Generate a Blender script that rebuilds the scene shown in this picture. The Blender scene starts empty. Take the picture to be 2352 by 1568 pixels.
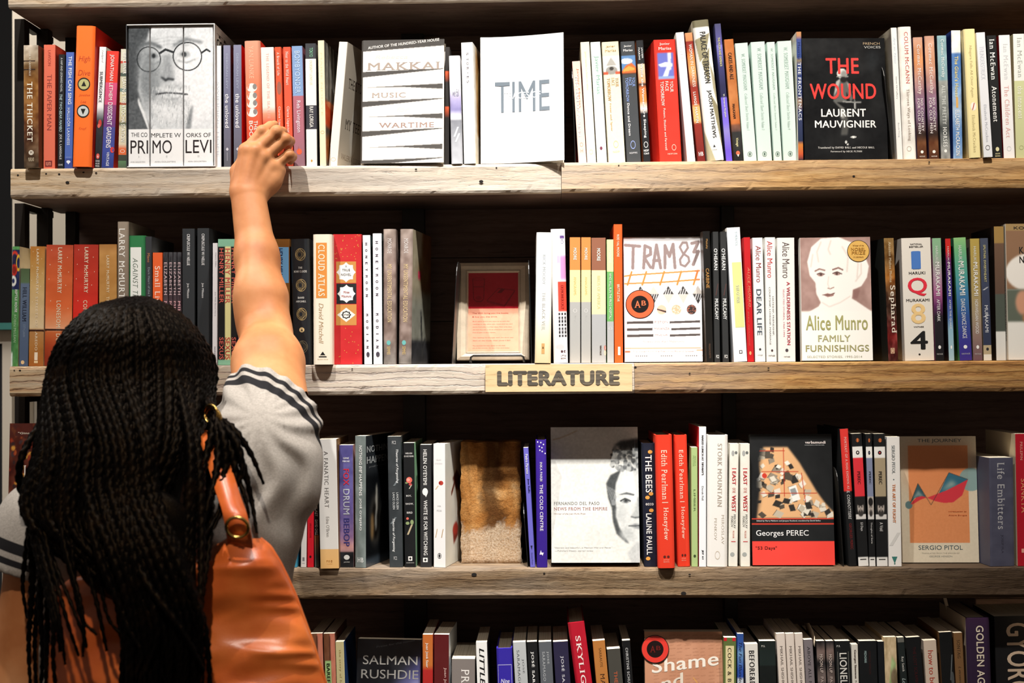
import bpy, math, random
import numpy as np
from mathutils import Vector, Matrix

SC = bpy.context.scene
COL = SC.collection
random.seed(7)
RNG = np.random.default_rng(11)

# ---------------------------------------------------------------- camera
FPX = 3014.0                       # focal length in pixels of the 2352 x 1568 frame
CAM = np.array([0.0, -2.2, 1.5])
YAW, PITCH, ROLL = -0.02831, 0.01465, -0.00612
_fw = np.array([math.sin(YAW) * math.cos(PITCH), math.cos(YAW) * math.cos(PITCH), math.sin(PITCH)])
_ri = np.array([math.cos(YAW), -math.sin(YAW), 0.0])
_up = np.cross(_ri, _fw)
RI = math.cos(ROLL) * _ri + math.sin(ROLL) * _up
UP = -math.sin(ROLL) * _ri + math.cos(ROLL) * _up
FW = _fw
cam_data = bpy.data.cameras.new('camera')
cam_data.sensor_width = 36.0
cam_data.lens = FPX / 2352 * 36.0
cam_data.clip_start = 0.05
cam_data.dof.use_dof = True
cam_data.dof.focus_distance = 2.2
cam_data.dof.aperture_fstop = 5.0
cam = bpy.data.objects.new('camera', cam_data)
COL.objects.link(cam)
cam.matrix_world = Matrix(((RI[0], UP[0], -FW[0], CAM[0]), (RI[1], UP[1], -FW[1], CAM[1]),
                           (RI[2], UP[2], -FW[2], CAM[2]), (0, 0, 0, 1)))
SC.camera = cam


def at(px, py, Y):
    """The world point at depth Y (0 = front edge of the shelves) seen at a pixel of the photograph."""
    d = FW + (px - 1176) / FPX * RI - (py - 784) / FPX * UP
    s = (Y - CAM[1]) / d[1]
    return CAM + d * s


def proj(P):
    q = np.asarray(P, float) - CAM
    z = q @ FW
    return 1176 + FPX * (q @ RI) / z, 784 - FPX * (q @ UP) / z


# ---------------------------------------------------------------- world, lights, exposure
SC.view_settings.view_transform = 'Standard'
SC.view_settings.look = 'None'
SC.view_settings.exposure = 0.0
SC.view_settings.gamma = 1.0
SC.view_settings.use_curve_mapping = False
world = bpy.data.worlds.new('room_air')
SC.world = world
world.use_nodes = True
world.node_tree.nodes['Background'].inputs['Color'].default_value = (1.0, 0.80, 0.64, 1)
world.node_tree.nodes['Background'].inputs['Strength'].default_value = 0.16


def spot(name, loc, target, watts, angle, blend, radius, color):
    l = bpy.data.lights.new(name, 'SPOT')
    l.energy, l.spot_size, l.spot_blend, l.shadow_soft_size, l.color = watts, math.radians(angle), blend, radius, color
    o = bpy.data.objects.new(name, l)
    COL.objects.link(o)
    o.location = loc
    o.rotation_euler = (Vector(target) - Vector(loc)).to_track_quat('-Z', 'Y').to_euler()
    return o


# track spotlights on the ceiling in front of the bookcase, then two other spots
spot('track_spot_main', (0.0, -0.66, 3.25), (0.0, 0.0, 1.05), 165, 54, 1.0, 0.012, (1.0, 0.97, 0.93))
spot('track_spot_low', (0.10, -0.72, 3.25), (-0.02, 0.0, 0.90), 255, 35, 1.0, 0.012, (1.0, 0.96, 0.90))
spot('track_spot_side', (-0.78, -0.70, 3.25), (-0.62, 0.0, 1.45), 190, 56, 1.0, 0.014, (1.0, 0.96, 0.91))
spot('track_spot_right', (0.66, -0.68, 3.25), (0.66, 0.0, 1.45), 205, 54, 1.0, 0.014, (1.0, 0.93, 0.83))
spot('fill_spot_person', (-0.22, -2.05, 2.9), (-0.42, -0.55, 1.08), 130, 29, 1.0, 0.03, (1.0, 0.90, 0.78))  # unseen fill spot added to brighten the bag and the shirt
spot('low_warm_spot_right', (1.60, -1.05, 1.17), (0.82, 0.235, 1.075), 14, 15, 1.0, 0.02, (1.0, 0.72, 0.42))  # low warm light from the right on the back panel, source unseen
# unseen area light added to brighten the cream wall beyond the open end
_l = bpy.data.lights.new('cream_wall_fill', 'AREA')
_l.energy, _l.size, _l.color = 26, 0.5, (1.0, 0.95, 0.88)
_o = bpy.data.objects.new('cream_wall_fill', _l)
COL.objects.link(_o)
_o.location = (-1.9, 0.1, 2.9)
_o.rotation_euler = (Vector((-0.95, 1.0, 1.5)) - Vector(_o.location)).to_track_quat('-Z', 'Y').to_euler()

# ---------------------------------------------------------------- helpers
def lin(c):
    """'#rrggbb' -> linear rgb"""
    if isinstance(c, str):
        c = c.lstrip('#')
        if len(c) == 3:
            c = ''.join(k * 2 for k in c)
        c = [int(c[i:i + 2], 16) / 255 for i in (0, 2, 4)]
    c = np.clip(np.asarray(c, float), 0, 1)
    return np.where(c <= 0.04045, c / 12.92, ((c + 0.055) / 1.055) ** 2.4)


def srgb(c):
    c = c.lstrip('#')
    if len(c) == 3:
        c = ''.join(k * 2 for k in c)
    return np.array([int(c[i:i + 2], 16) / 255 for i in (0, 2, 4)])


class N:
    """small node-tree writer"""
    def __init__(self, name):
        self.m = bpy.data.materials.new(name)
        self.m.use_nodes = True
        self.t = self.m.node_tree
        self.b = self.t.nodes['Principled BSDF']

    def n(self, kind, **kw):
        x = self.t.nodes.new(kind)
        for k, v in kw.items():
            if k in x.inputs:
                x.inputs[k].default_value = v
            else:
                setattr(x, k, v)
        return x

    def l(self, a, b):
        self.t.links.new(a, b)

    def coords(self, scale=(1, 1, 1), kind='Object', rot=(0, 0, 0), loc=(0, 0, 0)):
        tc = self.n('ShaderNodeTexCoord')
        mp = self.n('ShaderNodeMapping')
        mp.inputs['Scale'].default_value = scale
        mp.inputs['Rotation'].default_value = rot
        mp.inputs['Location'].default_value = loc
        self.l(tc.outputs[kind], mp.inputs['Vector'])
        return mp.outputs['Vector']

    def noise(self, vec, scale, detail=4, rough=0.55, dist=0.0):
        x = self.n('ShaderNodeTexNoise', Scale=scale, Detail=detail, Roughness=rough, Distortion=dist)
        self.l(vec, x.inputs['Vector'])
        return x.outputs['Fac']

    def ramp(self, fac, stops):
        r = self.n('ShaderNodeValToRGB')
        els = r.color_ramp.elements
        while len(els) < len(stops):
            els.new(0.5)
        for e, (p, c) in zip(els, stops):
            e.position = p
            e.color = (*lin(c), 1) if isinstance(c, str) else (c, c, c, 1)
        self.l(fac, r.inputs['Fac'])
        return r.outputs['Color']

    def mix(self, fac, a, b, mode='MIX'):
        x = self.n('ShaderNodeMix', data_type='RGBA', blend_type=mode)
        for sock, v in ((x.inputs[0], fac), (x.inputs[6], a), (x.inputs[7], b)):
            if isinstance(v, (int, float)):
                sock.default_value = v
            elif isinstance(v, str):
                sock.default_value = (*lin(v), 1)
            else:
                self.l(v, sock)
        return x.outputs[2]

    def bump(self, h, strength=0.3, dist=0.002):
        x = self.n('ShaderNodeBump', Strength=strength, Distance=dist)
        self.l(h, x.inputs['Height'])
        self.l(x.outputs['Normal'], self.b.inputs['Normal'])

    def set(self, **kw):
        for k, v in kw.items():
            k = k.replace('_', ' ')
            if hasattr(v, 'default_value') or hasattr(v, 'is_linked'):
                self.l(v, self.b.inputs[k])
            elif isinstance(v, str):
                self.b.inputs[k].default_value = (*lin(v), 1)
            else:
                self.b.inputs[k].default_value = v
        return self.m


def printed(name, rough, spec):
    """printed paper or card: the print's colours are stored per vertex, the paper grain is a noise"""
    w = N(name)
    a = w.n('ShaderNodeVertexColor', layer_name='Col')
    v = w.coords((1, 1, 1))
    g = w.noise(v, 700, 2)
    c = w.mix(0.10, a.outputs['Color'], w.ramp(g, [(0.3, 0.75), (0.7, 1.0)]), 'MULTIPLY')
    s = w.ramp(w.noise(v, 18, 3), [(0.3, max(rough - 0.08, 0.05)), (0.7, rough + 0.08)])
    w.bump(g, 0.05, 0.0005)
    return w.set(Base_Color=c, Roughness=s, Specular_IOR_Level=spec)


M = {}
M['matte'] = printed('printed_matte_card', 0.55, 0.35)
M['gloss'] = printed('printed_gloss_card', 0.30, 0.5)


def page_mat():
    w = N('page_edges')
    v = w.coords((1, 1, 1))
    f = w.noise(w.coords((1800, 4, 4)), 1.0, 2, 0.6)
    c = w.ramp(f, [(0.3, '#b9a88c'), (0.55, '#e2d8c4'), (0.8, '#f0e9da')])
    w.bump(f, 0.25, 0.0006)
    return w.set(Base_Color=c, Roughness=0.85, Specular_IOR_Level=0.1)


M['pages'] = page_mat()


def wood(name, stops, ring=0.5, bump=0.6, seed=0, groove=1.0, tone='#8f8a84', tone_amt=0.35, along=None):
    """weathered softwood, grain along x"""
    w = N(name)
    L = (seed * 3.1, seed * 1.7, seed * 2.3)
    big = w.noise(w.coords((1.1, 5, 9), loc=L), 2.2, 4, 0.6, 0.6)
    vec = w.coords((1.6, 42, 62), loc=L)
    g1 = w.noise(vec, 1.0, 5, 0.62, 1.1)
    g2 = w.noise(w.coords((5, 260, 420), loc=L), 1.0, 3, 0.7, 0.4)
    g3 = w.noise(w.coords((28, 90, 240), loc=L), 1.0, 4, 0.7, 0.6)
    wv = w.n('ShaderNodeTexWave', wave_type='BANDS', bands_direction='Z', Scale=17.0 * groove, Distortion=6.0, Detail=4.0)
    wv.inputs['Detail Scale'].default_value = 2.2
    wv.inputs['Detail Roughness'].default_value = 0.65
    w.l(w.coords((0.22, 1.0, 1.0), loc=L), wv.inputs['Vector'])
    mixg = w.mix(ring, g1, wv.outputs['Fac'])
    mixg = w.mix(0.35, mixg, g2)
    mixg = w.mix(0.40, mixg, g3)
    c = w.ramp(mixg, stops)
    c = w.mix(w.ramp(big, [(0.42, 0.0), (0.66, tone_amt)]), c, tone)
    crack = w.ramp(g3, [(0.28, 0.35), (0.38, 1.0)])
    late = w.ramp(wv.outputs['Fac'], [(0.0, 0.45), (0.16, 1.0)])
    c = w.mix(0.5, c, crack, 'MULTIPLY')
    c = w.mix(ring * 1.1, c, late, 'MULTIPLY')
    if along:       # the board's tone changes along its length
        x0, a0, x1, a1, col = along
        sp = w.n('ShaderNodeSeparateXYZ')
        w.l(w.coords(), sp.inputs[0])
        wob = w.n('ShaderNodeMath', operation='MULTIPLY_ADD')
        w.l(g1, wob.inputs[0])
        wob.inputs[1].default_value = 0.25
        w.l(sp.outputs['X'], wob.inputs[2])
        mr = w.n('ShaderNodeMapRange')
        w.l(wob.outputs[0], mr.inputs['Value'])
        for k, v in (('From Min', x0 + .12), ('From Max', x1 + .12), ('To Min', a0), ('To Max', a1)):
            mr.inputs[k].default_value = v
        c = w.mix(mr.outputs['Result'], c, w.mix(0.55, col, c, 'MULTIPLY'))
    h = w.mix(0.5, w.mix(ring, g3, late), crack)
    w.bump(h, bump, 0.003)
    return w.set(Base_Color=c, Roughness=0.8, Specular_IOR_Level=0.2)


M['wood_pale'] = wood('pale_weathered_wood', [(0.25, '#8a6f52'), (0.42, '#b79a76'), (0.56, '#cbb597'), (0.75, '#d9c9b0')], seed=1, tone='#a5a19b', tone_amt=0.6, bump=0.6, ring=0.25, along=(-.85, .0, -.25, .75, '#e2e0dc'))
M['wood_tan'] = wood('tan_weathered_wood', [(0.25, '#6e4f2f'), (0.42, '#a67c4c'), (0.56, '#c29a66'), (0.75, '#d2b184')], seed=4, tone='#948c80', tone_amt=0.4, bump=0.6, ring=0.35, along=(.02, .75, .40, .0, '#dedad2'))
M['wood_groove'] = wood('grooved_weathered_wood', [(0.25, '#8a5a2c'), (0.40, '#b98a56'), (0.56, '#cbab7e'), (0.75, '#d8c09a')], seed=7, tone='#a7a097', tone_amt=0.45, groove=1.5, bump=0.7, ring=0.6, along=(-.85, .0, -.45, .85, '#e6e6e4'))
M['wood_tan_low'] = wood('tan_grooved_wood', [(0.25, '#5c4024'), (0.42, '#94683a'), (0.56, '#b08650'), (0.75, '#c49e68')], seed=19, tone='#857a6c', tone_amt=0.4, bump=0.6, ring=0.35, groove=1.3, along=(.10, .45, .40, .0, '#d0ccc4'))
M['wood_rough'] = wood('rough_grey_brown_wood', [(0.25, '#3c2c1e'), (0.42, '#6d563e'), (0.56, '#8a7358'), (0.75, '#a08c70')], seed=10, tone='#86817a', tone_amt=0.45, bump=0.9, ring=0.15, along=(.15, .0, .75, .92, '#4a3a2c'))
M['wood_back'] = wood('dark_stained_wood', [(0.25, '#4e4038'), (0.45, '#66524a'), (0.6, '#735e54'), (0.8, '#806a5e')], seed=13, tone='#584840', tone_amt=0.5, bump=0.25, ring=0.2)
M['wood_sign'] = wood('smooth_pine', [(0.25, '#c9a878'), (0.45, '#d9bd90'), (0.6, '#e0c79c'), (0.8, '#e7d2aa')], seed=16, tone='#d6bb8c', tone_amt=0.3, bump=0.12, ring=0.15)


def plain(name, col, rough=0.5, metal=0.0, scale=60, var=0.12, bump=0.1, spec=0.5, detail=3):
    w = N(name)
    f = w.noise(w.coords(), scale, detail)
    c = w.mix(w.ramp(f, [(0.3, 0.0), (0.7, var)]), col, w.mix(1.0, col, '#777777', 'MULTIPLY'))
    w.bump(f, bump, 0.001)
    return w.set(Base_Color=c, Roughness=rough, Metallic=metal, Specular_IOR_Level=spec)


M['metal_dark'] = plain('blackened_steel', '#2a2522', 0.45, 0.6, 40)
M['metal_black'] = plain('black_painted_steel', '#141414', 0.4, 0.0, 80)
M['metal_grey'] = plain('worn_grey_steel', '#6a6a6a', 0.35, 0.9, 30)
M['brass'] = plain('brass', '#c9a25a', 0.22, 1.0, 30)
M['cream'] = plain('cream_paint', '#d8cdbb', 0.6, 0, 6, 0.06)
M['charcoal'] = plain('charcoal_paint', '#141518', 0.9, 0, 6, 0.2)
M['teal'] = plain('teal_laminate', '#3f7f78', 0.4, 0, 20)
M['floor'] = plain('dark_stained_floor', '#2b211a', 0.6, 0, 4, 0.4)
M['frame_wood'] = plain('pale_frame_wood', '#c9b9a2', 0.55, 0, 90, 0.2)
M['hole'] = plain('nail_hole', '#120a06', 0.9)


class MB:
    """mesh builder: vertices, per-vertex colours, faces with material slots"""
    def __init__(self):
        self.v, self.c, self.f, self.mi, self.mats = [], [], [], [], []
        self.n = 0

    def slot(self, m):
        if m not in self.mats:
            self.mats.append(m)
        return self.mats.index(m)

    def add(self, verts, faces, mat, col=(0.5, 0.5, 0.5)):
        verts = np.asarray(verts, float).reshape(-1, 3)
        k = len(verts)
        col = np.asarray(col, float)
        if col.ndim == 1:
            col = np.repeat(col[None], k, 0)
        s = self.slot(mat)
        self.v.append(verts)
        self.c.append(col)
        for f in faces:
            self.f.append([i + self.n for i in f])
            self.mi.append(s)
        self.n += k

    def box(self, lo, hi, mat, col=(0.5, 0.5, 0.5), M4=None):
        x0, y0, z0 = lo
        x1, y1, z1 = hi
        vs = np.array([(x0, y0, z0), (x1, y0, z0), (x1, y1, z0), (x0, y1, z0), (x0, y0, z1), (x1, y0, z1), (x1, y1, z1), (x0, y1, z1)], float)
        if M4 is not None:
            vs = np.array([tuple(M4 @ Vector(p)) for p in vs])
        self.add(vs, [(0, 3, 2, 1), (4, 5, 6, 7), (0, 1, 5, 4), (1, 2, 6, 5), (2, 3, 7, 6), (3, 0, 4, 7)], mat, col)

    def grid(self, P, mat, col=(0.5, 0.5, 0.5), closed=False, flip=False):
        """P: (rows, cols, 3)"""
        r, c = P.shape[:2]
        fs = []
        for i in range(r - 1):
            for j in range(c if closed else c - 1):
                a, b = i * c + j, i * c + (j + 1) % c
                q = (a, b, b + c, a + c)
                fs.append(q[::-1] if flip else q)
        col = np.asarray(col, float)
        self.add(P.reshape(-1, 3), fs, mat, col.reshape(-1, 3) if col.ndim == 3 else col)

    def build(self, name, parent=None, smooth=False):
        me = bpy.data.meshes.new(name)
        V = np.concatenate(self.v)
        me.from_pydata(V.tolist(), [], self.f)
        for m in self.mats:
            me.materials.append(M[m] if isinstance(m, str) else m)
        me.polygons.foreach_set('material_index', self.mi)
        a = me.color_attributes.new('Col', 'FLOAT_COLOR', 'POINT')
        C4 = np.ones((len(V), 4), np.float32)
        C4[:, :3] = np.concatenate(self.c)
        a.data.foreach_set('color', C4.ravel())
        if smooth:
            me.polygons.foreach_set('use_smooth', [True] * len(me.polygons))
        me.update()
        o = bpy.data.objects.new(name, me)
        COL.objects.link(o)
        if parent is not None:
            o.parent = parent
        return o


def tag(o, label=None, cat=None, group=None, kind=None):
    if label:
        o['label'] = label
    if cat:
        o['category'] = cat
    if group:
        o['group'] = group
    if kind:
        o['kind'] = kind
    return o


def empty(name, mat4):
    o = bpy.data.objects.new(name, None)
    o.empty_display_size = 0.02
    COL.objects.link(o)
    o.matrix_world = mat4
    return o


# ---------------------------------------------------------------- lettering
_TXT = {}


SERIF = set("""JOE R. LANSDALE|THE THICKET|MAKKAI|MUSIC|WARTIME|THE STORY OF|MY TEETH|VALERIA LUISELLI|YAN LIANKE|THE LEGEND OF THE SEA LIFE|A Breath of Life|Clarice Lispector|Near to the Wild Heart|W. SOMERSET MAUGHAM|Collected Short Stories|Volume 1|Volume 2|Volume 3|Volume 4|THE FRONTENACS|Mauriac|Translated by DAVID BALL and NICOLE BALL|Foreword by NICK FLYNN|COLUM McCANN|Thirteen Ways of Looking|Cormac McCarthy|NO COUNTRY|FOR OLD MEN|ALL THE PRETTY|HORSES|Ian McEwan|Atonement|The Children Act|the innocent|Elizabeth McCracken|LARRY McMURTRY|STREETS OF LAREDO|LONESOME DOVE|COMANCHE MOON|TERMS OF ENDEARMENT|AGAINST THE COUNTRY|Small Lives|ELIZABETH|MIKESCH|THE|BONE CLOCKS|DAVID|MITCHELL|CLOUD ATLAS|RICK MOODY|THE BLACK VEIL|ALICE MUNRO|SOMETHING I'VE BEEN MEANING|Sepharad|Antonio Muñoz Molina|LUMINOUS|HEART|A FANATIC HEART|HELEN|OYEYEMI|BOY,|SNOW,|BIRD|FERNANDO DEL PASO|NEWS FROM THE EMPIRE|Edith Pearlman|Honeydew|STORK MOUNTAIN|MIROSLAV|PENKOV|PORTRAIT OF A MAN KNOWN AS|IL CONDOTTIERE|Life Embitters|ZAKHAR|PRILEPIN|SANKYA|FEAR AND TREMBLING|SARAMAGO|JOSÉ|JOSÉ SARAMAGO|SKYLIGHT|SARRAUTE|MARTEREAU|COCK & BULL|BEFORE&DURING|ABOVE ALL MEN|SONTAG|PRIVATE LIFE|the story of how all animals are equal|Ray Smith|MONROE|MY UNSENTIMENTAL EDUCATION|CHRISTINE SCHUTT|HILL WILLIAM|HB|M|A|B""".split('|'))


def add_serifs(v, faces):
    """short slabs on the free ends of upright and slanting strokes"""
    cnt = {}
    for f in faces:
        for a, b in zip(f, f[1:] + f[:1]):
            cnt[(min(a, b), max(a, b))] = cnt.get((min(a, b), max(a, b)), 0) + 1
    edges = np.array([k for k, c in cnt.items() if c == 1])
    par = list(range(len(v)))

    def find(x):
        while par[x] != x:
            par[x] = par[par[x]]
            x = par[x]
        return x
    for a, b in edges:
        par[find(a)] = find(b)
    # outlines of one letter share their triangles
    for f in faces:
        for a in f[1:]:
            par[find(f[0])] = find(a)
    comp = np.array([find(e[0]) for e in edges])
    H = v[:, 1].max() - v[:, 1].min()
    nv, nf = [v], list(faces)
    n = len(v)

    def runs(E, y):
        p, q = v[E[:, 0]], v[E[:, 1]]
        m = (p[:, 1] > y) != (q[:, 1] > y)
        p, q = p[m], q[m]
        x = np.sort(p[:, 0] + (y - p[:, 1]) / (q[:, 1] - p[:, 1]) * (q[:, 0] - p[:, 0]))
        return [(x[i], x[i + 1]) for i in range(0, len(x) - 1, 2)]
    for c in set(comp.tolist()):
        E = edges[comp == c]
        ys = v[E.ravel(), 1]
        y0, y1 = ys.min(), ys.max()
        if y1 - y0 < .35 * H:
            continue
        for yb, sg in ((y0, 1), (y1, -1)):
            r1, r2 = runs(E, yb + sg * .015 * H), runs(E, yb + sg * .085 * H)
            for a, b in r1:
                wd = b - a
                if wd > .30 * H or wd < .02 * H:
                    continue
                near = [r for r in r2 if abs((r[0] + r[1]) / 2 - (a + b) / 2) < .09 * H]
                if not near or abs((near[0][1] - near[0][0]) - wd) > .30 * wd:
                    continue
                t, o = .055 * H, .085 * H
                ya, yc = (yb, yb + t) if sg > 0 else (yb - t, yb)
                nv.append(np.array([(a - o, ya), (b + o, ya), (b + o, yc), (a - o, yc)]))
                nf.append((n, n + 1, n + 2, n + 3))
                n += 4
    return np.concatenate(nv), nf


def glyphs(s, bold=False, italic=False, sans=False):
    """outline of a string, normalised to its own ink box (0..1, 0..1)"""
    k = (s, bold, italic, sans)
    if k not in _TXT:
        ser = s in SERIF and not sans
        cu = bpy.data.curves.new('t', 'FONT')
        cu.body = s
        cu.resolution_u = 4
        cu.fill_mode = 'FRONT'
        cu.align_x = 'CENTER'
        if bold:
            cu.space_character = 1.16 if ser else 1.06
        elif ser:
            cu.space_character = 1.14
        if italic:
            cu.shear = 0.25
        ob = bpy.data.objects.new('t', cu)
        COL.objects.link(ob)
        dg = bpy.context.evaluated_depsgraph_get()
        me = bpy.data.meshes.new_from_object(ob.evaluated_get(dg))
        v = np.zeros(len(me.vertices) * 3)
        me.vertices.foreach_get('co', v)
        v = v.reshape(-1, 3)[:, :2]
        fs = [tuple(p.vertices) for p in me.polygons]
        # keep every face turned towards the reader
        out = []
        for f in fs:
            a = v[list(f)]
            ar = np.sum(a[:, 0] * np.roll(a[:, 1], -1) - a[:, 1] * np.roll(a[:, 0], -1))
            out.append(f if ar > 0 else f[::-1])
        n0 = len(v)
        if ser:
            v, out = add_serifs(v, out)
        lay = np.zeros(len(v))
        lay[n0:] = 1
        if bold:        # heavier strokes: the same outlines set again a little to each side
            d, n, o2 = (0.011 if ser else 0.019), len(v), list(out)
            sh = [(-d, 0), (d, 0)] + ([] if ser else [(0, -d * .6), (0, d * .6)])
            for q, (ax, ay) in enumerate(sh):
                out = out + [tuple(i + n * (q + 1) for i in f) for f in o2]
            v = np.concatenate([v] + [v + np.array(s_) for s_ in sh])
            lay = np.concatenate([lay + 2 * q for q in range(len(sh) + 1)])
        lo, hi = v.min(0), v.max(0)
        # third column: the thickness of ink that keeps overlapping strokes apart
        v = np.column_stack([(v - lo) / np.maximum(hi - lo, 1e-6), lay * 2.5e-5])
        bpy.data.objects.remove(ob)
        bpy.data.curves.remove(cu)
        bpy.data.meshes.remove(me)
        _TXT[k] = (v, out)
    return _TXT[k]


def shape(code):
    a = np.linspace(0, 2 * math.pi, 25)[:-1]
    ci = np.stack([0.5 + 0.5 * np.cos(a), 0.5 + 0.5 * np.sin(a)], 1)
    if code == 'o':
        return ci, [tuple(range(24))]
    if code == 'g':     # ring
        v = np.concatenate([ci, 0.5 + (ci - 0.5) * 0.8])
        return v, [(i, (i + 1) % 24, 24 + (i + 1) % 24, 24 + i) for i in range(24)]
    if code == 'q':     # thin ring
        v = np.concatenate([ci, 0.5 + (ci - 0.5) * 0.93])
        return v, [(i, (i + 1) % 24, 24 + (i + 1) % 24, 24 + i) for i in range(24)]
    if code == 't':
        return np.array([(0, 0), (1, 0), (0.5, 1.0)]), [(0, 1, 2)]
    if code == 'v':
        return np.array([(0, 1), (0.5, 0), (1.0, 1)]), [(0, 1, 2)]
    if code == 'd':
        return np.array([(0, .5), (.5, 0), (1, .5), (.5, 1)]), [(0, 1, 2, 3)]
    if code == 'f':     # scalloped label
        r = 0.44 + 0.06 * np.cos(8 * a)
        return np.stack([0.5 + r * np.cos(a), 0.5 + r * np.sin(a)], 1), [tuple(range(24))]
    if code == '/':     # slanted bar
        return np.array([(0, 0), (.3, 0), (1, 1), (.7, 1)]), [(0, 1, 2, 3)]
    us = np.array([0, .015, .04, .08, .12, .17, .22, .5, .78, .83, .88, .92, .96, .985, 1])      # plain block of colour
    k = len(us)
    return np.concatenate([np.stack([us, us * 0], 1), np.stack([us, us * 0 + 1], 1)]), [(i, i + 1, k + i + 1, k + i) for i in range(k - 1)]


# ---------------------------------------------------------------- painting of printed pictures (colour per vertex)
def blur(a, n):
    n = int(n)
    if n < 1:
        return a
    for ax in (0, 1):
        for _ in range(2):
            p = np.pad(a, [(n, n) if k == ax else (0, 0) for k in range(a.ndim)], mode='edge')
            c = np.cumsum(p, ax)
            c = np.insert(c, 0, 0, ax)
            m = a.shape[ax]
            a = (np.take(c, range(2 * n + 1, 2 * n + 1 + m), ax) - np.take(c, range(0, m), ax)) / (2 * n + 1)
    return a


class Paint:
    """a printed picture, u to the right, v downwards, both 0..1"""
    def __init__(self, w, h, base):
        self.k = 2
        self.w, self.h = w, h
        self.a = np.zeros((h * 2, w * 2, 3)) + srgb(base)
        y, x = np.mgrid[0:h * 2, 0:w * 2]
        self.u, self.v = (x + 0.5) / (w * 2), (y + 0.5) / (h * 2)
        self.rng = np.random.default_rng(w * 131 + h)

    def put(self, mask, col, soft=0, alpha=1.0):
        m = blur(mask.astype(float), soft * self.w * 2)[..., None] * alpha
        self.a = self.a * (1 - m) + (srgb(col) if isinstance(col, str) else col) * m
        return self

    def ell(self, cx, cy, rx, ry, col, soft=0, alpha=1.0, rot=0.0):
        c, s = math.cos(rot), math.sin(rot)
        asp = self.h / self.w
        dx, dy = self.u - cx, (self.v - cy) * asp
        X, Y = dx * c + dy * s, -dx * s + dy * c
        return self.put((X / rx) ** 2 + (Y / (ry * asp)) ** 2 < 1, col, soft, alpha)

    def ring(self, cx, cy, rx, ry, wd, col, soft=0, alpha=1.0):
        asp = self.h / self.w
        d = np.sqrt(((self.u - cx) / rx) ** 2 + ((self.v - cy) / ry) ** 2)
        return self.put(np.abs(d - 1) * min(rx, ry * asp) < wd, col, soft, alpha)

    def rect(self, u0, v0, u1, v1, col, soft=0, alpha=1.0):
        return self.put((self.u > u0) & (self.u < u1) & (self.v > v0) & (self.v < v1), col, soft, alpha)

    def poly(self, pts, col, soft=0, alpha=1.0):
        m = np.zeros(self.u.shape, bool)
        n = len(pts)
        for i in range(n):
            (x0, y0), (x1, y1) = pts[i], pts[(i + 1) % n]
            if y0 == y1:
                continue
            m ^= ((self.v >= min(y0, y1)) & (self.v < max(y0, y1)) & (self.u < x0 + (self.v - y0) / (y1 - y0) * (x1 - x0)))
        return self.put(m, col, soft, alpha)

    def line(self, pts, wd, col, soft=0, alpha=1.0):
        asp = self.h / self.w
        best = np.full(self.u.shape, 9.0)
        for (x0, y0), (x1, y1) in zip(pts[:-1], pts[1:]):
            dx, dy = x1 - x0, (y1 - y0) * asp
            px, py = self.u - x0, (self.v - y0) * asp
            t = np.clip((px * dx + py * dy) / max(dx * dx + dy * dy, 1e-9), 0, 1)
            best = np.minimum(best, np.hypot(px - t * dx, py - t * dy))
        return self.put(best < wd, col, soft, alpha)

    def stops(self, st, horizontal=False):
        t = self.u if horizontal else self.v
        p = [s[0] for s in st]
        for k in range(3):
            self.a[..., k] = np.interp(t, p, [srgb(s[1])[k] for s in st])
        return self

    def noise(self, amp, cell, stretch=1.0, tint=(1, 1, 1), octaves=2):
        """value noise, cell in fractions of the width"""
        H, W = self.u.shape
        tot = np.zeros((H, W))
        for o in range(octaves):
            cw = max(cell * W / 2 ** o, 1.0)
            gw, gh = int(W / cw) + 3, int(H / (cw * stretch)) + 3
            g = self.rng.random((gh, gw)) - 0.5
            x, y = np.arange(W) / cw, np.arange(H) / (cw * stretch)
            xi, yi = x.astype(int), y.astype(int)
            fx, fy = (x - xi), (y - yi)
            fx, fy = fx * fx * (3 - 2 * fx), (fy * fy * (3 - 2 * fy))[:, None]
            A = g[yi][:, xi] * (1 - fx) + g[yi][:, xi + 1] * fx
            B = g[yi + 1][:, xi] * (1 - fx) + g[yi + 1][:, xi + 1] * fx
            tot += (A * (1 - fy) + B * fy) / 2 ** o
        self.a = np.clip(self.a + tot[..., None] * 2 * amp * np.asarray(tint), 0, 1)
        return self

    def out(self):
        a = self.a.reshape(self.h, 2, self.w, 2, 3).mean((1, 3))
        return lin(a)

# ---------------------------------------------------------------- the bookcase
Z_SHELF = {1: 1.8318, 2: 1.4950, 3: 1.1529, 4: 0.808, 5: 0.46, 0: 2.156}
TH = 0.0506
DEPTH = 0.235
X_L = at(22, 640, 0.0)[0]
X_R = 1.12


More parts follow.
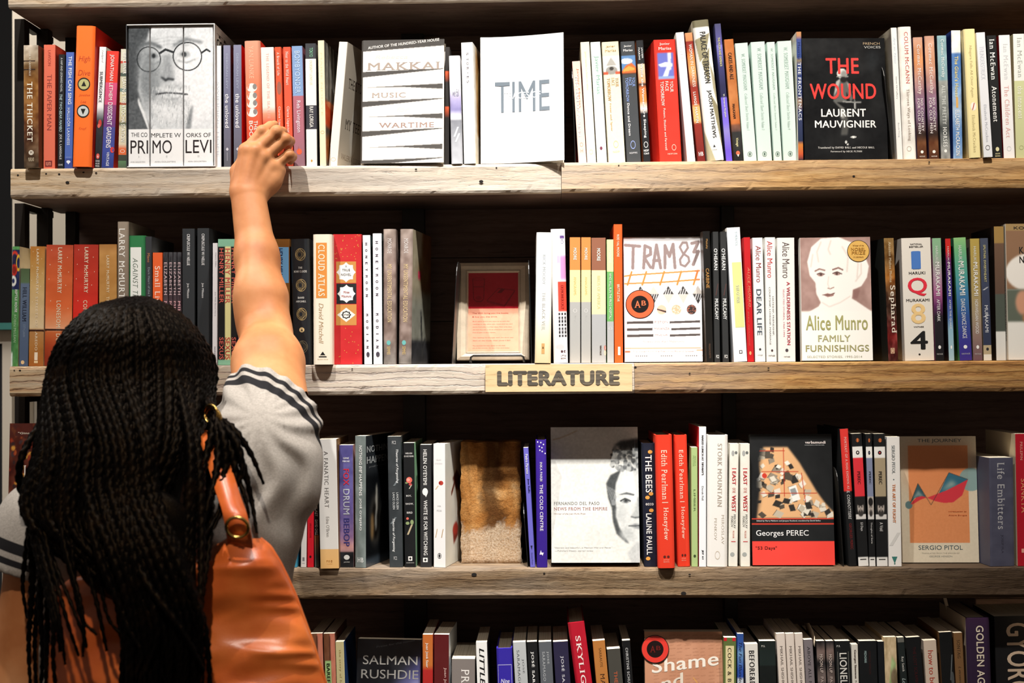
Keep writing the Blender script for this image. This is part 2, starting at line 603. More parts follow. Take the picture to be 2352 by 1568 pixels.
def plank(name, x0, x1, z1, mat, parent, y0=0.0, y1=DEPTH, th=TH, seed=0, holes=(), amp=0.0012):
    """a rough sawn board with worn, slightly wavy edges"""
    rng = np.random.default_rng(seed)
    n = max(int((x1 - x0) / 0.006), 6)
    prof = [(y0 + 0.004, z1), (y0 + 0.0012, z1 - 0.0012), (y0, z1 - 0.005), (y0, z1 - th * 0.35), (y0, z1 - th * 0.7),
            (y0, z1 - th + 0.006), (y0 + 0.0015, z1 - th + 0.0018), (y0 + 0.006, z1 - th), (y1, z1 - th), (y1, z1)]
    xs = np.linspace(x0, x1, n + 1)
    P = np.zeros((n + 1, len(prof), 3))
    w = np.cumsum(rng.normal(0, 1, (n + 1, len(prof))), 0)
    w = w - np.linspace(0, 1, n + 1)[:, None] * (w[-1] - w[0])
    w = np.clip(w / 9, -1, 1)
    chips = (rng.random((n + 1, len(prof))) > 0.93) * rng.random((n + 1, len(prof)))
    for j, (y, z) in enumerate(prof):
        P[:, j, 0] = xs
        front = j in (1, 2, 3, 4, 5, 6)
        P[:, j, 1] = y + (np.abs(w[:, j]) * amp + (chips[:, j] * 0.0008 if j in (1, 2, 5, 6) else 0)) * front
        P[:, j, 2] = z + (w[:, j] * amp * 0.8 * (1 if j in (6, 7) else 0)) - (np.abs(w[:, 1]) * 0.0007 if j == 1 else 0)
    mb = MB()
    mb.grid(np.concatenate([P[:, 9:10], P[:, :8]], 1), mat, flip=True)
    mb.grid(P[:, 7:10], 'wood_back', flip=True)  # underside takes the dark back wood: its shade is put into the colour
    k = len(prof)
    mb.add(P[0], [tuple(range(k))], mat)
    mb.add(P[-1], [tuple(range(k))[::-1]], mat)
    for (hx, hz, r) in holes:
        a = np.linspace(0, 2 * math.pi, 11)[:-1]
        mb.add(np.stack([hx + r * 1.5 * np.cos(a), np.full(10, y0 - 0.0004), hz + r * np.sin(a)], 1), [tuple(range(10))], 'hole')
    return mb.build(name, parent)


def holes_px(pts):
    return [(at(x, y, 0)[0], at(x, y, 0)[2], r) for x, y, r in pts]


bookcase = empty('bookcase', Matrix.Translation((0, 0, 0)))
tag(bookcase, 'wall bookcase of rough reclaimed boards on a dark steel frame', 'bookcase')
XJ = at(1289, 400, 0)[0]
XS = at(1457, 870, 0)[0]
plank('shelf_board', X_L - 0.002, X_R, Z_SHELF[0], 'wood_pale', bookcase, seed=1)
plank('shelf_board', X_L, XJ, Z_SHELF[1], 'wood_pale', bookcase, seed=2, y0=0.004,
      holes=holes_px([(104, 398, .0012), (134, 399, .0014), (190, 395, .0013), (219, 396, .0013), (39, 401, .0012), (153, 418, .0022), (1105, 416, .0025), (955, 388, .0014), (1140, 384, .001)]))
plank('shelf_board', XJ + 0.0006, X_R, Z_SHELF[1], 'wood_tan', bookcase, seed=3, y0=-0.003, holes=holes_px([(2133, 373, .0012), (1421, 380, .0009), (1960, 405, .0015)]))
plank('shelf_board', X_L, XS, Z_SHELF[2], 'wood_groove', bookcase, seed=4, holes=holes_px([(33, 850, .0009), (46, 850, .0013), (809, 847, .001)]))
plank('shelf_board', XS + 0.0006, X_R, Z_SHELF[2], 'wood_tan_low', bookcase, seed=5, holes=holes_px([(1459, 843, .0016), (1584, 857, .0011), (1765, 845, .0012)]))
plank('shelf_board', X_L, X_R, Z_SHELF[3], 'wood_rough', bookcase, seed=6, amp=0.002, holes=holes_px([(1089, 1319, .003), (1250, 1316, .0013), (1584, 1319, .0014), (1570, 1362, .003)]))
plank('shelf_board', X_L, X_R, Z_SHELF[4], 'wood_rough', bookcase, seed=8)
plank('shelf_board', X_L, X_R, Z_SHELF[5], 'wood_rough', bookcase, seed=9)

# boards of the back, each a wide stained plank
mb = MB()
z = 0.30
rng_b = np.random.default_rng(3)
while z < 2.16:
    h = 0.118 + rng_b.random() * 0.02
    off = rng_b.random() * 0.002
    mb.box((at(172, 500, DEPTH)[0], DEPTH + off, z), (X_R, DEPTH + 0.016, min(z + h - 0.0015, 2.16)), 'wood_back')
    z += h
mb.box((at(172, 500, DEPTH)[0], DEPTH + 0.0161, 0.30), (X_R, DEPTH + 0.022, 2.16), 'wood_back')
mb.build('back_panel', bookcase)


def bar(name, lo, hi, parent, mat='metal_dark'):
    m = MB()
    m.box(lo, hi, mat)
    o = m.build(name, parent)
    b = o.modifiers.new('edge', 'BEVEL')
    b.width = 0.001
    b.segments = 2
    return o


levels = sorted(Z_SHELF.values())
spans = [(0.0, Z_SHELF[5] - TH)] + [(levels[i], levels[i + 1] - TH) for i in range(len(levels) - 1)]
for (pxa, pxb, Y) in ((33, 57, 0.070), (84, 111, 0.140), (150, 173, 0.205)):
    xa, xb = at(pxa, 640, Y)[0], at(pxb, 640, Y)[0]
    for za, zb in spans:
        bar('post', (xa, Y, za), (xb, Y + 0.022, zb), bookcase)
for za, zb in spans[1:]:
    xa, xb = at(33, 640, 0.070)[0], at(57, 640, 0.070)[0]
    bar('rail', (xa + .004, 0.092, zb - 0.012), (xb, 0.140, zb), bookcase)
    bar('rail', (xa + .006, 0.162, zb - 0.012), (xb, 0.205, zb), bookcase)
# posts seen between the shelves at the back
for (pxa, pxb) in ((924, 975), (1658, 1688)):
    Y = DEPTH - 0.026
    xa, xb = at(pxa, 640, Y)[0], at(pxb, 640, Y)[0]
    for za, zb in spans:
        bar('post', (xa, Y, za), (xb, DEPTH - 0.001, zb), bookcase)
xr = 1.10
for Y in (0.008, 0.205):
    for za, zb in spans:
        bar('post', (xr - 0.02, Y, za), (xr, Y + 0.022, zb), bookcase)

# ---------------------------------------------------------------- the room behind and below
mb = MB(); mb.box((-4, -4.5, -0.1), (4, 4, 0.0), 'floor'); tag(mb.build('floor'), kind='structure')
mb = MB(); mb.box((-4, 2.2, 0.0), (4, 2.3, 3.4), 'charcoal'); tag(mb.build('wall_back'), kind='structure')
mb = MB(); xa = at(28.5, 500, 0.75)[0]; mb.box((xa, 0.75, 0.0), (xa + 0.45, 0.85, 3.2), 'cream'); tag(mb.build('wall_left'), kind='structure')
du = empty('display_cabinet', Matrix.Translation((-1.0, 0.62, 0)))
tag(du, 'cream cabinet with a teal top beyond the open end of the bookcase', 'cabinet')
def dbox(name, px0, px1, py0, py1, Y0, Y1, mat):
    a, b = at(px0, py1, Y0), at(px1, py0, Y0)
    m = MB()
    m.box((a[0] + 1.0, Y0 - 0.62, a[2]), (b[0] + 1.0, Y1 - 0.62, b[2]), mat)
    return m.build(name, du)
zc = at(10, 757, 0.62)[2]
m_ = MB(); a0, a1 = at(-60, 800, .62)[0] + 1, at(27, 800, .62)[0] + 1
m_.box((a0, 0.012, 0), (a1, 0.12, zc), 'cream'); cb_ = m_.build('carcass', du)
dbox('top', -62, 27.5, 741, 757, 0.60, 0.745, 'teal')
b0, b1 = at(5, 800, .62)[0] + 1, at(27, 800, .62)[0] + 1
m_ = MB(); m_.box((b0, 0, 0.02), (b1, 0.0119, zc - .001), 'cream'); m_.box((a0, 0, zc - 0.03), (b0 - .0002, 0.0119, zc - .001), 'cream'); m_.build('door_frame', du)
m_ = MB(); m_.box((a0, 0.004, 0.02), (b0 - .0002, 0.0118, zc - 0.0305), 'charcoal'); m_.build('door_panel', du)

# ---------------------------------------------------------------- books
GROUPS = {1: 'books standing on the top shelf in view', 2: 'books standing on the shelf with the wooden sign', 3: 'books standing on the third shelf down', 4: 'books standing on the lowest shelf in view'}


def cover_mesh(T, H, W, spine, front, hard, texts, ftexts, art, fart, back, gloss, face, flare=0.0, mott=0.0, sd=1):
    mb = MB()
    mat = 'gloss' if gloss else 'matte'
    ox = -T if face else 0.0
    st = spine if isinstance(spine, list) else [(0, spine), (1, spine)]
    bulge = min(0.0040, T * 0.12) if hard else 0.0
    th = 0.0022 if hard else 0.0004
    r = min(0.0012, T * 0.2)

    def sy(u):
        if hard:
            return bulge * max(0.0, (abs(2 * u - 1) - 0.62) / 0.38) ** 2
        return r * (max(0, 1 - u * T / r) ** 2 + max(0, 1 - (1 - u) * T / r) ** 2) * 0.6

    us = np.array([0, .05, .1, .15, .19, .81, .85, .9, .95, 1]) if hard else np.array([0, r * .35 / T, r / T, 1 - r / T, 1 - r * .35 / T, 1])
    # spine strip
    if art is None and mott:
        art = Paint(14, 110, '#808080').stops(st)
        art.rng = np.random.default_rng(sd)
        art = art.noise(mott, 0.45, 1.0, octaves=3).out()
    if art is not None:
        h, w = art.shape[:2]
        uu = np.linspace(0, 1, w) if not hard else np.linspace(0, 1, w)
        P = np.zeros((h, w, 3))
        P[..., 0] = uu[None] * T + ox
        P[..., 1] = np.array([sy(u) for u in uu])[None]
        P[..., 2] = (1 - np.linspace(0, 1, h))[:, None] * H
        mb.grid(P, mat, art, flip=True)
        ecol = lambda v: art[min(int(v * (h - 1)), h - 1), 0]
    else:
        P = np.zeros((len(st), len(us), 3))
        C = np.zeros((len(st), len(us), 3))
        for i, (v, c) in enumerate(st):
            P[i, :, 0] = us * T + ox
            P[i, :, 1] = [sy(u) for u in us]
            P[i, :, 2] = (1 - v) * H
            C[i] = lin(c)
        mb.grid(P, mat, C, flip=True)
    y0 = sy(0.0)
    fc = front if front is not None else st[len(st) // 2][1]
    bc = back if back is not None else fc
    # back board (left) and front board (right)
    mb.add([(ox, y0, 0), (ox, W, 0), (ox, W, H), (ox, y0, H)], [(0, 3, 2, 1)[::-1]], mat, lin(bc))

    def fx(u):      # the front board may stand open a little
        return T + ox + flare * max(0.0, u - 0.15) ** 1.6
    if fart is not None:
        h, w = fart.shape[:2]
        uu = np.linspace(0, 1, w)
        P = np.zeros((h, w, 3))
        P[..., 0] = np.array([fx(u) for u in uu])[None]
        P[..., 1] = (y0 + uu * (W - y0))[None]
        P[..., 2] = (1 - np.linspace(0, 1, h))[:, None] * H
        mb.grid(P, mat, fart, flip=True)
    else:
        uu = np.linspace(0, 1, 9 if flare else 2)
        P = np.zeros((2, len(uu), 3))
        P[..., 0] = np.array([fx(u) for u in uu])[None]
        P[..., 1] = (y0 + uu * (W - y0))[None]
        P[0, :, 2] = H
        mb.grid(P, mat, lin(fc), flip=True)
    # inner faces and rims so that the cover has its own thickness
    inn = [(ox + th, W), (ox + th, y0 + th), (ox + T - th, y0 + th)] + ([(T + ox - th, W)] if not flare else [(fx(u) - th, y0 + u * (W - y0)) for u in np.linspace(.2, 1, 8)])
    out = [(ox, W), (ox, y0), (ox + T, y0)] + ([(T + ox, W)] if not flare else [(fx(u), y0 + u * (W - y0)) for u in np.linspace(.2, 1, 8)])
    k = len(inn)
    rim = lin(fc) * 0.9 if hard else lin(fc) * 0.5 + lin('#d8d0c0') * 0.5
    Vv = [(x, y, H) for x, y in out] + [(x, y, H) for x, y in inn] + [(x, y, 0) for x, y in out] + [(x, y, 0) for x, y in inn]  # paler foot: the light on the lower brick put into the colour
    fs = []
    for i in range(k - 1):
        fs.append((i, i + 1, k + i + 1, k + i))
        fs.append((2 * k + i, 3 * k + i, 3 * k + i + 1, 2 * k + i + 1))
        fs.append((k + i, k + i + 1, 3 * k + i + 1, 3 * k + i))
    fs.append((0, k, 3 * k, 2 * k))
    fs.append((k - 1, 3 * k - 1, 4 * k - 1, 2 * k - 1)[::-1])
    mb.add(Vv, fs, mat, rim)
    if hard:    # caps of the rounded spine, top and bottom
        arc = [(ox + u * T, sy(u)) for u in us]
        for zz, fl in ((H, False), (0.0, True)):
            f = tuple(range(len(arc)))
            mb.add([(x, y, zz) for x, y in arc], [f if not fl else f[::-1]], mat, rim)

    def put(panel, items):
        done = []
        for it in items:
            s, v0, v1, uc, uh, col = it[:6]
            sty = it[6] if len(it) > 6 else ''
            if s.startswith('@'):
                g, fs = shape(s[1:])
                g = np.column_stack([g, np.zeros(len(g))])
                sty += 'h'
            else:
                g, fs = glyphs(s, 'b' in sty, 'i' in sty, 'x' in sty)
            if 'h' in sty or (panel == 'f' and 'v' not in sty):
                U, V = uc + (g[:, 0] - 0.5) * uh, v1 + (v0 - v1) * g[:, 1]
                if 'r' in sty:      # the line of writing climbs
                    V = V - (g[:, 0] - 0.5) * 0.06
            elif 'u' in sty:
                U, V = uc - (g[:, 1] - 0.5) * uh, v1 + (v0 - v1) * g[:, 0]
            else:
                U, V = uc + (g[:, 1] - 0.5) * uh, v0 + (v1 - v0) * g[:, 0]
            # ink lies one layer above whatever it is printed over
            bb = (U.min(), U.max(), V.min(), V.max())
            li = 1 + max([l_ for (a0, a1, b0, b1, l_) in done if a0 < bb[1] and bb[0] < a1 and b0 < bb[3] and bb[2] < b1], default=-1)
            done.append(bb + (li + (g[:, 2].max() > 0) * 5,))
            e = 0.00012 + 0.00003 * li
            if panel == 's':
                pts = np.stack([U * T + ox, np.array([sy(min(max(u, 0), 1)) - e for u in U]) - g[:, 2], (1 - V) * H], 1)
            else:
                pts = np.stack([np.array([fx(u) + e + (0.0003 if flare else 0) for u in U]) + g[:, 2], y0 + U * (W - y0), (1 - V) * H], 1)
            mb.add(pts, fs, mat, lin(col))
    put('s', texts)
    put('f', ftexts)
    # block of pages
    pb = MB()
    ins = 0.003 if hard else 0.0003
    pb.box((ox + th + .0001, y0 + th + .0002, ins), (ox + T - th - .0001, W - (0.003 if hard else 0.0006), H - ins), 'pages')
    return mb, pb


_seed = [0]


def make_book(name, mat4, T, H, W, spine, label, row, texts=(), front=None, hard=False, ftexts=(), art=None, fart=None, back=None, gloss=False, face=False, flare=0.0, mott=0.0, seal=None):
    _seed[0] += 1
    root = empty(name, mat4)
    tag(root, label, 'book', GROUPS[row])
    mb, pb = cover_mesh(T, H, W, spine, front, hard, texts, ftexts, art, fart, back, gloss, face, flare, mott, _seed[0])
    mb.build('cover', root)
    pb.build('page_block', root)
    return root


def ground(x, row, Y):
    """world x of a pixel column where depth Y meets the shelf of that row"""
    y = 784 + FPX * (CAM[2] - Z_SHELF[row]) / 2.2
    for _ in range(4):
        P = at(x, y, Y)
        P[2] = Z_SHELF[row]
        y = proj(P)[1]
    return at(x, y, Y)[0]


def S(row, xb0, xb1, xt0, yt, spine, label, texts=(), over=None, yaw=0.0, W=0.132, name=None, xt1=None, hard=False, z0=0.0, **kw):
    """a book with its spine to the front: pixel columns of the foot, column and row of the head"""
    Y = 0.012 if over is None else over
    X0, X1 = ground(xb0, row, Y), ground(xb1, row, Y)
    P = at(xt0, yt, Y)
    zs = Z_SHELF[row] + z0 + 0.0006
    dx, dz = P[0] - X0, P[2] - zs
    lean = math.atan2(dx, dz)
    T = (X1 - X0) / math.cos(math.radians(yaw)) * math.cos(lean) - 0.0005
    if hard:
        W = max(W, 0.150)
    H = math.hypot(dx, dz)
    if lean > 0:        # leans to the right: stands on its right foot edge
        m = Matrix.Translation((X1, Y, zs)) @ Matrix.Rotation(math.radians(yaw), 4, 'Z') @ Matrix.Rotation(lean, 4, 'Y') @ Matrix.Translation((-T, 0, 0))
    else:
        m = Matrix.Translation((X0, Y, zs)) @ Matrix.Rotation(math.radians(yaw), 4, 'Z') @ Matrix.Rotation(lean, 4, 'Y')
    return make_book(name or ('hardcover_book' if hard else 'paperback_book'), m, T, H, W, spine, label, row, texts, hard=hard, **kw)


def F(row, xl, xr, yt, label, front, ftexts=(), over=0.02, tilt=8.0, yaw=0.0, T=0.02, spine='#888888', name=None, hard=False, roll=0.0, z0=0.0, **kw):
    """a book with its front cover to the front"""
    tl, yw = math.radians(tilt), math.radians(yaw)
    x0 = ground(xl, row, over)
    zs = Z_SHELF[row] + z0 + 0.0006
    # width: where the ray of the far foot meets the standing plane of the cover
    nrm = np.array([-math.sin(yw), math.cos(yw), 0])
    d = at(xr, proj((x0, over, zs))[1], over) - CAM
    s = ((np.array([x0, over, 0]) - CAM) @ nrm) / (d @ nrm)
    p = CAM + d * s
    Wd = math.hypot(p[0] - x0, p[1] - over)
    # height: the head of the cover leans back by the tilt
    Hh = 0.2
    for _ in range(12):
        q = (x0, over + Hh * math.sin(tl), zs + Hh * math.cos(tl) + T * math.sin(tl))
        Hh += (proj(q)[1] - yt) / FPX * 2.2
    m = Matrix.Translation((x0, over, zs + T * math.sin(tl))) @ Matrix.Rotation(yw, 4, 'Z') @ Matrix.Rotation(math.radians(roll), 4, 'Y') @ Matrix.Rotation(-tl, 4, 'X') @ Matrix.Rotation(-math.pi / 2, 4, 'Z')
    return make_book(name or ('hardcover_book' if hard else 'paperback_book'), m, T, Hh, Wd, spine, label, row, kw.pop('texts', ()), hard=hard, front=front, ftexts=ftexts, face=True, **kw)

# ================================================================ top shelf
S(1, 55, 89, 54, 104, [(0, '#b9ab98'), (.12, '#a18d73'), (.2, '#6d4a22'), (.32, '#8a5a20'), (.6, '#7a4a1c'), (.75, '#59361a'), (1, '#4a3a28')],
  'brown mottled paperback with cracked earth print standing at the open end of the top shelf',
  [('@r', .125, .133, .4, .8, '#3a2416'), ('@r', .195, .203, .4, .8, '#2c1a10'), ('JOE R. LANSDALE', .05, .25, .42, .15, '#e0d8c8'), ('THE THICKET', .30, .79, .42, .36, '#f0ead8', 'b'), ('@o', .86, .90, .5, .34, '#e8e0d0'), ('M', .867, .893, .5, .2, '#4a3018', 'hb'), ('MULHOLLAND', .92, .95, .5, .4, '#d8c8a8', 'h')], over=-0.006, W=.085, mott=.14, front='#5c3a1c')
S(1, 99, 126, 100, 103, '#df6f55', 'coral paperback with thin brown sans lettering between a brown and a black book',
  [('LAWSON', .045, .17, .5, .26, '#a63c30'), ('THE PAPER MAN', .24, .69, .5, .4, '#8c3a34'), ('@r', .935, .985, .45, .62, '#7a2c2c'), ('un', .945, .975, .45, .42, '#df8f75', 'hb')], front='#c8422c')
S(1, 131, 146, 134, 125, '#16181b', 'narrow black paperback with small white script between coral and blue books',
  [('A HAP AND LEONARD NOVEL', .03, .33, .5, .32, '#cfd4d4'), ('THE TWO-BEAR MAMBO', .35, .68, .45, .42, '#b8d0d4', 'bi'), ('JOE R. LANSDALE', .70, .92, .45, .42, '#e4e6e4', 'b'), ('CRIME', .96, .975, .5, .7, '#c8c8c8', 'h')])
S(1, 147, 166, 151, 120, '#4c68b4', 'blue paperback with bold white capitals beside the fat orange book',
  [('THE FISH CAN SING', .035, .45, .55, .42, '#eef2fa', 'b'), ('HALLDÓR LAXNESS', .48, .80, .5, .42, '#d4def2', 'b'), ('@r', .915, 1, .5, 1, '#3a4c94'), ('@o', .93, .955, .5, .5, '#e8eef8'), ('@v', .95, .965, .5, .3, '#e8eef8'), ('VINTAGE', .90, .907, .5, .6, '#a8b8e0', 'h')])
S(1, 165, 209, 174, 60, '#ff7426', 'tall fat orange hardcover with two round lift buttons on its spine',
  [('High', .215, .265, .5, .62, '#b8401c', 'hi'), ('Dive', .315, .355, .5, .66, '#b8401c', 'hi'), ('@o', .368, .462, .5, .68, '#2a1e14'), ('@o', .378, .452, .5, .56, '#b9b67a'), ('@t', .392, .43, .5, .26, '#1a1a14'), ('Jonathan', .485, .505, .55, .6, '#c8481c', 'hi'), ('Lee', .53, .55, .5, .3, '#c8481c', 'hi'),
   ('@o', .56, .654, .5, .68, '#2a1e14'), ('@o', .57, .644, .5, .56, '#c8ccc8'), ('@v', .59, .632, .5, .26, '#1a1a14'), ('Knopf', .72, .745, .5, .4, '#d8501c', 'hi')], hard=True, over=-0.004, front='#e8281c')
S(1, 216, 232, 228, 108, [(0, '#f2f3f2'), (.5, '#eceeee'), (.56, '#8a8e90'), (.62, '#2c3236'), (1, '#14181c')], 'white paperback turning black at its foot beside the fat orange book',
  [('Ledgard', .03, .13, .5, .36, '#8a9298', 'i'), ('SUBMERGENCE', .205, .46, .45, .44, '#3c4246', 'b'), ('@o', .60, .66, .55, .5, '#c4423a'), ('@o', .635, .67, .4, .4, '#d8685a'), ('@o', .88, .925, .45, .5, '#d85a50'), ('@t', .893, .912, .45, .22, '#f0e0dc'), ('COFFEE', .935, .95, .45, .6, '#d8dcdc', 'hb'), ('HOUSE', .957, .97, .45, .6, '#d8dcdc', 'hb'), ('PRESS', .977, .99, .45, .6, '#d8dcdc', 'hb')], mott=.03, front='#d8dce0')
S(1, 232, 260, 245, 118, [(0, '#e23a2c'), (.27, '#e23a2c'), (.271, '#d8507a'), (.46, '#c84a78'), (.461, '#8c3c70'), (.65, '#6a3c80'), (.651, '#4a4a90'), (.85, '#3c4c9c'), (1, '#2c3a80')],
  'red paperback shading through pink and purple to blue beside a white slipcase',
  [('JONATHAN LETHEM', .03, .42, .45, .40, '#f6e8e4', 'b'), ('DISSIDENT GARDENS', .44, .83, .5, .40, '#f0eaf0', 'b'), ('@o', .82, .87, .85, .35, '#d84040'), ('VINTAGE', .865, .985, .5, .24, '#e4e8f4', 'b')], front='#c8281e')
S(1, 270, 290, 277, 113, [(0, '#d8d4c0'), (.1, '#d8d4c0'), (.101, '#c84a3a'), (.12, '#c84a3a'), (.121, '#b8b49c'), (.2, '#b8b49c'), (.201, '#4c5a50'), (.23, '#4c5a50'), (.231, '#c0bca0'), (.33, '#c8c0a0'), (.331, '#7a9088'), (.36, '#7a9088'), (.361, '#d0c8a4'), (.45, '#d0c8a4'), (.451, '#a84a30'), (.47, '#a84a30'), (.471, '#c8cca8'), (.6, '#c8b890'), (.63, '#5a6450'), (.66, '#d0c8a8'), (.8, '#d8ccb0'), (.84, '#e06a3a'), (.89, '#e06a3a'), (.891, '#3c4238'), (.94, '#3c4238'), (.941, '#5a8058'), (1, '#4c5a48')],
  'narrow paperback with many thin coloured bands squeezed against the white slipcase',
  [('BEN LERNER', .03, .21, .5, .4, '#f4f2ea', 'b'), ('LEAVING THE ATOCHA STATION', .24, .78, .5, .45, '#f6f4ea', 'b'), ('@g', .845, .875, .5, .55, '#f4e0d0')], front='#cfc8b4')


def levi_art(k):
    """one third of a grey portrait of a bearded man in round glasses, printed across three spines"""
    p = Paint(150, 226, '#f2f3f4')
    p.rect(0, 0, 1, .735, '#dfe2e4')
    p.poly([(0, 0), (.27, 0), (.16, .25), (.12, .45), (.20, .62), (.28, .74), (0, .74)], '#474b4e', .012)
    p.poly([(.16, .16), (.34, .02), (.74, .0), (.95, .10), (.97, .42), (.90, .58), (.62, .72), (.36, .73), (.2, .6), (.14, .4)], '#c9cdcf', .03)
    p.ell(.80, .36, .24, .34, '#f4f5f6', .06, .9)
    p.ell(.52, .10, .22, .10, '#d9dcde', .05)
    p.ell(.22, .30, .10, .20, '#8a8f92', .05, .9)
    p.ell(.28, .50, .10, .14, '#8d9295', .05, .8)
    for y in (.075, .10, .125):
        p.line([(.30, y + .02), (.48, y), (.70, y + .01)], .004, '#a2a6a8', .008, .8)
    p.line([(.16, .135), (.26, .115), (.38, .15)], .018, '#5e6366', .012, .9)      # eyebrows
    p.line([(.54, .135), (.68, .09), (.86, .115)], .016, '#6d7275', .014, .8)
    p.ell(.29, .21, .06, .02, '#7d8285', .01)
    p.ell(.30, .21, .022, .017, '#2c3033', .006)
    p.ell(.66, .20, .065, .022, '#a9adaf', .01)
    p.ell(.655, .20, .024, .018, '#3a3e41', .006)
    p.line([(.20, .255), (.30, .27), (.38, .25)], .006, '#7d8285', .008)
    p.line([(.58, .245), (.68, .26), (.78, .235)], .006, '#a0a4a6', .008)
    p.ring(.245, .235, .135, .088, .0055, '#23272a', .002)
    p.ring(.695, .215, .165, .10, .006, '#1c2023', .002)
    p.line([(.375, .19), (.44, .165), (.53, .185)], .012, '#23272a', .002)
    p.line([(.86, .19), (.92, .165), (.96, .18)], .010, '#2a2e31', .003)
    p.poly([(.42, .2), (.40, .34), (.37, .375), (.46, .40), (.54, .385), (.53, .35), (.50, .2)], '#9da1a4', .02, .9)
    p.line([(.395, .365), (.44, .385), (.475, .375), (.53, .38)], .012, '#2f3336', .008)
    p.poly([(.30, .455), (.40, .415), (.52, .405), (.66, .43), (.74, .475), (.52, .455)], '#eef0f0', .015, .9)
    p.line([(.33, .485), (.45, .475), (.58, .480), (.69, .487)], .008, '#26292c', .004)
    p.poly([(.26, .52), (.5, .50), (.72, .53), (.70, .63), (.52, .70), (.36, .68), (.25, .58)], '#e4e6e7', .04, .9)
    p.line([(.40, .515), (.50, .525), (.6, .515)], .006, '#85898c', .01)
    p.poly([(.12, .50), (.22, .64), (.26, .735), (.10, .735)], '#e8eaea', .008)
    p.poly([(.0, .55), (.10, .52), (.24, .735), (.0, .735)], '#5b5f62', .006)
    p.poly([(.71, .60), (.76, .56), (.73, .735), (.67, .735)], '#8d9194', .01)
    p.ell(.35, .33, .035, .10, '#8e9396', .03, .8).ell(.24, .40, .08, .12, '#7c8184', .05, .7).ell(.50, .43, .18, .012, '#8d9295', .02, .7).ell(.52, .545, .20, .012, '#9da1a3', .03, .8)
    for q in range(260):
        x, y = .26 + p.rng.random() * .46, .42 + p.rng.random() * .28
        p.line([(x, y), (x + .012 * (p.rng.random() - .5), y + .022)], .0022, ('#f6f7f7', '#8a8f92')[q % 2], .001, .6)
    p.noise(.045, .02, 1, octaves=2)
    p.rect(0, .735, 1, 1, '#f4f4f3')
    a = p.out()
    return a[:, 50 * k:50 * k + 50]


def levi_books():
    xs = [293, 344, 421, 490]
    cuts = [0.0, .26, .65, 1.0]
    big = [[('THE CO', .76, .79, .52, .78, '#33302f', 'h'), ('PRI', .815, .91, .52, .84, '#2c2627', 'h'), ('I', .925, .94, .5, .02, '#a8a8a8', 'h'), ('ANN GOLDSTEIN', .965, .975, .45, .7, '#8a8a8a', 'h')],
           [('MPLETE W', .765, .795, .48, .92, '#33302f', 'h'), ('MO', .815, .91, .36, .60, '#2c2627', 'h'), ('II', .925, .94, .5, .04, '#a8a8a8', 'h'), ('ANN GOLDSTEIN', .965, .975, .45, .64, '#8a8a8a', 'h')],
           [('ORKS OF', .765, .795, .5, .86, '#33302f', 'h'), ('LEVI', .815, .91, .50, .90, '#2c2627', 'h'), ('III', .925, .94, .5, .06, '#a8a8a8', 'h'), ('ANN GOLDSTEIN', .965, .975, .45, .64, '#8a8a8a', 'h')]]
    lab = ['first of three volumes in the white slipcase, dark collar side of the portrait', 'middle volume in the white slipcase, nose and mouth of the grey portrait', 'last volume in the white slipcase, pale cheek and glasses of the portrait']
    full = np.concatenate([levi_art(k) for k in range(3)], 1)
    for k in range(3):
        a = full[:, int(150 * cuts[k]):int(150 * cuts[k + 1])]
        S(1, xs[k] + 1.2, xs[k + 1] - 1, xs[k] + 1.2, 62, '#f2f2f2', lab[k], big[k], over=0.008, W=0.150, art=a, gloss=True, hard=False, name='hardcover_book', front='#e8e8e8', z0=0.002)
    # the open-fronted slipcase round them
    Y = 0.005
    X0, X1 = ground(290, 1, Y), ground(494, 1, Y)
    H = at(300, 57, Y)[2] - Z_SHELF[1]
    root = empty('slipcase', Matrix.Translation((X0, Y, Z_SHELF[1] + .0007)))
    tag(root, 'tall white card slipcase holding three volumes with a portrait of a bearded man', 'slipcase')
    w, d, t = X1 - X0, 0.165, 0.0014
    m = MB()
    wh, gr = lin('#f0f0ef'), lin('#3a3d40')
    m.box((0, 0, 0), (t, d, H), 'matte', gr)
    m.box((w - t, 0, 0), (w, d, H), 'matte', wh)
    m.box((t, 0, H - t), (w - t, d, H), 'matte', wh)
    m.box((t, 0, 0), (w - t, d, t), 'matte', wh)
    m.box((t, d - t, t), (w - t, d, H - t), 'matte', wh)
    for s, z0, z1 in (('THE', .925, .945), ('COMPLETE', .84, .91), ('WORKS OF', .76, .82), ('PRIMO LEVI', .60, .72)):
        g, fs = glyphs(s, True, False)
        m.add(np.stack([w + .0003 + g[:, 2], .012 + g[:, 0] * .135, H * (z0 + (z1 - z0) * g[:, 1])], 1), fs, 'matte', lin('#1c1a1b'))
    m.build('case', root)


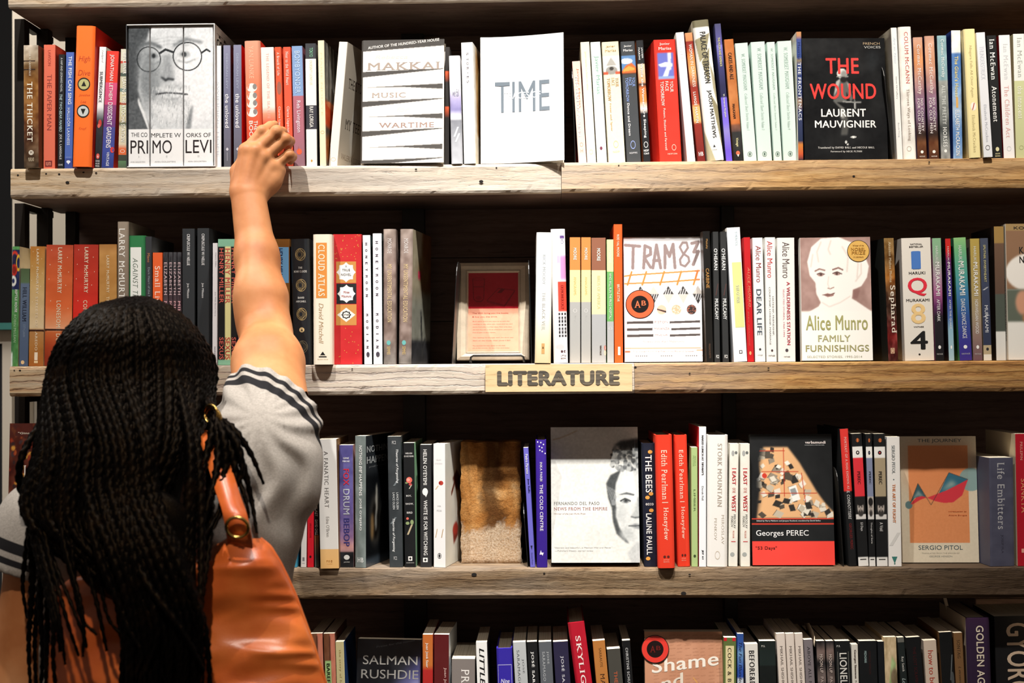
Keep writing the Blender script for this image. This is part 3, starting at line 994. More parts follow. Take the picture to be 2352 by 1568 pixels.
levi_books()
S(1, 493, 508, 493, 105, '#f4f4f2', 'thin white paperback with widely spaced pale letters beside the slipcase', [('SWIMMING HOME', .30, .92, .5, .36, '#c4ccd6')], front='#26303c')
S(1, 514, 531, 513, 104, [(0, '#8b8ca6'), (.45, '#6e7088'), (.75, '#6a6a7c'), (1, '#5a5c62')], 'first of two slim grey violet twins with white lettering on the top shelf',
  [('DEBORAH LEVY', .07, .36, .5, .28, '#a8b0c4'), ('the unloved', .40, .68, .5, .52, '#f2f2f6', 'b'), ('@d', .84, .87, .5, .4, '#d0d0d8'), ('@r', .88, .95, .5, .06, '#b0b0b8')], front='#3c3c48')
S(1, 537, 556, 536, 103, [(0, '#8b8ca6'), (.45, '#6e7088'), (.75, '#6a6a7c'), (1, '#5a5c62')], 'second slim grey violet twin with white lettering, its red front cover showing',
  [('DEBORAH LEVY', .07, .36, .5, .28, '#a8b0c4'), ('the unloved', .40, .68, .5, .52, '#f2f2f6', 'b'), ('@d', .84, .87, .5, .4, '#d0d0d8'), ('@r', .88, .95, .5, .06, '#b0b0b8')], front='#d8281c')
S(1, 567, 604, 561, 94, [(0, '#e8a284'), (.3, '#e48a68'), (.5, '#dc6a44'), (.75, '#d4482c'), (1, '#d04028')], 'salmon red hardcover with four white heads on its spine behind the reaching hand',
  [('YAN LIANKE', .04, .30, .42, .28, '#f0c0a0'), ('@o', .34, .41, .42, .66, '#f4ece4'), ('@o', .345, .39, .60, .26, '#8a8682'), ('@o', .41, .48, .42, .64, '#f0e8e0'), ('@o', .415, .46, .60, .26, '#8a8682'), ('@o', .47, .54, .42, .66, '#f0e8e0'), ('@o', .475, .52, .60, .26, '#8a8682'), ('@o', .54, .61, .42, .66, '#f4ece4'), ('@o', .545, .59, .60, .26, '#8a8682'), ('THE FOUR', .64, .84, .62, .24, '#f8ece0', 'b'), ('BOOKS', .64, .84, .32, .24, '#f8ece0', 'b')], hard=True, over=.006, front='#e8341c')
S(1, 606, 636, 599, 109, [(0, '#f6ece4'), (.5, '#f4e6dc'), (.56, '#e49a7a'), (.64, '#d8583a'), (1, '#d04a30')], 'white book fading to red under the fingertips',
  [('THE LEGEND OF THE SEA LIFE', .05, .60, .5, .20, '#e8a898')], hard=False, over=.008)
S(1, 638, 653, 631, 108, '#dd5a34', 'slim orange red paperback with a grey smudge at mid spine near the hand', [('A Breath of Life', .045, .24, .5, .4, '#f4dcd0', 'b'), ('@o', .29, .40, .55, .7, '#a0604c'), ('Clarice Lispector', .50, .74, .45, .42, '#f8e4d8', 'b')], mott=.03)
S(1, 656, 674, 650, 108, '#e0583a', 'slim plain orange red paperback beside the blue and mauve one', [('Near to the Wild Heart', .04, .32, .5, .4, '#f4dcd0', 'b'), ('Clarice Lispector', .50, .72, .45, .42, '#f8e4d8', 'b')])
S(1, 676, 701, 670, 106, [(0, '#84a2cc'), (.415, '#84a2cc'), (.416, '#b56a76'), (.75, '#a86a78'), (1, '#8c6a74')], 'paperback blue above and mauve below with a small orange bowl print',
  [('BOMBYONDER', .04, .395, .5, .48, '#bcd2ee', 'b'), ('Reb Livingston', .455, .72, .48, .46, '#ecdce4', 'b'), ('@o', .855, .905, .5, .5, '#e0603c'), ('@/', .835, .87, .42, .12, '#b04c38')])
S(1, 704, 729, 701, 100, [(0, '#3a3c40'), (.125, '#3a3c40'), (.126, '#f0eee2'), (.505, '#f2efe2'), (.506, '#3a3a42'), (.70, '#3a3a42'), (.701, '#f4f1e6'), (1, '#f2efe4')], 'white paperback with two charcoal blocks on its spine',
  [('TOKYO', .035, .11, .55, .32, '#8cc8a4', 'b'), ('DOESN\'T LOVE US', .14, .34, .52, .26, '#d4cfa8'), ('RAY LORIGA', .515, .685, .52, .36, '#f4f2ea', 'b'), ('@d', .945, .97, .5, .2, '#c8963c')])


def cup_art():
    p = Paint(40, 90, '#5a5248')
    p.poly([(0, 0), (1, .1), (1, .55), (0, .45)], '#7c7a74', .02)
    for k in range(9):
        p.line([(.1 + k * .1, .0), (.0 + k * .13, .5)], .02, '#c8c4b8' if k % 2 else '#2c2a26', .01, .7)
    p.rect(0, .48, .85, .68, '#d8562c', .03)
    p.ell(.5, .49, .42, .03, '#e88a5a', .01)
    p.ell(.4, .85, .5, .12, '#a8602c', .05)
    return p.noise(.05, .08).out()


S(1, 735, 750, 730, 93, '#f0e2c0', 'thin cream paperback with an orange cup on its turned front cover', [('MARIE NDIAYE', .1, .6, .5, .3, '#e4d4ac'), ('@g', .72, .745, .5, .6, '#d8b878')], yaw=-4, W=.11, fart=cup_art(), xt1=None, over=.012)
S(1, 753, 774, 779, 98, '#f3ebdf', 'leaning white paperback whose beige cover shows pale ghostly teeth', [('@g', .93, .96, .5, .6, '#d8c0a8')], yaw=-13, front='#d9cdb9', over=.02,
  ftexts=[('@o', .1, .45, .55, .24, '#e4dccd'), ('@o', .50, .88, .45, .24, '#e4dccd'), ('THE STORY OF', .27, .35, .55, .8, '#4a3f34', 'h'), ('MY TEETH', .60, .68, .5, .7, '#4a3f34', 'h'), ('VALERIA LUISELLI', .885, .93, .5, .8, '#8a7258', 'h')])


def makkai_art():
    p = Paint(130, 190, '#f2eee8')
    d = '#4a4642'
    p.poly([(0, 0), (1, 0), (1, .055), (0, .095)], d)
    for k, y in enumerate((.26, .50, .74, .975)):
        p.poly([(0, y), (0, y + .045), (.97, y - .012), (1, y - .02)], d)
    for k, y in enumerate((.375, .615, .86)):
        p.poly([(0, y + .012), (.98, y - .012), (.98, y + .032), (.5, y + .012)], d)
    return p.out()


S(1, 1020, 1031, 1022, 108, [(0, '#3a3634'), (.2, '#2a2624'), (.21, '#d85a30'), (.3, '#2a2624'), (.5, '#2a2624'), (.51, '#d85a30'), (.6, '#2a2624'), (1, '#2a2624')], 'dark paperback with orange bands half hidden behind the striped face-out book', [], over=.018)
F(1, 827, 1019, 93, 'white face-out hardcover crossed by slanted dark wedges', '#f2eee8',
  [('AUTHOR OF THE HUNDRED-YEAR HOUSE', .022, .045, .5, .88, '#f4f0ea', 'hbr'), ('Rebecca', .125, .155, .35, .4, '#e4d8c8', 'hi'), ('MAKKAI', .185, .245, .5, .9, '#a8988c', 'hb'), ('MUSIC', .43, .47, .32, .42, '#b0a094', 'hb'), ('for', .55, .585, .5, .16, '#e4d8c8', 'hi'), ('WARTIME', .675, .715, .54, .68, '#a08478', 'hb')],
  fart=makkai_art(), hard=True, T=.028, spine='#4a4642', tilt=5, over=.006, yaw=-1.5)
S(1, 1037, 1063, 1031, 128, [(0, '#eef0f2'), (.3, '#eceef2'), (.4, '#b8b0d8'), (.5, '#8c86b8'), (.56, '#eeeef2'), (.58, '#eeeef2'), (.6, '#8a8c94'), (.8, '#b0b2b8'), (1, '#c4c6cc')], 'short white hardcover with a violet and grey photograph low on its spine', [('we fall', .31, .38, .55, .6, '#5a5a60', 'hi'), ('@/', .66, .75, .5, .5, '#e8e8ec'), ('@/', .72, .80, .6, .5, '#e8e8ec')], hard=True, over=.004, mott=.03)


def gold_art():
    p = Paint(40, 90, '#f0e0c4')
    p.rect(0, 0, .18, 1, '#f6f2ea', .02).rect(.25, .05, 1, .75, '#c08a4a', .06)
    p.ell(.6, .35, .35, .18, '#e0b878', .04).ell(.75, .30, .12, .08, '#8a5a2c', .03)
    return p.rect(0, .75, 1, 1, '#efe4d0', .02).noise(.05, .1).out()


S(1, 1066, 1093, 1059, 98, '#f5f3ee', 'white paperback with small sideways letters and a golden brown cover beside the flared white book',
  [('S', .085, .105, .52, .2, '#4a4058'), ('T', .13, .15, .52, .2, '#4a4058'), ('O', .165, .185, .52, .2, '#4a4058'), ('R', .205, .225, .52, .2, '#4a4058'), ('I', .250, .255, .52, .08, '#4a4058'), ('E', .28, .3, .52, .2, '#4a4058'), ('S', .315, .335, .52, .2, '#4a4058')], yaw=-6, fart=gold_art(), over=.006)
F(1, 1104, 1296, 86, 'white face-out paperback with a flared cover and the big grey word TIME', '#eef0f2',
  [('TIME', .36, .60, .50, .66, '#737e88', 'h'), ('TRACES OF', .445, .495, .5, .44, '#f0f3f5', 'h')], T=.024, spine='#f2f3f4', tilt=3, yaw=0, over=.014, flare=.030)
# ---- books between the gap and the black face-out book
S(1, 1329, 1348, 1314, 141, '#eecdbf', 'short pale pink paperback at the gap beside a thin black bookend', [('Javier Marías', .07, .46, .62, .3, '#e07a54'), ('THE MAN OF FEELING', .14, .74, .38, .32, '#f6ece8', 'b'), ('@g', .80, .84, .5, .4, '#e09a80'), ('H', .86, .9, .5, .3, '#e09a80', 'h')], front='#c8341c')
S(1, 1349, 1370, 1333, 97, '#f2ead2', 'cream paperback with almost invisible lettering beside the pale pink one', [('javier marías | a heart so white', .08, .40, .5, .3, '#e4dcb4'), ('@g', .89, .93, .5, .4, '#e0d090')])
S(1, 1372, 1395, 1356, 97, [(0, '#e0ece2'), (.3, '#dcebe0'), (.515, '#d2e6da'), (.518, '#f3f1f1'), (.86, '#f3f1f1'), (.88, '#dcebe4'), (1, '#dcebe6')], 'pale mint and white paperback with a small dark dot near its foot', [('Javier Marías', .115, .43, .52, .5, '#8cb8a4'), ('@o', .865, .895, .48, .28, '#7a3c50')])


def faces(top, sea, acc, sky='#e8e6e0'):
    p = Paint(24, 150, top)
    p.rect(0.0, .12, 1, .275, sky)
    return p


def fever_art():
    p = faces('#eadfc4', '', '')
    p.poly([(.2, .20), (.5, .13), (.8, .20)], '#b0aca4', .02).ell(.5, .24, .34, .035, '#9a9690', .02).ell(.5, .225, .12, .016, '#3a3632', .01).rect(0, .25, .3, .275, '#c8583a').rect(.7, .25, 1, .275, '#c8583a')
    return p.noise(.015, .1).out()


def dance_art():
    p = faces('#3e4144', '', '', '#5c86b8')
    p.ell(.35, .165, .42, .022, '#f2f0ec', .01).poly([(0, .25), (.3, .20), (.7, .18), (1, .22), (1, .275), (0, .275)], '#d8682c', .01).poly([(.1, .235), (.5, .205), (.9, .225), (.9, .24), (.1, .25)], '#f0a048', .01).rect(0, .262, 1, .275, '#4a2c20', .01)
    return p.out()


def red_art():
    p = Paint(24, 150, '#e0301f')
    p.rect(.14, .11, .86, .325, '#6a72c4').poly([(.60, .11), (.75, .11), (.72, .25), (.6, .25)], '#e6e8f0', .01).poly([(.16, .205), (.5, .185), (.8, .2), (.8, .225), (.3, .225)], '#eceef4', .01).poly([(.3, .32), (.55, .22), (.7, .22), (.55, .32)], '#d8e0ee', .01).rect(.14, .30, .86, .325, '#8aa0d0', .01)
    return p.out()


MTX = lambda a, b: [('Javier', .03, .05, .5, .56, a, 'hb'), ('Marías', .063, .083, .5, .66, a, 'hb'), ('YOUR', .30, .375, .78, .2, b, 'b'), ('FACE', .30, .365, .54, .2, b, 'b')]
S(1, 1398, 1437, 1382, 97, '#eadfc4', 'wide cream paperback with a small racing car picture high on its spine', MTX('#d8b47c', '#e0b888') + [('TOMORROW', .30, .49, .28, .2, '#dca870', 'b'), ('Fever and Spear', .51, .74, .30, .14, '#dcae7c', 'b'), ('@g', .82, .88, .5, .3, '#dcc08c'), ('NDP', .905, .92, .5, .4, '#dcc08c', 'h')], art=fever_art())
S(1, 1440, 1473, 1425, 96, '#3e4144', 'dark grey paperback with a small red train picture high on its spine', MTX('#f2f0ee', '#8ca4dc') + [('TOMORROW', .30, .50, .30, .2, '#8ca4dc', 'b'), ('Dance and Dream', .51, .78, .32, .16, '#f0eeee', 'b'), ('@g', .82, .89, .5, .36, '#8c9cd0'), ('NDP995', .915, .93, .5, .56, '#c8c8cc', 'hb')], art=dance_art())
S(1, 1478, 1495, 1461, 93, [(0, '#17181c'), (.19, '#17181c'), (.2, '#ecc8ac'), (.34, '#e09a6c'), (.36, '#1c1416'), (.40, '#d8743c'), (.5, '#e8843c'), (.56, '#f0e0d4'), (.60, '#17171c'), (1, '#131418')], 'narrow black paperback with flame coloured patches beside the red wedge of a book', [('JAVIER', .06, .15, .72, .26, '#f0f0f0', 'b'), ('MARÍAS', .06, .16, .35, .26, '#f0f0f0', 'b'), ('While the Women Are Sleeping', .19, .80, .5, .42, '#f2f2f2', 'b'), ('@g', .83, .88, .5, .6, '#d8d8d8'), ('NDP', .895, .912, .5, .7, '#f0f0f0', 'hb'), ('1263', .92, .935, .5, .7, '#f0f0f0', 'hb')])
S(1, 1516, 1567, 1501, 92, '#e0301f', 'thick red paperback with a white aeroplane picture, its back cover turned out', [('Javier', .025, .05, .5, .48, '#f8e4de', 'hb'), ('Marías', .06, .085, .5, .58, '#f8e4de', 'hb'), ('YOUR', .34, .43, .72, .15, '#f6dcd4', 'b'), ('FACE', .34, .42, .50, .15, '#f6dcd4', 'b'), ('TOMORROW', .34, .54, .28, .15, '#f6dcd4', 'b'), ('Poison, Shadow and Farewell', .56, .90, .32, .11, '#f4d4cc', 'b'), ('@g', .855, .905, .68, .2, '#f0b8a8'), ('NDP1206', .925, .938, .6, .44, '#f0b8a8', 'hb')], art=red_art(), yaw=5, W=.12, front='#e0301f', over=.016)
S(1, 1579, 1598, 1552, 75, '#eeeeee', 'plain white paperback with barely visible grey lettering beside the thick red one', [('Such a Life', .06, .22, .5, .4, '#d4d6d8')], over=.014)
S(1, 1603, 1621, 1573, 76, [(0, '#d89a6a'), (.06, '#d08a58'), (.07, '#8a2018'), (.12, '#a83420'), (.18, '#d8823c'), (.3, '#e0a060'), (.42, '#8c2418'), (.55, '#a83a20'), (.58, '#e0a868'), (.68, '#e8b070'), (.71, '#8a2416'), (1, '#6a1410')], 'slim dark red paperback with orange photograph patches beside the spiky white book', [('WOMAN', .09, .21, .55, .42, '#f4e8e0', 'b'), ('IN DARKNESS', .22, .42, .55, .4, '#f4e4d8'), ('LUISGÉ MARTÍN', .46, .70, .52, .42, '#f6ece4', 'b'), ('HB', .925, .955, .5, .62, '#f6f0ec', 'hb')], over=.012)


def palace_art():
    p = Paint(26, 150, '#ecebe6')
    o = '#8c8464'
    p.rect(0, 0, 1, .055, '#7c765c').poly([(0, .055), (.3, .055), (0, .09)], '#ecebe6')
    p.poly([(.05, .14), (.95, .10), (.6, .25), (.2, .30)], '#9a9272', .01).poly([(.3, .30), (.85, .2), (.6, .46)], '#8c8464', .01)
    p.poly([(.75, .30), (1, .42), (1, .62), (.82, .50)], '#a49c80', .01).poly([(1, .62), (.6, .52), (1, .95)], o, .01).poly([(0, .78), (.5, 1), (0, 1)], '#b0a888', .01)
    return p.out()


S(1, 1626, 1664, 1590, 48, '#ecebe6', 'tall white hardcover with olive shards and big black spine lettering', [('PALACE OF TREASON', .085, .45, .55, .36, '#2c2c2e', 'b'), ('JASON MATTHEWS', .50, .84, .55, .30, '#2c2c2e', 'b'), ('@t', .885, .905, .5, .16, '#2c2c2e'), ('SCRIBNER', .92, .928, .5, .3, '#6a6a6a', 'h')], hard=True, art=palace_art(), over=.006, back='#e8e4d4')
S(1, 1668, 1683, 1641, 55, [(0, '#4a4a70'), (.15, '#5c58a0'), (.16, '#7c78c8'), (.3, '#3a3a70'), (.45, '#20204a'), (.53, '#20204a'), (.54, '#7060d0'), (.72, '#7a68d8'), (.78, '#8a80c8'), (.92, '#6a50c8'), (1, '#6850d0')], 'tall narrow purple and navy paperback leaning beside the orange and black one', [('THE MOON AND SIXPENCE', .10, .31, .5, .34, '#e4e0a0', 'b'), ('W. Somerset Maugham', .51, .68, .5, .34, '#e8e8d8', 'b')])
S(1, 1686, 1708, 1663, 91, [(0, '#c87638'), (.3, '#b86c34'), (.5, '#c07840'), (.69, '#b8642c'), (.70, '#7a4a34'), (.75, '#5c4038'), (.76, '#242424'), (1, '#1c1c1c')], 'tan and black paperback beside four pale mint books', [('CAKES AND ALE', .11, .33, .5, .40, '#3c2014', 'b'), ('MAUGHAM', .53, .65, .45, .28, '#3c2014', 'b'), ('Vintage', .81, .88, .5, .34, '#e8e0a8', 'i'), ('@o', .915, .95, .5, .42, '#e86a4c'), ('@v', .945, .965, .5, .24, '#e8e0d4')], mott=.04)
for k, (a, b, c, y) in enumerate(((1709, 1739, 1688, 100), (1741, 1774, 1724, 97), (1778, 1797, 1761, 97), (1800, 1833, 1785, 95))):
    S(1, a, b, c, y, '#cfe2da', ('first', 'second', 'third and thinnest', 'fourth')[k] + ' of four pale mint paperbacks in a row, ' + ('beside the tan and black book', 'widest but one', 'squeezed between wide ones', 'beside the deep blue book')[k],
      [('W. SOMERSET MAUGHAM', .05 if k else .09, .40, .56, .28, '#8ca49c'), ('Collected Short Stories', .43, .66, .54, .22, '#a0b4ac', 'i'), ('Volume %d' % (k + 1), .67, .74, .52, .2, '#a0b4ac', 'i'), ('@g', .92, .965, .5, .36 * 30 / (b - a), '#5c7068'), ('@o', .93, .955, .5, .16 * 30 / (b - a), '#5c7068')])
S(1, 1834, 1846, 1829, 73, [(0, '#c88a5c'), (.03, '#b8845c'), (.06, '#3a4c8c'), (.2, '#2c4484'), (.22, '#8a7a60'), (.26, '#2c3c74'), (.5, '#2a3868'), (.54, '#8c6a48'), (.62, '#2c3660'), (.85, '#1c2848'), (.88, '#c87a30'), (.95, '#c8542c'), (1, '#1c2030')], 'slim deep blue book with orange figures beside the black face-out cover', [('Mauriac', .08, .22, .5, .5, '#1c2c6c', 'b'), ('THE FRONTENACS', .24, .69, .5, .60, '#e8eaf0', 'b')], over=.004, back='#e8e4dc')


def wound_art():
    p = Paint(120, 165, '#0d0f12')
    g = '#b8b8b8'
    p.poly([(.78, .12), (.90, .10), (.93, .20), (.84, .30), (.78, .24)], '#1d2023', .03)
    p.poly([(.46, .33), (.53, .35), (.55, .40), (.60, .50), (.57, .53), (.52, .44), (.52, .53), (.40, .53), (.50, .58), (.47, .60), (.36, .52), (.37, .46), (.40, .38)], '#5c5c5a', .008)
    p.poly([(.40, .36), (.46, .33), (.42, .42), (.37, .48)], '#a8a8a4', .006)
    p.poly([(.53, .36), (.56, .38), (.55, .42)], '#a8a8a4', .006)
    p.ell(.475, .295, .062, .042, '#cfcfcb', .004).ell(.50, .30, .04, .03, '#8a8a86', .01)
    p.rect(.41, .315, .55, .325, '#8c8c88', .004).ell(.49, .345, .04, .025, '#1c1c1c', .006)
    p.line([(.48, .525), (.62, .53), (.69, .53)], .008, '#8c8c8a', .002).line([(.60, .44), (.62, .53)], .006, '#787876', .002).line([(.62, .54), (.62, .58)], .01, '#9a9a98', .003)
    p.poly([(.42, .60), (.52, .60), (.54, .72), (.52, .80), (.44, .80), (.46, .70)], '#4a4a48', .012).ell(.47, .63, .03, .03, '#a0a09c', .01)
    p.ell(.59, .815, .035, .008, '#dcdcd8', .003).ell(.50, .855, .012, .012, '#dcdcd8', .003).ell(.52, .875, .010, .008, '#dcdcd8', .003)
    return p.noise(.008, .03).out()


F(1, 1848, 2040, 88, 'black face-out paperback with red hand lettering over a grey soldier', '#0d0f12',
  [('FRENCH', .035, .055, .84, .20, '#b09a7c', 'h'), ('VOICES', .065, .085, .85, .2, '#b8b8b4', 'h'), ('THE', .165, .295, .48, .40, '#e8403c', 'hbx'), ('WOUND', .375, .505, .48, .80, '#e8403c', 'hb'), ('LAURENT', .585, .65, .48, .54, '#eceae6', 'hb'), ('MAUVIGNIER', .68, .74, .50, .74, '#eceae6', 'hb'), ('Translated by DAVID BALL and NICOLE BALL', .895, .915, .5, .68, '#d4d2ce', 'hb'), ('Foreword by NICK FLYNN', .928, .945, .5, .38, '#d4d2ce', 'hb')],
  fart=wound_art(), gloss=True, T=.018, spine='#101214', tilt=4, over=.006, yaw=2.5)
S(1, 2061, 2075, 2046, 64, '#ececea', 'slim white paperback beside a black bookend, its lined white back turned out', [('Art in Time', .07, .27, .5, .34, '#b8c8dc', 'i'), ('Steve McCaffery', .37, .54, .5, .3, '#8a8e92'), ('BookThug', .72, .83, .5, .3, '#a8acb0')], yaw=3, back='#e4e4e0')
S(1, 2076, 2106, 2063, 62, '#efece6', 'white marbled hardcover with red spaced capitals beside two brown twins', [('COLUM McCANN', .04, .43, .58, .30, '#c4453c'), ('Thirteen Ways of Looking', .47, .86, .52, .28, '#8a7464'), ('@g', .90, .94, .45, .36, '#b8aca0')], hard=True, mott=.05, over=.01)
for k, (a, b, c, y) in enumerate(((2108, 2130, 2097, 86), (2135, 2158, 2123, 83))):
    S(1, a, b, c, y, [(0, '#c89a86'), (.2, '#d8905c' if k == 0 else '#d8a080'), (.35, '#b88a80'), (.5, '#8c6a84'), (.65, '#6c5270'), (.75, '#4a3436'), (.79, '#2c1810'), (.86, '#6a3c1c'), (1, '#4c2814')], ('first' if k == 0 else 'second') + ' of two sunset coloured twins with a brown foot, ' + ('beside the white marbled spine' if k == 0 else 'beside the grey blue book'),
      [('Cormac McCarthy', .06, .47, .5, .46, '#eee0dc', 'b'), ('NO COUNTRY', .50, .77, .68, .26, '#ece4e4', 'b'), ('FOR OLD MEN', .50, .79, .34, .26, '#ece4e4', 'b'), ('@o', .925, .95, .5, .32, '#f4f0ea'), ('VINTAGE', .97, .98, .5, .6, '#e8e0d8', 'h')], mott=.05)
S(1, 2162, 2184, 2152, 82, [(0, '#8cb0ba'), (.36, '#86a8b0'), (.37, '#a4a8a4'), (.5, '#8c908e'), (.66, '#787c7a'), (.75, '#3c4040'), (.9, '#9a9c9a'), (1, '#8c8e8c')], 'grey blue paperback with a misty landscape print beside the brown twins', [('Cormac McCarthy', .03, .34, .5, .42, '#e8f0f0', 'b'), ('ALL THE PRETTY', .40, .72, .5, .38, '#dce0de', 'b'), ('HORSES', .74, .90, .5, .42, '#f0f2f0', 'b'), ('@o', .92, .945, .5, .3, '#f4f4f2')], mott=.06)
S(1, 2190, 2212, 2185, 70, [(0, '#f0f0ee'), (.175, '#eeeeec'), (.178, '#4c78b8'), (.4, '#6a94cc'), (.6, '#a8c0dc'), (.8, '#5c88c4'), (1, '#88a8d0')], 'blue and white watercolour paperback with a bright blue back cover', [("The Giant's House", .2, .52, .5, .4, '#e8d890', 'b'), ('@r', .52, .60, .5, .24, '#d8a860'), ('ELIZABETH McCRACKEN', .62, .97, .5, .42, '#f2f4f8', 'b')], back='#2c4cb0', yaw=1.5, mott=.07)
S(1, 2227, 2254, 2213, 67, '#efe2a8', 'pale yellow hardcover with a red and white button on its spine', [('Niagara Falls All Over Again', .13, .53, .5, .28, '#b8a878'), ('@o', .57, .635, .55, .5, '#f4eee4'), ('@/', .575, .63, .55, .26, '#b8402c'), ('Elizabeth McCracken', .67, .96, .5, .26, '#b8a878')], hard=True, over=-.002)
S(1, 2260, 2281, 2242, 75, '#e6e8ee', 'white paperback jutting over the shelf edge beside a black spine', [('THUNDERSTRUCK', .11, .38, .5, .5, '#ccd0dc'), ('Elizabeth McCracken', .58, .88, .5, .3, '#b0b4c0'), ('@g', .905, .945, .5, .5, '#2c2424')], over=-.007)
S(1, 2281, 2304, 2266, 82, '#121416', 'black paperback with bold white serif lettering among white ones', [('Ian McEwan', .03, .36, .5, .50, '#f4f4f2', 'b'), ('Atonement', .41, .70, .5, .5, '#f4f4f2', 'b'), ('@o', .905, .94, .5, .36, '#d8d4a8'), ('ANCHOR', .953, .965, .5, .5, '#d8d4a8', 'hb'), ('BOOKS', .972, .984, .5, .5, '#d8d4a8', 'hb')])
S(1, 2306, 2332, 2294, 81, '#eeeef0', 'white paperback with pink lettering low on its spine beside the black one', [('Ian McEwan', .07, .36, .55, .42, '#ccd0d4'), ('The Children Act', .41, .83, .5, .42, '#dca4a0'), ('@g', .90, .94, .5, .4, '#c8ccd0')], front='#b01c24')
S(1, 2334, 2360, 2327, 78, [(0, '#eeeeea'), (.375, '#eeeeea'), (.378, '#ccd0a0'), (1, '#c4c898')], 'white and sage green paperback at the cut edge of the top shelf', [('Ian McEwan', .03, .35, .55, .42, '#a8aca8'), ('the innocent', .42, .68, .5, .42, '#f0f0e0', 'b'), ('@g', .895, .93, .5, .4, '#a0a474')])

# ================================================================ shelf with the sign
def reptile_art():
    p = Paint(20, 130, '#4f8a4c')
    p.rect(0, 0, 1, .36, '#1c2450')
    p.ell(.35, .12, .55, .08, '#c8301c').ell(.35, .12, .40, .055, '#1c1c40').ell(.85, .14, .3, .07, '#e0b030').ell(.85, .14, .2, .045, '#1c2450').ell(.3, .2, .4, .05, '#b82418').ell(.3, .2, .25, .03, '#7a1810').rect(0, 0, 1, .03, '#5a9a58')
    p.ring(.2, .29, .3, .032, .08, '#d8d8d0')
    p.poly([(0, .62), (.5, .7), (.3, 1), (0, 1)], '#3c7440', .05).rect(0, .88, .25, 1, '#e4ece4', .05)
    return p.noise(.05, .2).out()


S(2, 24, 41, 28, 566, [(0, '#4f8a4c'), (1, '#4f8a4c')], 'green paperback with a red and blue snake pattern at the open end of its shelf', [('REPTILE HOUSE', .36, .55, .62, .34, '#e8eee4', 'b'), ('ROBIN McLEAN', .57, .80, .5, .34, '#a8c8a0')], art=reptile_art(), front='#cfc4a8', W=.054)
S(2, 43, 64, 47, 617, [(0, '#4a5c3c'), (.14, '#556c4c'), (.16, '#5c6c84'), (1, '#4c5c78')], 'short slate blue paperback beside the green snake patterned one', [('HILL WILLIAM', .19, .54, .5, .46, '#20283c', 'b'), ('SCOTT McCLANAHAN', .57, .70, .5, .24, '#8c9cb4'), ('@o', .94, .98, .4, .4, '#e0c090')], front='#1c2838', W=.054)
LM = lambda t2, a, b: [('LARRY McMURTRY', .02, .40, .52, .15, '#f0e0c4', 'b'), (t2, a, b, .5, .16, '#ecd8b8', 'b')] + [('@o', v, v + .008, u, .022, '#f4e8cc') for v, u in ((.04, .2), (.1, .8), (.16, .15), (.22, .85), (.28, .12), (.33, .75), (.46, .2), (.52, .85))]
LM2 = [('@r', .695, .708, .5, 1, '#38180c'), ('@r', .885, .95, .5, .22, '#f0e0c8'), ('@r', .955, .975, .5, .26, '#e8cca0')]
S(2, 65, 99, 69, 566, [(0, '#b0702c'), (.12, '#b88440'), (.3, '#c8a468'), (.68, '#dcc49c'), (.70, '#b88450'), (.85, '#b07434'), (1, '#a05c24')], 'golden tan paperback with a dark horizon line, first of the starry western row', LM('STREETS OF LAREDO', .42, .87) + LM2, mott=.02, W=.122)
S(2, 101, 163, 106, 563, [(0, '#b8482c'), (.2, '#c8582c'), (.5, '#d86430'), (.66, '#e89a6c'), (.70, '#eca880'), (.72, '#c86430'), (.85, '#a83c18'), (1, '#7c2410')], 'fattest orange paperback of the starry western row', LM('LONESOME DOVE', .46, .86) + LM2, mott=.02)
S(2, 165, 222, 169, 562, [(0, '#a82c1c'), (.3, '#c0301c'), (.55, '#d8281c'), (.66, '#e83020'), (.70, '#b82418'), (1, '#7c1810')], 'bright red paperback of the starry western row, behind the dark hair', LM('COMANCHE MOON', .46, .86) + LM2, mott=.02)
S(2, 227, 268, 227, 561, [(0, '#a06c34'), (.08, '#c08c4c'), (.3, '#b07c3c'), (.5, '#b88848'), (1, '#a87038')], 'brass coloured paperback between the bright red and the tall grey spines', [('LARRY McMURTRY', .09, .40, .5, .15, '#ecd8b4', 'b'), ('TERMS OF ENDEARMENT', .43, .9, .5, .16, '#e8d0a8', 'b')], mott=.03)
S(2, 268, 294, 269, 509, [(0, '#9a8c7c'), (.3, '#8c7c6c'), (1, '#6c6054')], 'tall grey beige hardcover with huge white sideways capitals', [('LARRY McMURTRY', .045, .62, .42, .52, '#f0ece4', 'b')], hard=True, over=.01, front='#7c766c')
S(2, 295, 334, 295, 541, '#2f7d4a', 'green hardcover with a long white title panel on its spine', [('@r', .09, .95, .42, .66, '#eceee8'), ('AGAINST THE COUNTRY', .17, .80, .40, .30, '#5a6a5c', 'i')], hard=True, over=.012, front='#2a6a3c')
S(2, 335, 350, 334, 543, '#34363a', 'slim charcoal paperback between the green panel spine and the orange one', [('Miano', .13, .20, .5, .4, '#c88454'), ('Dark Heart of the Night', .24, .52, .5, .42, '#98a0a8')], front='#43474c')
S(2, 350, 373, 350, 580, '#e8622c', 'small bright orange paperback with white lettering above the dark hair', [('Small Lives', .12, .52, .5, .52, '#fbe4d4')])
for k, (a, b) in enumerate(((374, 386), (386.5, 396.5), (397, 405.5), (406, 416.5))):
    S(2, a, b, a, 579, [(0, '#3a3a3e'), (.3, '#2c282c'), (.45, '#4c3a40'), (.7, '#241c20'), (1, '#181416')], ('first', 'second', 'third', 'fourth') [k] + ' of four thin dark copies with pink capitals, counted from the small orange book', [('ELIZABETH', .09, .38, .5, .58, '#d0b4b8', 'b'), ('MIKESCH', .43, .70, .5, .58, '#d8a4a8', 'b')], mott=.08)
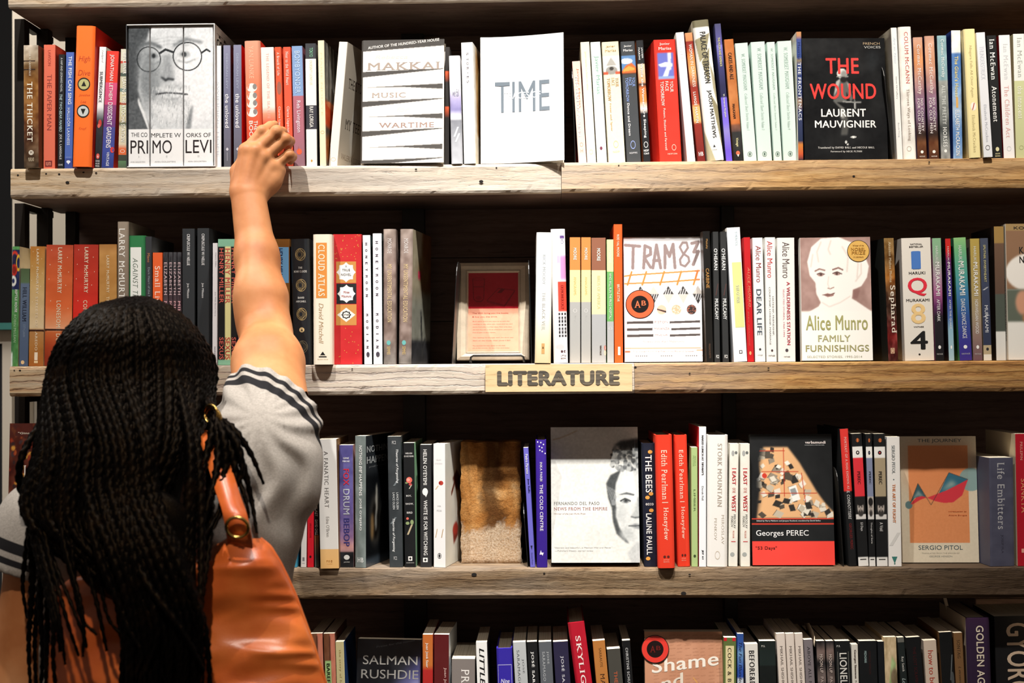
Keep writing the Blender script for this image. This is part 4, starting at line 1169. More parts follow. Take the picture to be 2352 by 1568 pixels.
for k, (a, b, c) in enumerate(((418, 447, 418), (452, 480, 452))):
    S(2, a, b, c, 525 - k, '#2c2f32', ('first' if k == 0 else 'second') + ' of two black twins with small white names, ' + ('beside the thin dark copies' if k == 0 else 'beside the thin white booklet'),
      [('CREPUSCULE W/ NELLIE', .04, .27, .5, .24, '#e8e8e8', 'b'), ('Joe Milazzo', .40, .51, .46, .22, '#d8d8d8', 'b'), ('@d', .88, .89, .4, .14, '#d83028'), ('@d', .90, .91, .4, .14, '#d83028')], front='#26282a', yaw=0 if k == 0 else -3)
S(2, 487, 499, 488, 558, '#f0eef0', 'thin white booklet beside the black, mint and yellow paperback', [('Henry Miller', .08, .20, .6, .3, '#8a8a98'), ('Just Wild About Harry', .40, .60, .55, .3, '#8a8a98'), ('NDP479', .85, .93, .5, .3, '#5a5a68')])


def sexus_art():
    p = Paint(40, 110, '#141416')
    p.rect(0, 0, 1, .065, '#8cc4a4').rect(0, .955, 1, 1, '#8cc4a4').rect(.36, .065, .66, .955, '#ece4a0')
    return p.out()


S(2, 500, 545, 500, 549, '#141416', 'black paperback with mint ends and a pale yellow stripe beside the raised arm',
  [('HENRY MILLER', .075, .51, .18, .22, '#e06a5c', 'b'), ('HENRY MILLER', .075, .51, .50, .26, '#e06a5c', 'b'), ('HENRY MILLER', .075, .51, .82, .22, '#e06a5c', 'b'), ('SEXUS', .78, .955, .18, .22, '#e06a5c', 'b'), ('SEXUS', .78, .955, .50, .26, '#d85a4c', 'b'), ('SEXUS', .78, .955, .82, .22, '#e06a5c', 'b')], art=sexus_art())
S(2, 547, 560, 546, 556, [(0, '#2c2c60'), (1, '#3a34a0')], 'narrow violet blue paperback almost hidden behind the elbow', [('THE COLOSSUS', .3, .9, .5, .4, '#b8b8d8')], front='#4a40b0')
S(2, 620, 665, 620, 549, [(0, '#9a6428'), (.06, '#8c5820'), (1, '#7a4c20')], 'brown paperback with a light blue title panel behind the forearm', [('@r', .065, .35, .5, .92, '#78b4e4'), ('HENRY MILLER', .075, .34, .50, .30, '#1c3468', 'b'), ('TROPIC OF CANCER', .45, .9, .5, .3, '#e0c890')])


def clocks_items():
    it = []
    for v in (.125, .37, .60, .86):
        for a, b in ((.56, .62), (.40, .48), (.50, .36), (.28, .58), (.22, .26)):
            h = b * 45 / 280
            it.append(('@q', v - h / 2, v + h / 2, .5 + (a - .4) * .12, a, '#b49a68' if v < .8 else '#7c745c'))
    return it + [('THE', .222, .238, .5, .22, '#e8e4dc', 'hb'), ('BONE CLOCKS', .252, .268, .5, .70, '#e8e4dc', 'hb'), ('DAVID', .462, .476, .5, .34, '#e8e4dc', 'hb'), ('MITCHELL', .492, .506, .5, .54, '#e8e4dc', 'hb'), ('@o', .705, .745, .5, .28, '#e0c08c'), ('@t', .715, .735, .5, .12, '#2a2620')]


S(2, 674, 717, 667, 549, '#23262a', 'wide black hardcover with four golden ring tangles on its spine', clocks_items(), hard=True, over=.004, gloss=True)
S(2, 719, 763, 718, 538, '#efe4cf', 'cream hardcover with a tall orange title panel, jutting over the shelf edge', [('@r', .065, .49, .45, .58, '#dd8e3f'), ('CLOUD ATLAS', .08, .475, .45, .34, '#f6ead4', 'b'), ('David Mitchell', .53, .84, .42, .24, '#a88c68', 'i'), ('@t', .90, .945, .5, .44, '#1c1c1c'), ('@r', .93, .936, .5, .5, '#efe4cf'), ('Random House', .955, .965, .5, .56, '#c0a880', 'hi')], over=-.010, hard=True, W=.16)


def novel_items():
    it = []
    rr = np.random.default_rng(5)
    for k in range(46):
        v = rr.random() * .21 if k < 30 else .72 + rr.random() * .27
        u = .08 + rr.random() * .84
        it.append(('@o', v, v + .006, u, .028, '#d8a048'))
    for c in (.30, .62):
        for r in (.06, .09, .12):
            pass
    it += [('@r', .21, .375, .46, .70, '#c88c48'), ('@f', .215, .37, .46, .68, '#eceae6'), ('A', .237, .255, .46, .06, '#4a4a4c', 'hb'), ('TRUE', .267, .285, .46, .28, '#6a6a6c', 'hb'), ('NOVEL', .302, .32, .46, .36, '#6a6a6c', 'hb'),
           ('@r', .38, .535, .47, .70, '#1c2024'), ('@f', .388, .528, .47, .64, '#e8e8e8'), ('Minae', .437, .455, .47, .2, '#a84038', 'hb'), ('Mizumura', .468, .486, .47, .34, '#a84038', 'hb'),
           ('@r', .54, .70, .46, .72, '#c88c48'), ('@d', .565, .675, .46, .64, '#ece8e0'), ('@f', .587, .653, .46, .36, '#1c2024'), ('@f', .597, .643, .46, .25, '#ece8e0'), ('OTHER', .614, .625, .46, .2, '#1c2024', 'hb')]
    return it


S(2, 765, 831, 764, 538, '#c4272b', 'thick red box spine with gold dots and three cream and black labels', novel_items(), mott=.015, W=.14, front='#b81e22')
for k, (a, b, c, y) in enumerate(((837, 855, 833, 540), (858, 879, 856, 536))):
    S(2, a, b, c, y, '#e8e8ec', ('first' if k == 0 else 'second') + ' of two white twins with widely spaced black capitals, ' + ('beside the thick red spine' if k == 0 else 'beside the brown grey pair'),
      [(ch, .068 + .050 * j + (.10 if j > 8 else 0) - (.002 if ch == 'I' else .009), .068 + .050 * j + (.10 if j > 8 else 0) + (.002 if ch == 'I' else .009), .45, .30, '#3c3048', 'b') for j, ch in enumerate('HONEYMOONMODIANO')] + [('@o', .905, .945, .5, .42, '#4a4650')], front='#2c3c3c')
for k, (a, b, c, y) in enumerate(((880, 909, 880, 526), (914, 944, 918, 526))):
    S(2, a, b, c, y, [(0, '#a4948a'), (.1, '#8c7c74'), (.3, '#97837a'), (.6, '#7c6a62'), (.8, '#86746c'), (1, '#74706c')], ('first' if k == 0 else 'second') + ' of two mottled brown grey hardcover twins, ' + ('beside the white twins' if k == 0 else 'its drawn cover turned to the gap'),
      [('MONROE', .07, .18, .5, .32, '#d8d0cc', 'b'), ('MY UNSENTIMENTAL EDUCATION', .26, .69, .5, .34, '#d8c094', 'b'), ('@o', .825, .86, .42, .32, '#68b0ac'), ('SEMMES', .87, .93, .42, .26, '#d0b478')], mott=.09, hard=True, yaw=0 if k == 0 else -7,
      fart=None if k == 0 else Paint(30, 60, '#9a9a8c').rect(0, 0, .5, .5, '#b4a88c', .1).rect(.5, 0, 1, .45, '#7a4c28', .06).ell(.6, .3, .3, .1, '#8c6a44', .05).rect(.3, .3, .45, .36, '#d83c5c').rect(0, .82, 1, 1, '#2c2c30', .02).line([(.5, .6), (.55, .95), (.7, .8)], .02, '#3c3c3c').line([(.45, .6), (.5, .78)], .015, '#3c3c3c').noise(.05, .1).out())
# ---- after the framed card
S(2, 1228, 1265, 1232, 534, [(0, '#ecebe8'), (.6, '#e8e6e0'), (.85, '#e4d2b0'), (1, '#dcc49a')], 'white hardcover fading to sand at its foot, first beside the framed card', [('RICK MOODY', .17, .40, .5, .18, '#98a0a4'), ('THE BLACK VEIL', .46, .75, .5, .2, '#a0a09c'), ('@r', .85, .93, .5, .2, '#c89c64'), ('@t', .87, .89, .5, .1, '#4a2c18')], over=-.008, hard=True, yaw=1.5, back='#c8c8c4')


def demon_art():
    p = Paint(30, 160, '#eeecf0')
    p.rect(.6, .2, 1, .38, '#c88cc0', .06).rect(.4, .2, .62, .26, '#e0b8dc', .03)
    for j in range(7):
        for i in range(3):
            p.rect(.42 + i * .2, .625 + j * .027, .54 + i * .2, .645 + j * .027, '#1e1c20')
    p.rect(.42, .395, 1, .615, '#e04434').ell(.5, .88, .3, .03, '#c8c4c8', .04)
    return p.out()


S(2, 1272, 1305, 1265, 526, '#eeecf0', 'white hardcover with a red title block and rows of small black windows', [('@r', .05, .07, .78, .30, '#6a4a8c'), ('@g', .05, .08, .78, .2, '#4a3a7c'), ('@g', .085, .11, .78, .2, '#4a3a7c'), ('DEMONOLOGY', .42, .60, .72, .22, '#b83028', 'b'), ('@o', .905, .925, .6, .16, '#4a2c34'), ('@o', .905, .925, .8, .16, '#4a2c34'), ('LITTLE', .94, .952, .7, .36, '#4a2c34', 'hb'), ('BROWN', .96, .972, .7, .36, '#4a2c34', 'hb')], art=demon_art(), hard=True, over=.004)
for k, (a, b) in enumerate(((1308, 1333), (1334.5, 1357))):
    S(2, a, b, a, 545, [(0, '#d98545'), (.26, '#d98545'), (.261, '#ead79c'), (.515, '#ead79c'), (.516, '#a6a6a4'), (1, '#a2a2a0')], ('first' if k == 0 else 'second') + ' of two orange, cream and grey banded twins, ' + ('beside the red title block' if k == 0 else 'beside the brown banded one'),
      [('MOORE', .085, .18, .5, .28, '#f2eee4', 'b'), ('ANAGRAMS', .315, .46, .5, .24, '#d8b070'), ('@g', .57, .60, .5, .36, '#d4d4d2'), ('Vintage', .62, .665, .5, .24, '#c8c8c6')], front='#3c3a38')
S(2, 1359, 1392, 1358, 546, [(0, '#8c5a44'), (.26, '#8c5a44'), (.261, '#e0d8a8'), (.612, '#e0d8a8'), (.613, '#a6a8aa'), (1, '#a0a2a4')], 'wider brown, cream and grey banded paperback with an orange speck at its foot', [('MOORE', .085, .185, .5, .24, '#f2eee4', 'b'), ('BIRDS OF AMERICA', .305, .57, .5, .22, '#c8bc84'), ('VINTAGE', .86, .94, .62, .12, '#4a3a34', 'b'), ('@o', .86, .90, .94, .14, '#d85a3c'), ('@o', .90, .94, .94, .14, '#ecd8a4')])
S(2, 1394, 1410, 1393, 550, [(0, '#e0dca0'), (.26, '#e0dca0'), (.261, '#68a860'), (.665, '#68a860'), (.666, '#a8aaac'), (1, '#a6a8aa')], 'slim cream, green and grey banded paperback', [('MOORE', .09, .19, .5, .34, '#f4f0d0'), ('WHO WILL RUN THE FROG HOSPITAL?', .275, .65, .5, .36, '#d8e8d0', 'b'), ('@g', .71, .735, .5, .5, '#d4d4d4')])
S(2, 1411, 1431, 1409, 515, '#e8581e', 'tall slim orange book rising above the white cover with black hand lettering', [('ROD VAL MOORE', .075, .235, .5, .28, '#f8dcc4', 'b'), ('BRITTLE STAR', .435, .56, .5, .28, '#f8dcc4', 'b'), ('@r', .885, .945, .55, .28, '#f0e4dc'), ('WHAT', .895, .935, .55, .12, '#d8581e')], front='#d8481a', W=.15)


def tram_art():
    p = Paint(150, 240, '#f2f0f2')
    d = '#8a7876'
    L = lambda *q: p.line(list(q), .021, d, .001)
    L((.02, .065), (.21, .075)); L((.125, .07), (.115, .25))
    L((.255, .25), (.275, .07), (.345, .09), (.35, .14), (.265, .165), (.345, .245))
    L((.375, .25), (.425, .065), (.475, .25)); L((.385, .19), (.465, .19))
    L((.53, .25), (.535, .07), (.59, .16), (.64, .06), (.66, .25))
    p.line([(.77, .14), (.725, .085), (.76, .05), (.815, .05), (.83, .09), (.775, .14), (.725, .185), (.735, .225), (.79, .24), (.845, .20), (.835, .165), (.775, .14)], .016, d, .001)
    L((.88, .055), (.965, .045), (.905, .125), (.965, .12), (.895, .225))
    o = '#e0813c'
    p.line([(.0, .315), (.12, .305), (.97, .275)], .010, o).line([(.0, .375), (.5, .365), (.97, .345)], .010, o)
    for x in (.10, .29, .52, .74, .95):
        p.line([(x - .055, .385), (x, .28)], .012, o)
    for x, dn in ((.21, 1), (.38, 0), (.57, 1), (.76, 1), (.95, 0)):
        cols = ('#2c2a2a', '#c4bcb4') if dn else ('#c4bcb4', '#2c2a2a')
        p.poly([(x - .07, .46), (x, .395), (x + .07, .46)], cols[0]).poly([(x - .07, .46), (x, .54), (x + .07, .46)], cols[1])
        for k in range(3):
            yy = (.43, .475)[dn == 0]
            p.line([(x - .04 + k * .03, yy + .03), (x - .02 + k * .03, yy - .01)], .006, '#f2f0f2', alpha=.8)
    for x, c in ((.48, '#e8b49c'), (.67, '#e8a888'), (.865, '#2c2424')):
        p.ell(x, .585, .062, .039, c)
    p.poly([(.42, .575), (.54, .595), (.54, .61), (.42, .585)], '#2c2424')
    for k in range(60):
        a, r = p.rng.random() * 6.28, p.rng.random() ** .5
        x = (.67, .865)[k % 2]
        p.ell(x + .055 * r * math.cos(a), .585 + .034 * r * math.sin(a), .005, .003, ('#f6e6dc', '#d8785c')[k % 2])
    for y, a, b in ((.685, .37, .58), (.74, .36, .60), (.79, .37, .58)):
        p.poly([(.03, y - .008), (a, y - .012), (a, y + .010), (.03, y + .012)], '#4a4240').poly([(b, y - .008), (.97, y - .014), (.97, y + .004), (b, y + .010)], '#4a4240')
    p.rect(0, .885, .98, .895, '#e8a084').rect(0, .91, .07, .925, '#d86a44').rect(.92, .902, 1, .915, '#e8a084')
    for k in range(3):
        x = .14 + k * .32
        for j in range(6):
            p.poly([(x + j * .027, .946), (x + j * .027 + .018, .952), (x + j * .027, .958)], '#2c2a2a')
        p.rect(x + .18, .945, x + .30, .957, '#d8ccc4')
    return p.out()


tram = F(2, 1435, 1614, 545, 'white face-out paperback with hand-cut dark capitals, an orange ladder band and a round sticker', '#f2f0f2',
  [('FISTON', .675, .692, .475, .17, '#a87868', 'h'), ('MWANZA', .728, .745, .48, .2, '#a87868', 'h'), ('MUJILA', .78, .797, .475, .16, '#a87868', 'h'), ('Foreword by Alain Mabanckou', .832, .85, .5, .54, '#b89488', 'hi'), ('Translated from the French by Roland Glasser', .912, .926, .5, .8, '#a88478', 'h')],
  fart=tram_art(), T=.018, spine='#e8e4e4', tilt=4, over=.022)


def seal(parent, W, H, u, v, r, rim, core, txt, tcol, name='sticker', off=.0003, T=0.0):
    """a round sticker on a front cover (cover plane x = off, u along y, v downwards)"""
    m = MB()
    a = np.linspace(0, 2 * math.pi, 37)[:-1]
    for k, (rr, c) in enumerate(((r, '#1c1414'), (r * .95, rim), (r * .60, core))):
        if c is None:
            continue
        m.add(np.stack([np.full(36, off + k * .00008), u * W + rr * np.cos(a), (1 - v) * H + rr * np.sin(a)], 1), [tuple(range(36))], 'gloss', lin(c))
    for s, du, dv, w, h in txt:
        g, fs = glyphs(s, True, False)
        m.add(np.stack([off + .0003 + g[:, 2], u * W + r * (du + (g[:, 0] - .5) * w), (1 - v) * H + r * (dv + (g[:, 1] - .5) * h)], 1), fs, 'gloss', lin(tcol))
    return m.build(name, parent)


def dims(o):
    c = [k for k in o.children if k.name.startswith('cover')][0]
    v = np.array([tuple(x.co) for x in c.data.vertices])
    return v[:, 1].max(), v[:, 2].max()


tw, th_ = dims(tram)
seal(tram, tw, th_, .205, .54, .0245, '#e0603c', '#1e1a1a', [('A', -.17, 0, .42, .48), ('B', .26, .08, .3, .34)], '#e0704c')
# ---- books beyond
S(2, 1623, 1640, 1614, 531, '#1b1a19', 'slim black hardcover with tan lettering beside two black twins', [('Mulcahy', .06, .135, .5, .34, '#b88c54'), ('CARBINE', .285, .435, .5, .46, '#c08c4c'), ('MASSACHUSETTS', .86, .97, .5, .24, '#6a5040')], gloss=True, back='#4a4038', yaw=5)
for k, (a, b, c) in enumerate(((1641.5, 1655, 1637), (1660.5, 1675, 1654))):
    S(2, a, b, c, 532, '#2b2c2d', ('first' if k == 0 else 'second') + ' of two slim black twins with bold white names, ' + ('beside the tan lettered one' if k == 0 else 'beside the white and lime book'),
      [("O'HEARN", .13, .295, .48, .60, '#f0f0ee', 'b'), ('MULCAHY', .515, .675, .5, .60, '#f0f0ee', 'b'), ('@/', .40, .49, .6, .6, '#4a3230'), ('FC2', .945, .97, .55, .5, '#f0f0ee', 'hb')], front='#1c1c1c')
S(2, 1686, 1717, 1669, 523, '#ebecee', 'white book with a pale lime title panel on its spine', [('YI MUN YOL', .03, .14, .68, .2, '#a8c0cc'), ('@r', .26, .745, .60, .70, '#d4d890'), ('SON OF MAN', .43, .56, .58, .26, '#e4e4c0', 'b'), ('@r', .915, .94, .55, .24, '#3a3a3c'), ('@r', .92, .935, .55, .14, '#ebecee')], W=.15, yaw=0, back='#e0e4ea')
S(2, 1717.5, 1733, 1708, 545, '#c0151d', 'slim deep red paperback beside three white ones', [('ALICE MUNRO', .24, .56, .62, .30, '#d8906c', 'i'), ("SOMETHING I'VE BEEN MEANING", .29, .87, .36, .16, '#b86850', 'i'), ('@o', .915, .945, .45, .34, '#d8a06c')])
S(2, 1735, 1759, 1728, 546, '#ecebe7', 'white paperback with dark red name and big grey capitals beside the deep red one', [('Alice Munro', .065, .36, .55, .52, '#8c3038'), ('DEAR LIFE', .415, .785, .5, .48, '#4c5866', 'b'), ('@o', .89, .91, .5, .22, '#3a3a3c'), ('vintage', .94, .955, .5, .5, '#8a8a8a', 'hi')])
S(2, 1761, 1785, 1757, 545, '#ecebe7', 'white paperback with a red name and two columns of fine black capitals', [('Alice Munro', .03, .325, .45, .52, '#c03a40'), ('HATESHIP, FRIENDSHIP,', .475, .79, .70, .17, '#4a4a4c'), ('COURTSHIP, LOVESHIP, MARRIAGE', .40, .865, .38, .17, '#4a4a4c'), ('@o', .90, .92, .55, .22, '#4a3a3c'), ('VINTAGE', .945, .957, .5, .64, '#8a8a8a', 'hb')])
S(2, 1788, 1828, 1785, 546, '#ecebe7', 'widest white paperback beside the portrait cover, black name and red title', [('Alice Munro', .035, .325, .5, .42, '#5a4a48'), ('A WILDERNESS STATION', .355, .865, .62, .2, '#c8505c', 'b'), ('SELECTED STORIES, 1968-1994', .415, .80, .34, .1, '#c8606c'), ('@o', .895, .922, .5, .18, '#4a4248'), ('VINTAGE', .955, .965, .5, .36, '#8a8a8a', 'hb')])


def lady_art():
    p = Paint(120, 190, '#a08078')
    b = '#8c6a64'
    p.noise(.05, .25).noise(.04, .08)
    w = '#f3eee8'
    p.poly([(.10, .20), (.16, .08), (.30, .01), (.55, .0), (.75, .05), (.90, .13), (.97, .24), (.94, .33), (.86, .40), (.74, .43), (.72, .50), (.78, .52), (.98, .60), (.98, 1.0), (.0, 1), (.0, .64), (.25, .56), (.28, .53), (.22, .46), (.21, .37), (.13, .31)], w, .006)
    p.rect(0, .60, 1, 1, '#f4f1ea', .01)
    for pts in ([(.30, .04), (.24, .12), (.26, .20)], [(.44, .03), (.40, .10), (.43, .14)], [(.60, .08), (.68, .16), (.66, .28)], [(.74, .10), (.82, .22), (.80, .33)], [(.18, .14), (.15, .24)], [(.86, .22), (.86, .30), (.78, .36)]):
        p.line(pts, .010, '#dccfc6', .008, .9)
    p.line([(.21, .275), (.27, .258), (.345, .27)], .010, '#9a7a72', .004)
    p.line([(.46, .265), (.54, .25), (.60, .268)], .010, '#8c6a62', .004)
    p.ell(.285, .305, .045, .014, '#b09088', .004).ell(.29, .305, .018, .012, '#5c423e', .002)
    p.ell(.52, .298, .05, .014, '#b09088', .004).ell(.515, .298, .020, .012, '#5c423e', .002)
    p.line([(.235, .30), (.285, .29), (.34, .302)], .007, '#5c423e', .002).line([(.46, .295), (.52, .283), (.585, .30)], .007, '#5c423e', .002)
    p.line([(.40, .32), (.385, .38), (.40, .41)], .005, '#d8c8be', .005).line([(.385, .415), (.42, .42), (.47, .408)], .007, '#a88a80', .004)
    p.poly([(.31, .468), (.38, .455), (.42, .462), (.48, .45), (.46, .478), (.38, .487)], '#9c766e', .004).line([(.31, .468), (.40, .470), (.48, .455)], .005, '#6c4a44', .002)
    p.line([(.30, .53), (.40, .565), (.56, .53), (.70, .48)], .006, '#dccdc4', .008)
    p.poly([(.74, .43), (.84, .43), (.80, .50), (.74, .50)], '#8a6660', .012)
    return p.out()


lady = F(2, 1842, 2005, 546, 'white face-out paperback with a brown wash portrait of a woman and olive lettering', '#f3eee8',
  [('Alice Munro', .635, .755, .5, .88, '#a2a068', 'hb'), ('FAMILY', .795, .848, .46, .46, '#a8a678', 'hb'), ('FURNISHINGS', .875, .928, .5, .90, '#a09c6c', 'hb'), ('SELECTED STORIES, 1995-2014', .962, .982, .46, .78, '#a09c84', 'h')],
  fart=lady_art(), T=.022, spine='#e8e4dc', tilt=4, over=.010, yaw=-3)
lw, lh = dims(lady)
seal(lady, lw, lh, .83, .115, .0185, '#d8ac5c', None, [('Winner of the', 0, .52, 1.0, .14), ('NOBEL', 0, .17, 1.3, .28), ('PRIZE', 0, -.17, 1.2, .28), ('in Literature', 0, -.52, .9, .14)], '#b07c34', name='gold_seal')


def seph_art():
    return Paint(20, 120, '#6a4a24').stops([(0, '#8c6c3c'), (.2, '#6c481c'), (.32, '#a86a28'), (.45, '#4a2c14'), (.6, '#3a2014'), (.72, '#5a1814'), (.8, '#7c1a18'), (.9, '#5a1614'), (1, '#3a1410')]).noise(.12, .3, 1, octaves=3).out()


S(2, 2041, 2065, 2030, 547, '#5a3818', 'dark brown and red paperback with large white title between two covers', [('Antonio Muñoz Molina', .03, .36, .55, .24, '#d8c8a8'), ('Sepharad', .385, .775, .62, .66, '#e8ddcc', 'b'), ('@r', .895, .94, .45, .4, '#c8a888'), ('@g', .90, .935, .45, .28, '#7c1a18')], art=seph_art(), back='#1b1e1c', yaw=8)
S(2, 2079, 2147, 2070, 547, '#e5dfd5', 'fat cream paperback, a blue 1, red Q, yellow 8, black 4 down its spine', [('NATIONAL', .045, .058, .5, .40, '#4a4644', 'hb'), ('BESTSELLER', .066, .079, .5, .48, '#4a4644', 'hb'), ('1', .108, .255, .48, .32, '#4a7ac4', 'hb'), ('HARUKI', .275, .298, .5, .56, '#3a3634', 'hb'), ('Q', .325, .475, .5, .66, '#e02c40', 'hb'), ('MURAKAMI', .497, .52, .5, .80, '#3a3634', 'hb'), ('8', .535, .70, .5, .50, '#ecc98c', 'hb'), ('VINTAGE', .72, .731, .5, .34, '#4a4644', 'hb'), ('4', .76, .91, .5, .60, '#151515', 'hb'), ('@o', .942, .958, .5, .07, '#2a2624')])
MK = lambda t2, b: [('HARUKI', .065, .19, .48, .28, '#d8dcd8'), ('MURAKAMI', .195, .47, .5, .46, '#f0f0ee', 'b'), (t2, .50, b, .5, .34, '#e4e4e4'), ('@o', .875, .905, .5, .30, '#ececea'), ('VINTAGE', .94, .952, .5, .7, '#b8b8b8', 'h')]
S(2, 2149, 2170, 2141, 547, [(0, '#86b48c'), (.12, '#8aae90'), (.3, '#a890a0'), (.45, '#a05888'), (.55, '#5c2458'), (.64, '#1c1620'), (1, '#0e0e12')], 'paperback fading from mint through plum to black beside the fat numbered one', MK('AFTER DARK', .68))
S(2, 2180, 2193, 2171, 548, [(0, '#c8201c'), (.1, '#c8201c'), (.18, '#5c1c5c'), (.35, '#3a2878'), (.5, '#3c3c8c'), (.65, '#4c6ca8'), (.75, '#8cb4c8'), (1, '#a4c4cc')], 'slim paperback fading from red through violet to ice blue', MK('AFTER THE QUAKE', .74)[:-1], front='#202428')
S(2, 2205, 2234, 2190, 546, [(0, '#8cc07c'), (.1, '#6cb07c'), (.3, '#4c9c94'), (.45, '#3c78a4'), (.65, '#2c4c90'), (.85, '#34308c'), (1, '#3c2c88')], 'wide paperback fading from green to deep blue and violet', MK('DANCE DANCE DANCE', .82), back='#4ca070', yaw=1)
S(2, 2236, 2258, 2228, 548, [(0, '#b49c4c'), (.4, '#a8945c'), (.65, '#9c8c74'), (.8, '#8c746c'), (1, '#6c5058')], 'paperback fading from old gold to dusky mauve', MK('NORWEGIAN WOOD', .78))
S(2, 2260, 2279, 2251, 547, [(0, '#444c60'), (.5, '#363e58'), (.875, '#2e3650'), (.876, '#b8a888'), (.95, '#b8a888'), (.951, '#e8e4d8'), (1, '#e8e4d8')], 'slim navy paperback with tan and white foot beside the mauve one', [('SPUTNIK SWEETHEART', .055, .36, .5, .28, '#ccc48c', 'b'), ('@/', .40, .425, .5, .9, '#c8ccd4'), ('MURAKAMI', .55, .77, .5, .42, '#dcdfe4'), ('@/', .63, .645, .5, .9, '#c8ccd4'), ('@o', .895, .92, .5, .34, '#2a2a30')])


def kobo_art():
    p = Paint(60, 110, '#8c6a50')
    p.rect(0, 0, 1, .055, '#a08458').rect(0, .48, 1, 1, '#e4e2dc').ell(.45, .36, .46, .14, '#eae6e0', .01)
    p.rect(.0, .48, 1, .72, '#5c6458', .01).ell(.3, .58, .14, .09, '#c89478', .02).ell(.75, .62, .25, .10, '#3c3c90', .02).ell(.4, .69, .12, .04, '#b07850', .02)
    return p.out()


S(2, 2289, 2312, 2283, 520, [(0, '#a08048'), (.12, '#a08048'), (.13, '#6c5240'), (.5, '#5c463a'), (.51, '#4c544c'), (.78, '#4c544c'), (.79, '#e0e0dc'), (1, '#dcdcd8')], 'grey brown paperback with a white foot behind the last face-out cover', [], W=.12, over=.020, back='#2c2420')
F(2, 2316, 2440, 514, 'face-out paperback cut by the picture edge, brown above and white below', '#8c6a50', [('KOBO ABE', .02, .04, .5, .7, '#3a3028', 'hb'), ('KANGAROO', .17, .22, .62, .75, '#1c1815', 'hb'), ('NOTEBOOK', .24, .29, .62, .75, '#1c1815', 'hb'), ('CENTURY', .84, .875, .6, .6, '#3a3a3a', 'h')], fart=kobo_art(), over=.012, tilt=2, T=.02, spine='#cfc8bc', texts=[('SECRET RENDEZVOUS KANGAROO', .40, .86, .5, .5, '#3a3a3a')])

# ================================================================ third shelf
def carpet_art():
    p = Paint(90, 130, '#5a2412')
    p.noise(.12, .12, octaves=3)
    rr = p.rng
    for k in range(420):
        x, y = rr.random(), rr.random()
        c = ('#c8782c', '#8c2c14', '#2c1a1c', '#d89a3c', '#3c2c30', '#b05020')[k % 6]
        p.ell(x, y, .012 + .02 * rr.random(), .008 + .012 * rr.random(), c, .004, .9)
    p.rect(0, 0, 1, .10, '#4a1810', .01, .8)
    p.ell(.12, .62, .08, .06, '#d88a30', .01, .8)
    return p.out()


F(3, 15, 190, 972, 'face-out paperback with a red and orange carpet pattern beside the shoulder', '#5a2412', [('"Gina B. Nahai writes', .06, .075, .42, .62, '#e8dcc8', 'hb'), ('dazzling tales"', .09, .105, .48, .42, '#e8dcc8', 'hb'), ('LUMINOUS', .29, .375, .585, .78, '#f0e8dc', 'h'), ('HEART', .45, .53, .40, .50, '#f0e8dc', 'h')], fart=carpet_art(), over=-.006, tilt=3, T=.014, spine='#3a1c10')
S(3, 655, 682, 655, 1190, '#3c8ca8', 'short teal blue paperback peeping out behind the shirt', [('@r', .72, .86, .62, .5, '#e8ece8')])
S(3, 690, 703, 694, 1020, '#ece9e4', 'narrow white paperback beside the striped sleeve', [('Amélie Nothomb', .07, .27, .5, .46, '#6a6a6c'), ('Loving Sabotage', .41, .64, .5, .50, '#1c1c1e', 'b'), ('@r', .92, .95, .5, .4, '#8a8a8a'), ('FABER', .965, .972, .5, .5, '#8a8a8a', 'h')])
S(3, 705, 720, 706, 1021, '#dc1a2c', 'narrow scarlet paperback between a white and a dark one', [('FEAR AND TREMBLING', .13, .50, .5, .48, '#f08c50'), ('@r', .06, .072, .45, .24, '#2a0a0e'), ('AMELIE NOTHOMB', .64, .76, .5, .3, '#a01420'), ('@o', .905, .925, .5, .34, '#2a0a0e')])
S(3, 723, 734, 720, 1055, [(0, '#3a4244'), (.1, '#6c7470'), (.2, '#2c3436'), (.35, '#4a5250'), (.36, '#16181a'), (.7, '#16181a'), (.71, '#b07044'), (.8, '#8c6a50'), (.9, '#4c5450'), (1, '#5c6866')], 'very narrow dark paperback with bold white capitals', [('THE BLAST', .36, .53, .5, .56, '#f0f0ee', 'b'), ('DAVID OHLE', .56, .70, .5, .56, '#f0f0ee', 'b')])
S(3, 736, 779, 730, 1009, [(0, '#e4e2de'), (.85, '#e6e3dd'), (.851, '#ebbd7e'), (1, '#ebb976')], 'wide off-white hardcover with an apricot foot, jutting over the shelf edge', [('A FANATIC HEART', .09, .53, .42, .22, '#5c5a58'), ('Edna O\'Brien', .60, .755, .45, .18, '#8a8884'), ('F S G', .935, .95, .5, .3, '#c88438', 'hb'), ('CLASSICS', .96, .968, .5, .3, '#d89a50', 'h')], over=-.004, front='#7a5a3a')
S(3, 781, 813, 779, 1022, [(0, '#4a4680'), (.3, '#57508c'), (.6, '#6a5c94'), (.75, '#8c6c94'), (.83, '#c08c88'), (.868, '#a87c7c'), (.875, '#14151a'), (1, '#101114')], 'purple paperback with red and grey block letters and a torn black foot', [('GENE', .10, .115, .5, .42, '#e8e8ee', 'hb'), ('MIKNE', .125, .14, .5, .52, '#e8e8ee', 'hb'), ('FOX', .195, .33, .5, .42, '#c4283c', 'b'), ('DRUM', .36, .57, .5, .46, '#b8bcc8', 'b'), ('BEBOP', .60, .83, .5, .44, '#3a3678', 'b'), ('@o', .90, .94, .5, .42, '#d8d8d4'), ('JADED', .955, .965, .5, .44, '#c8c8c4', 'h')], mott=.05)


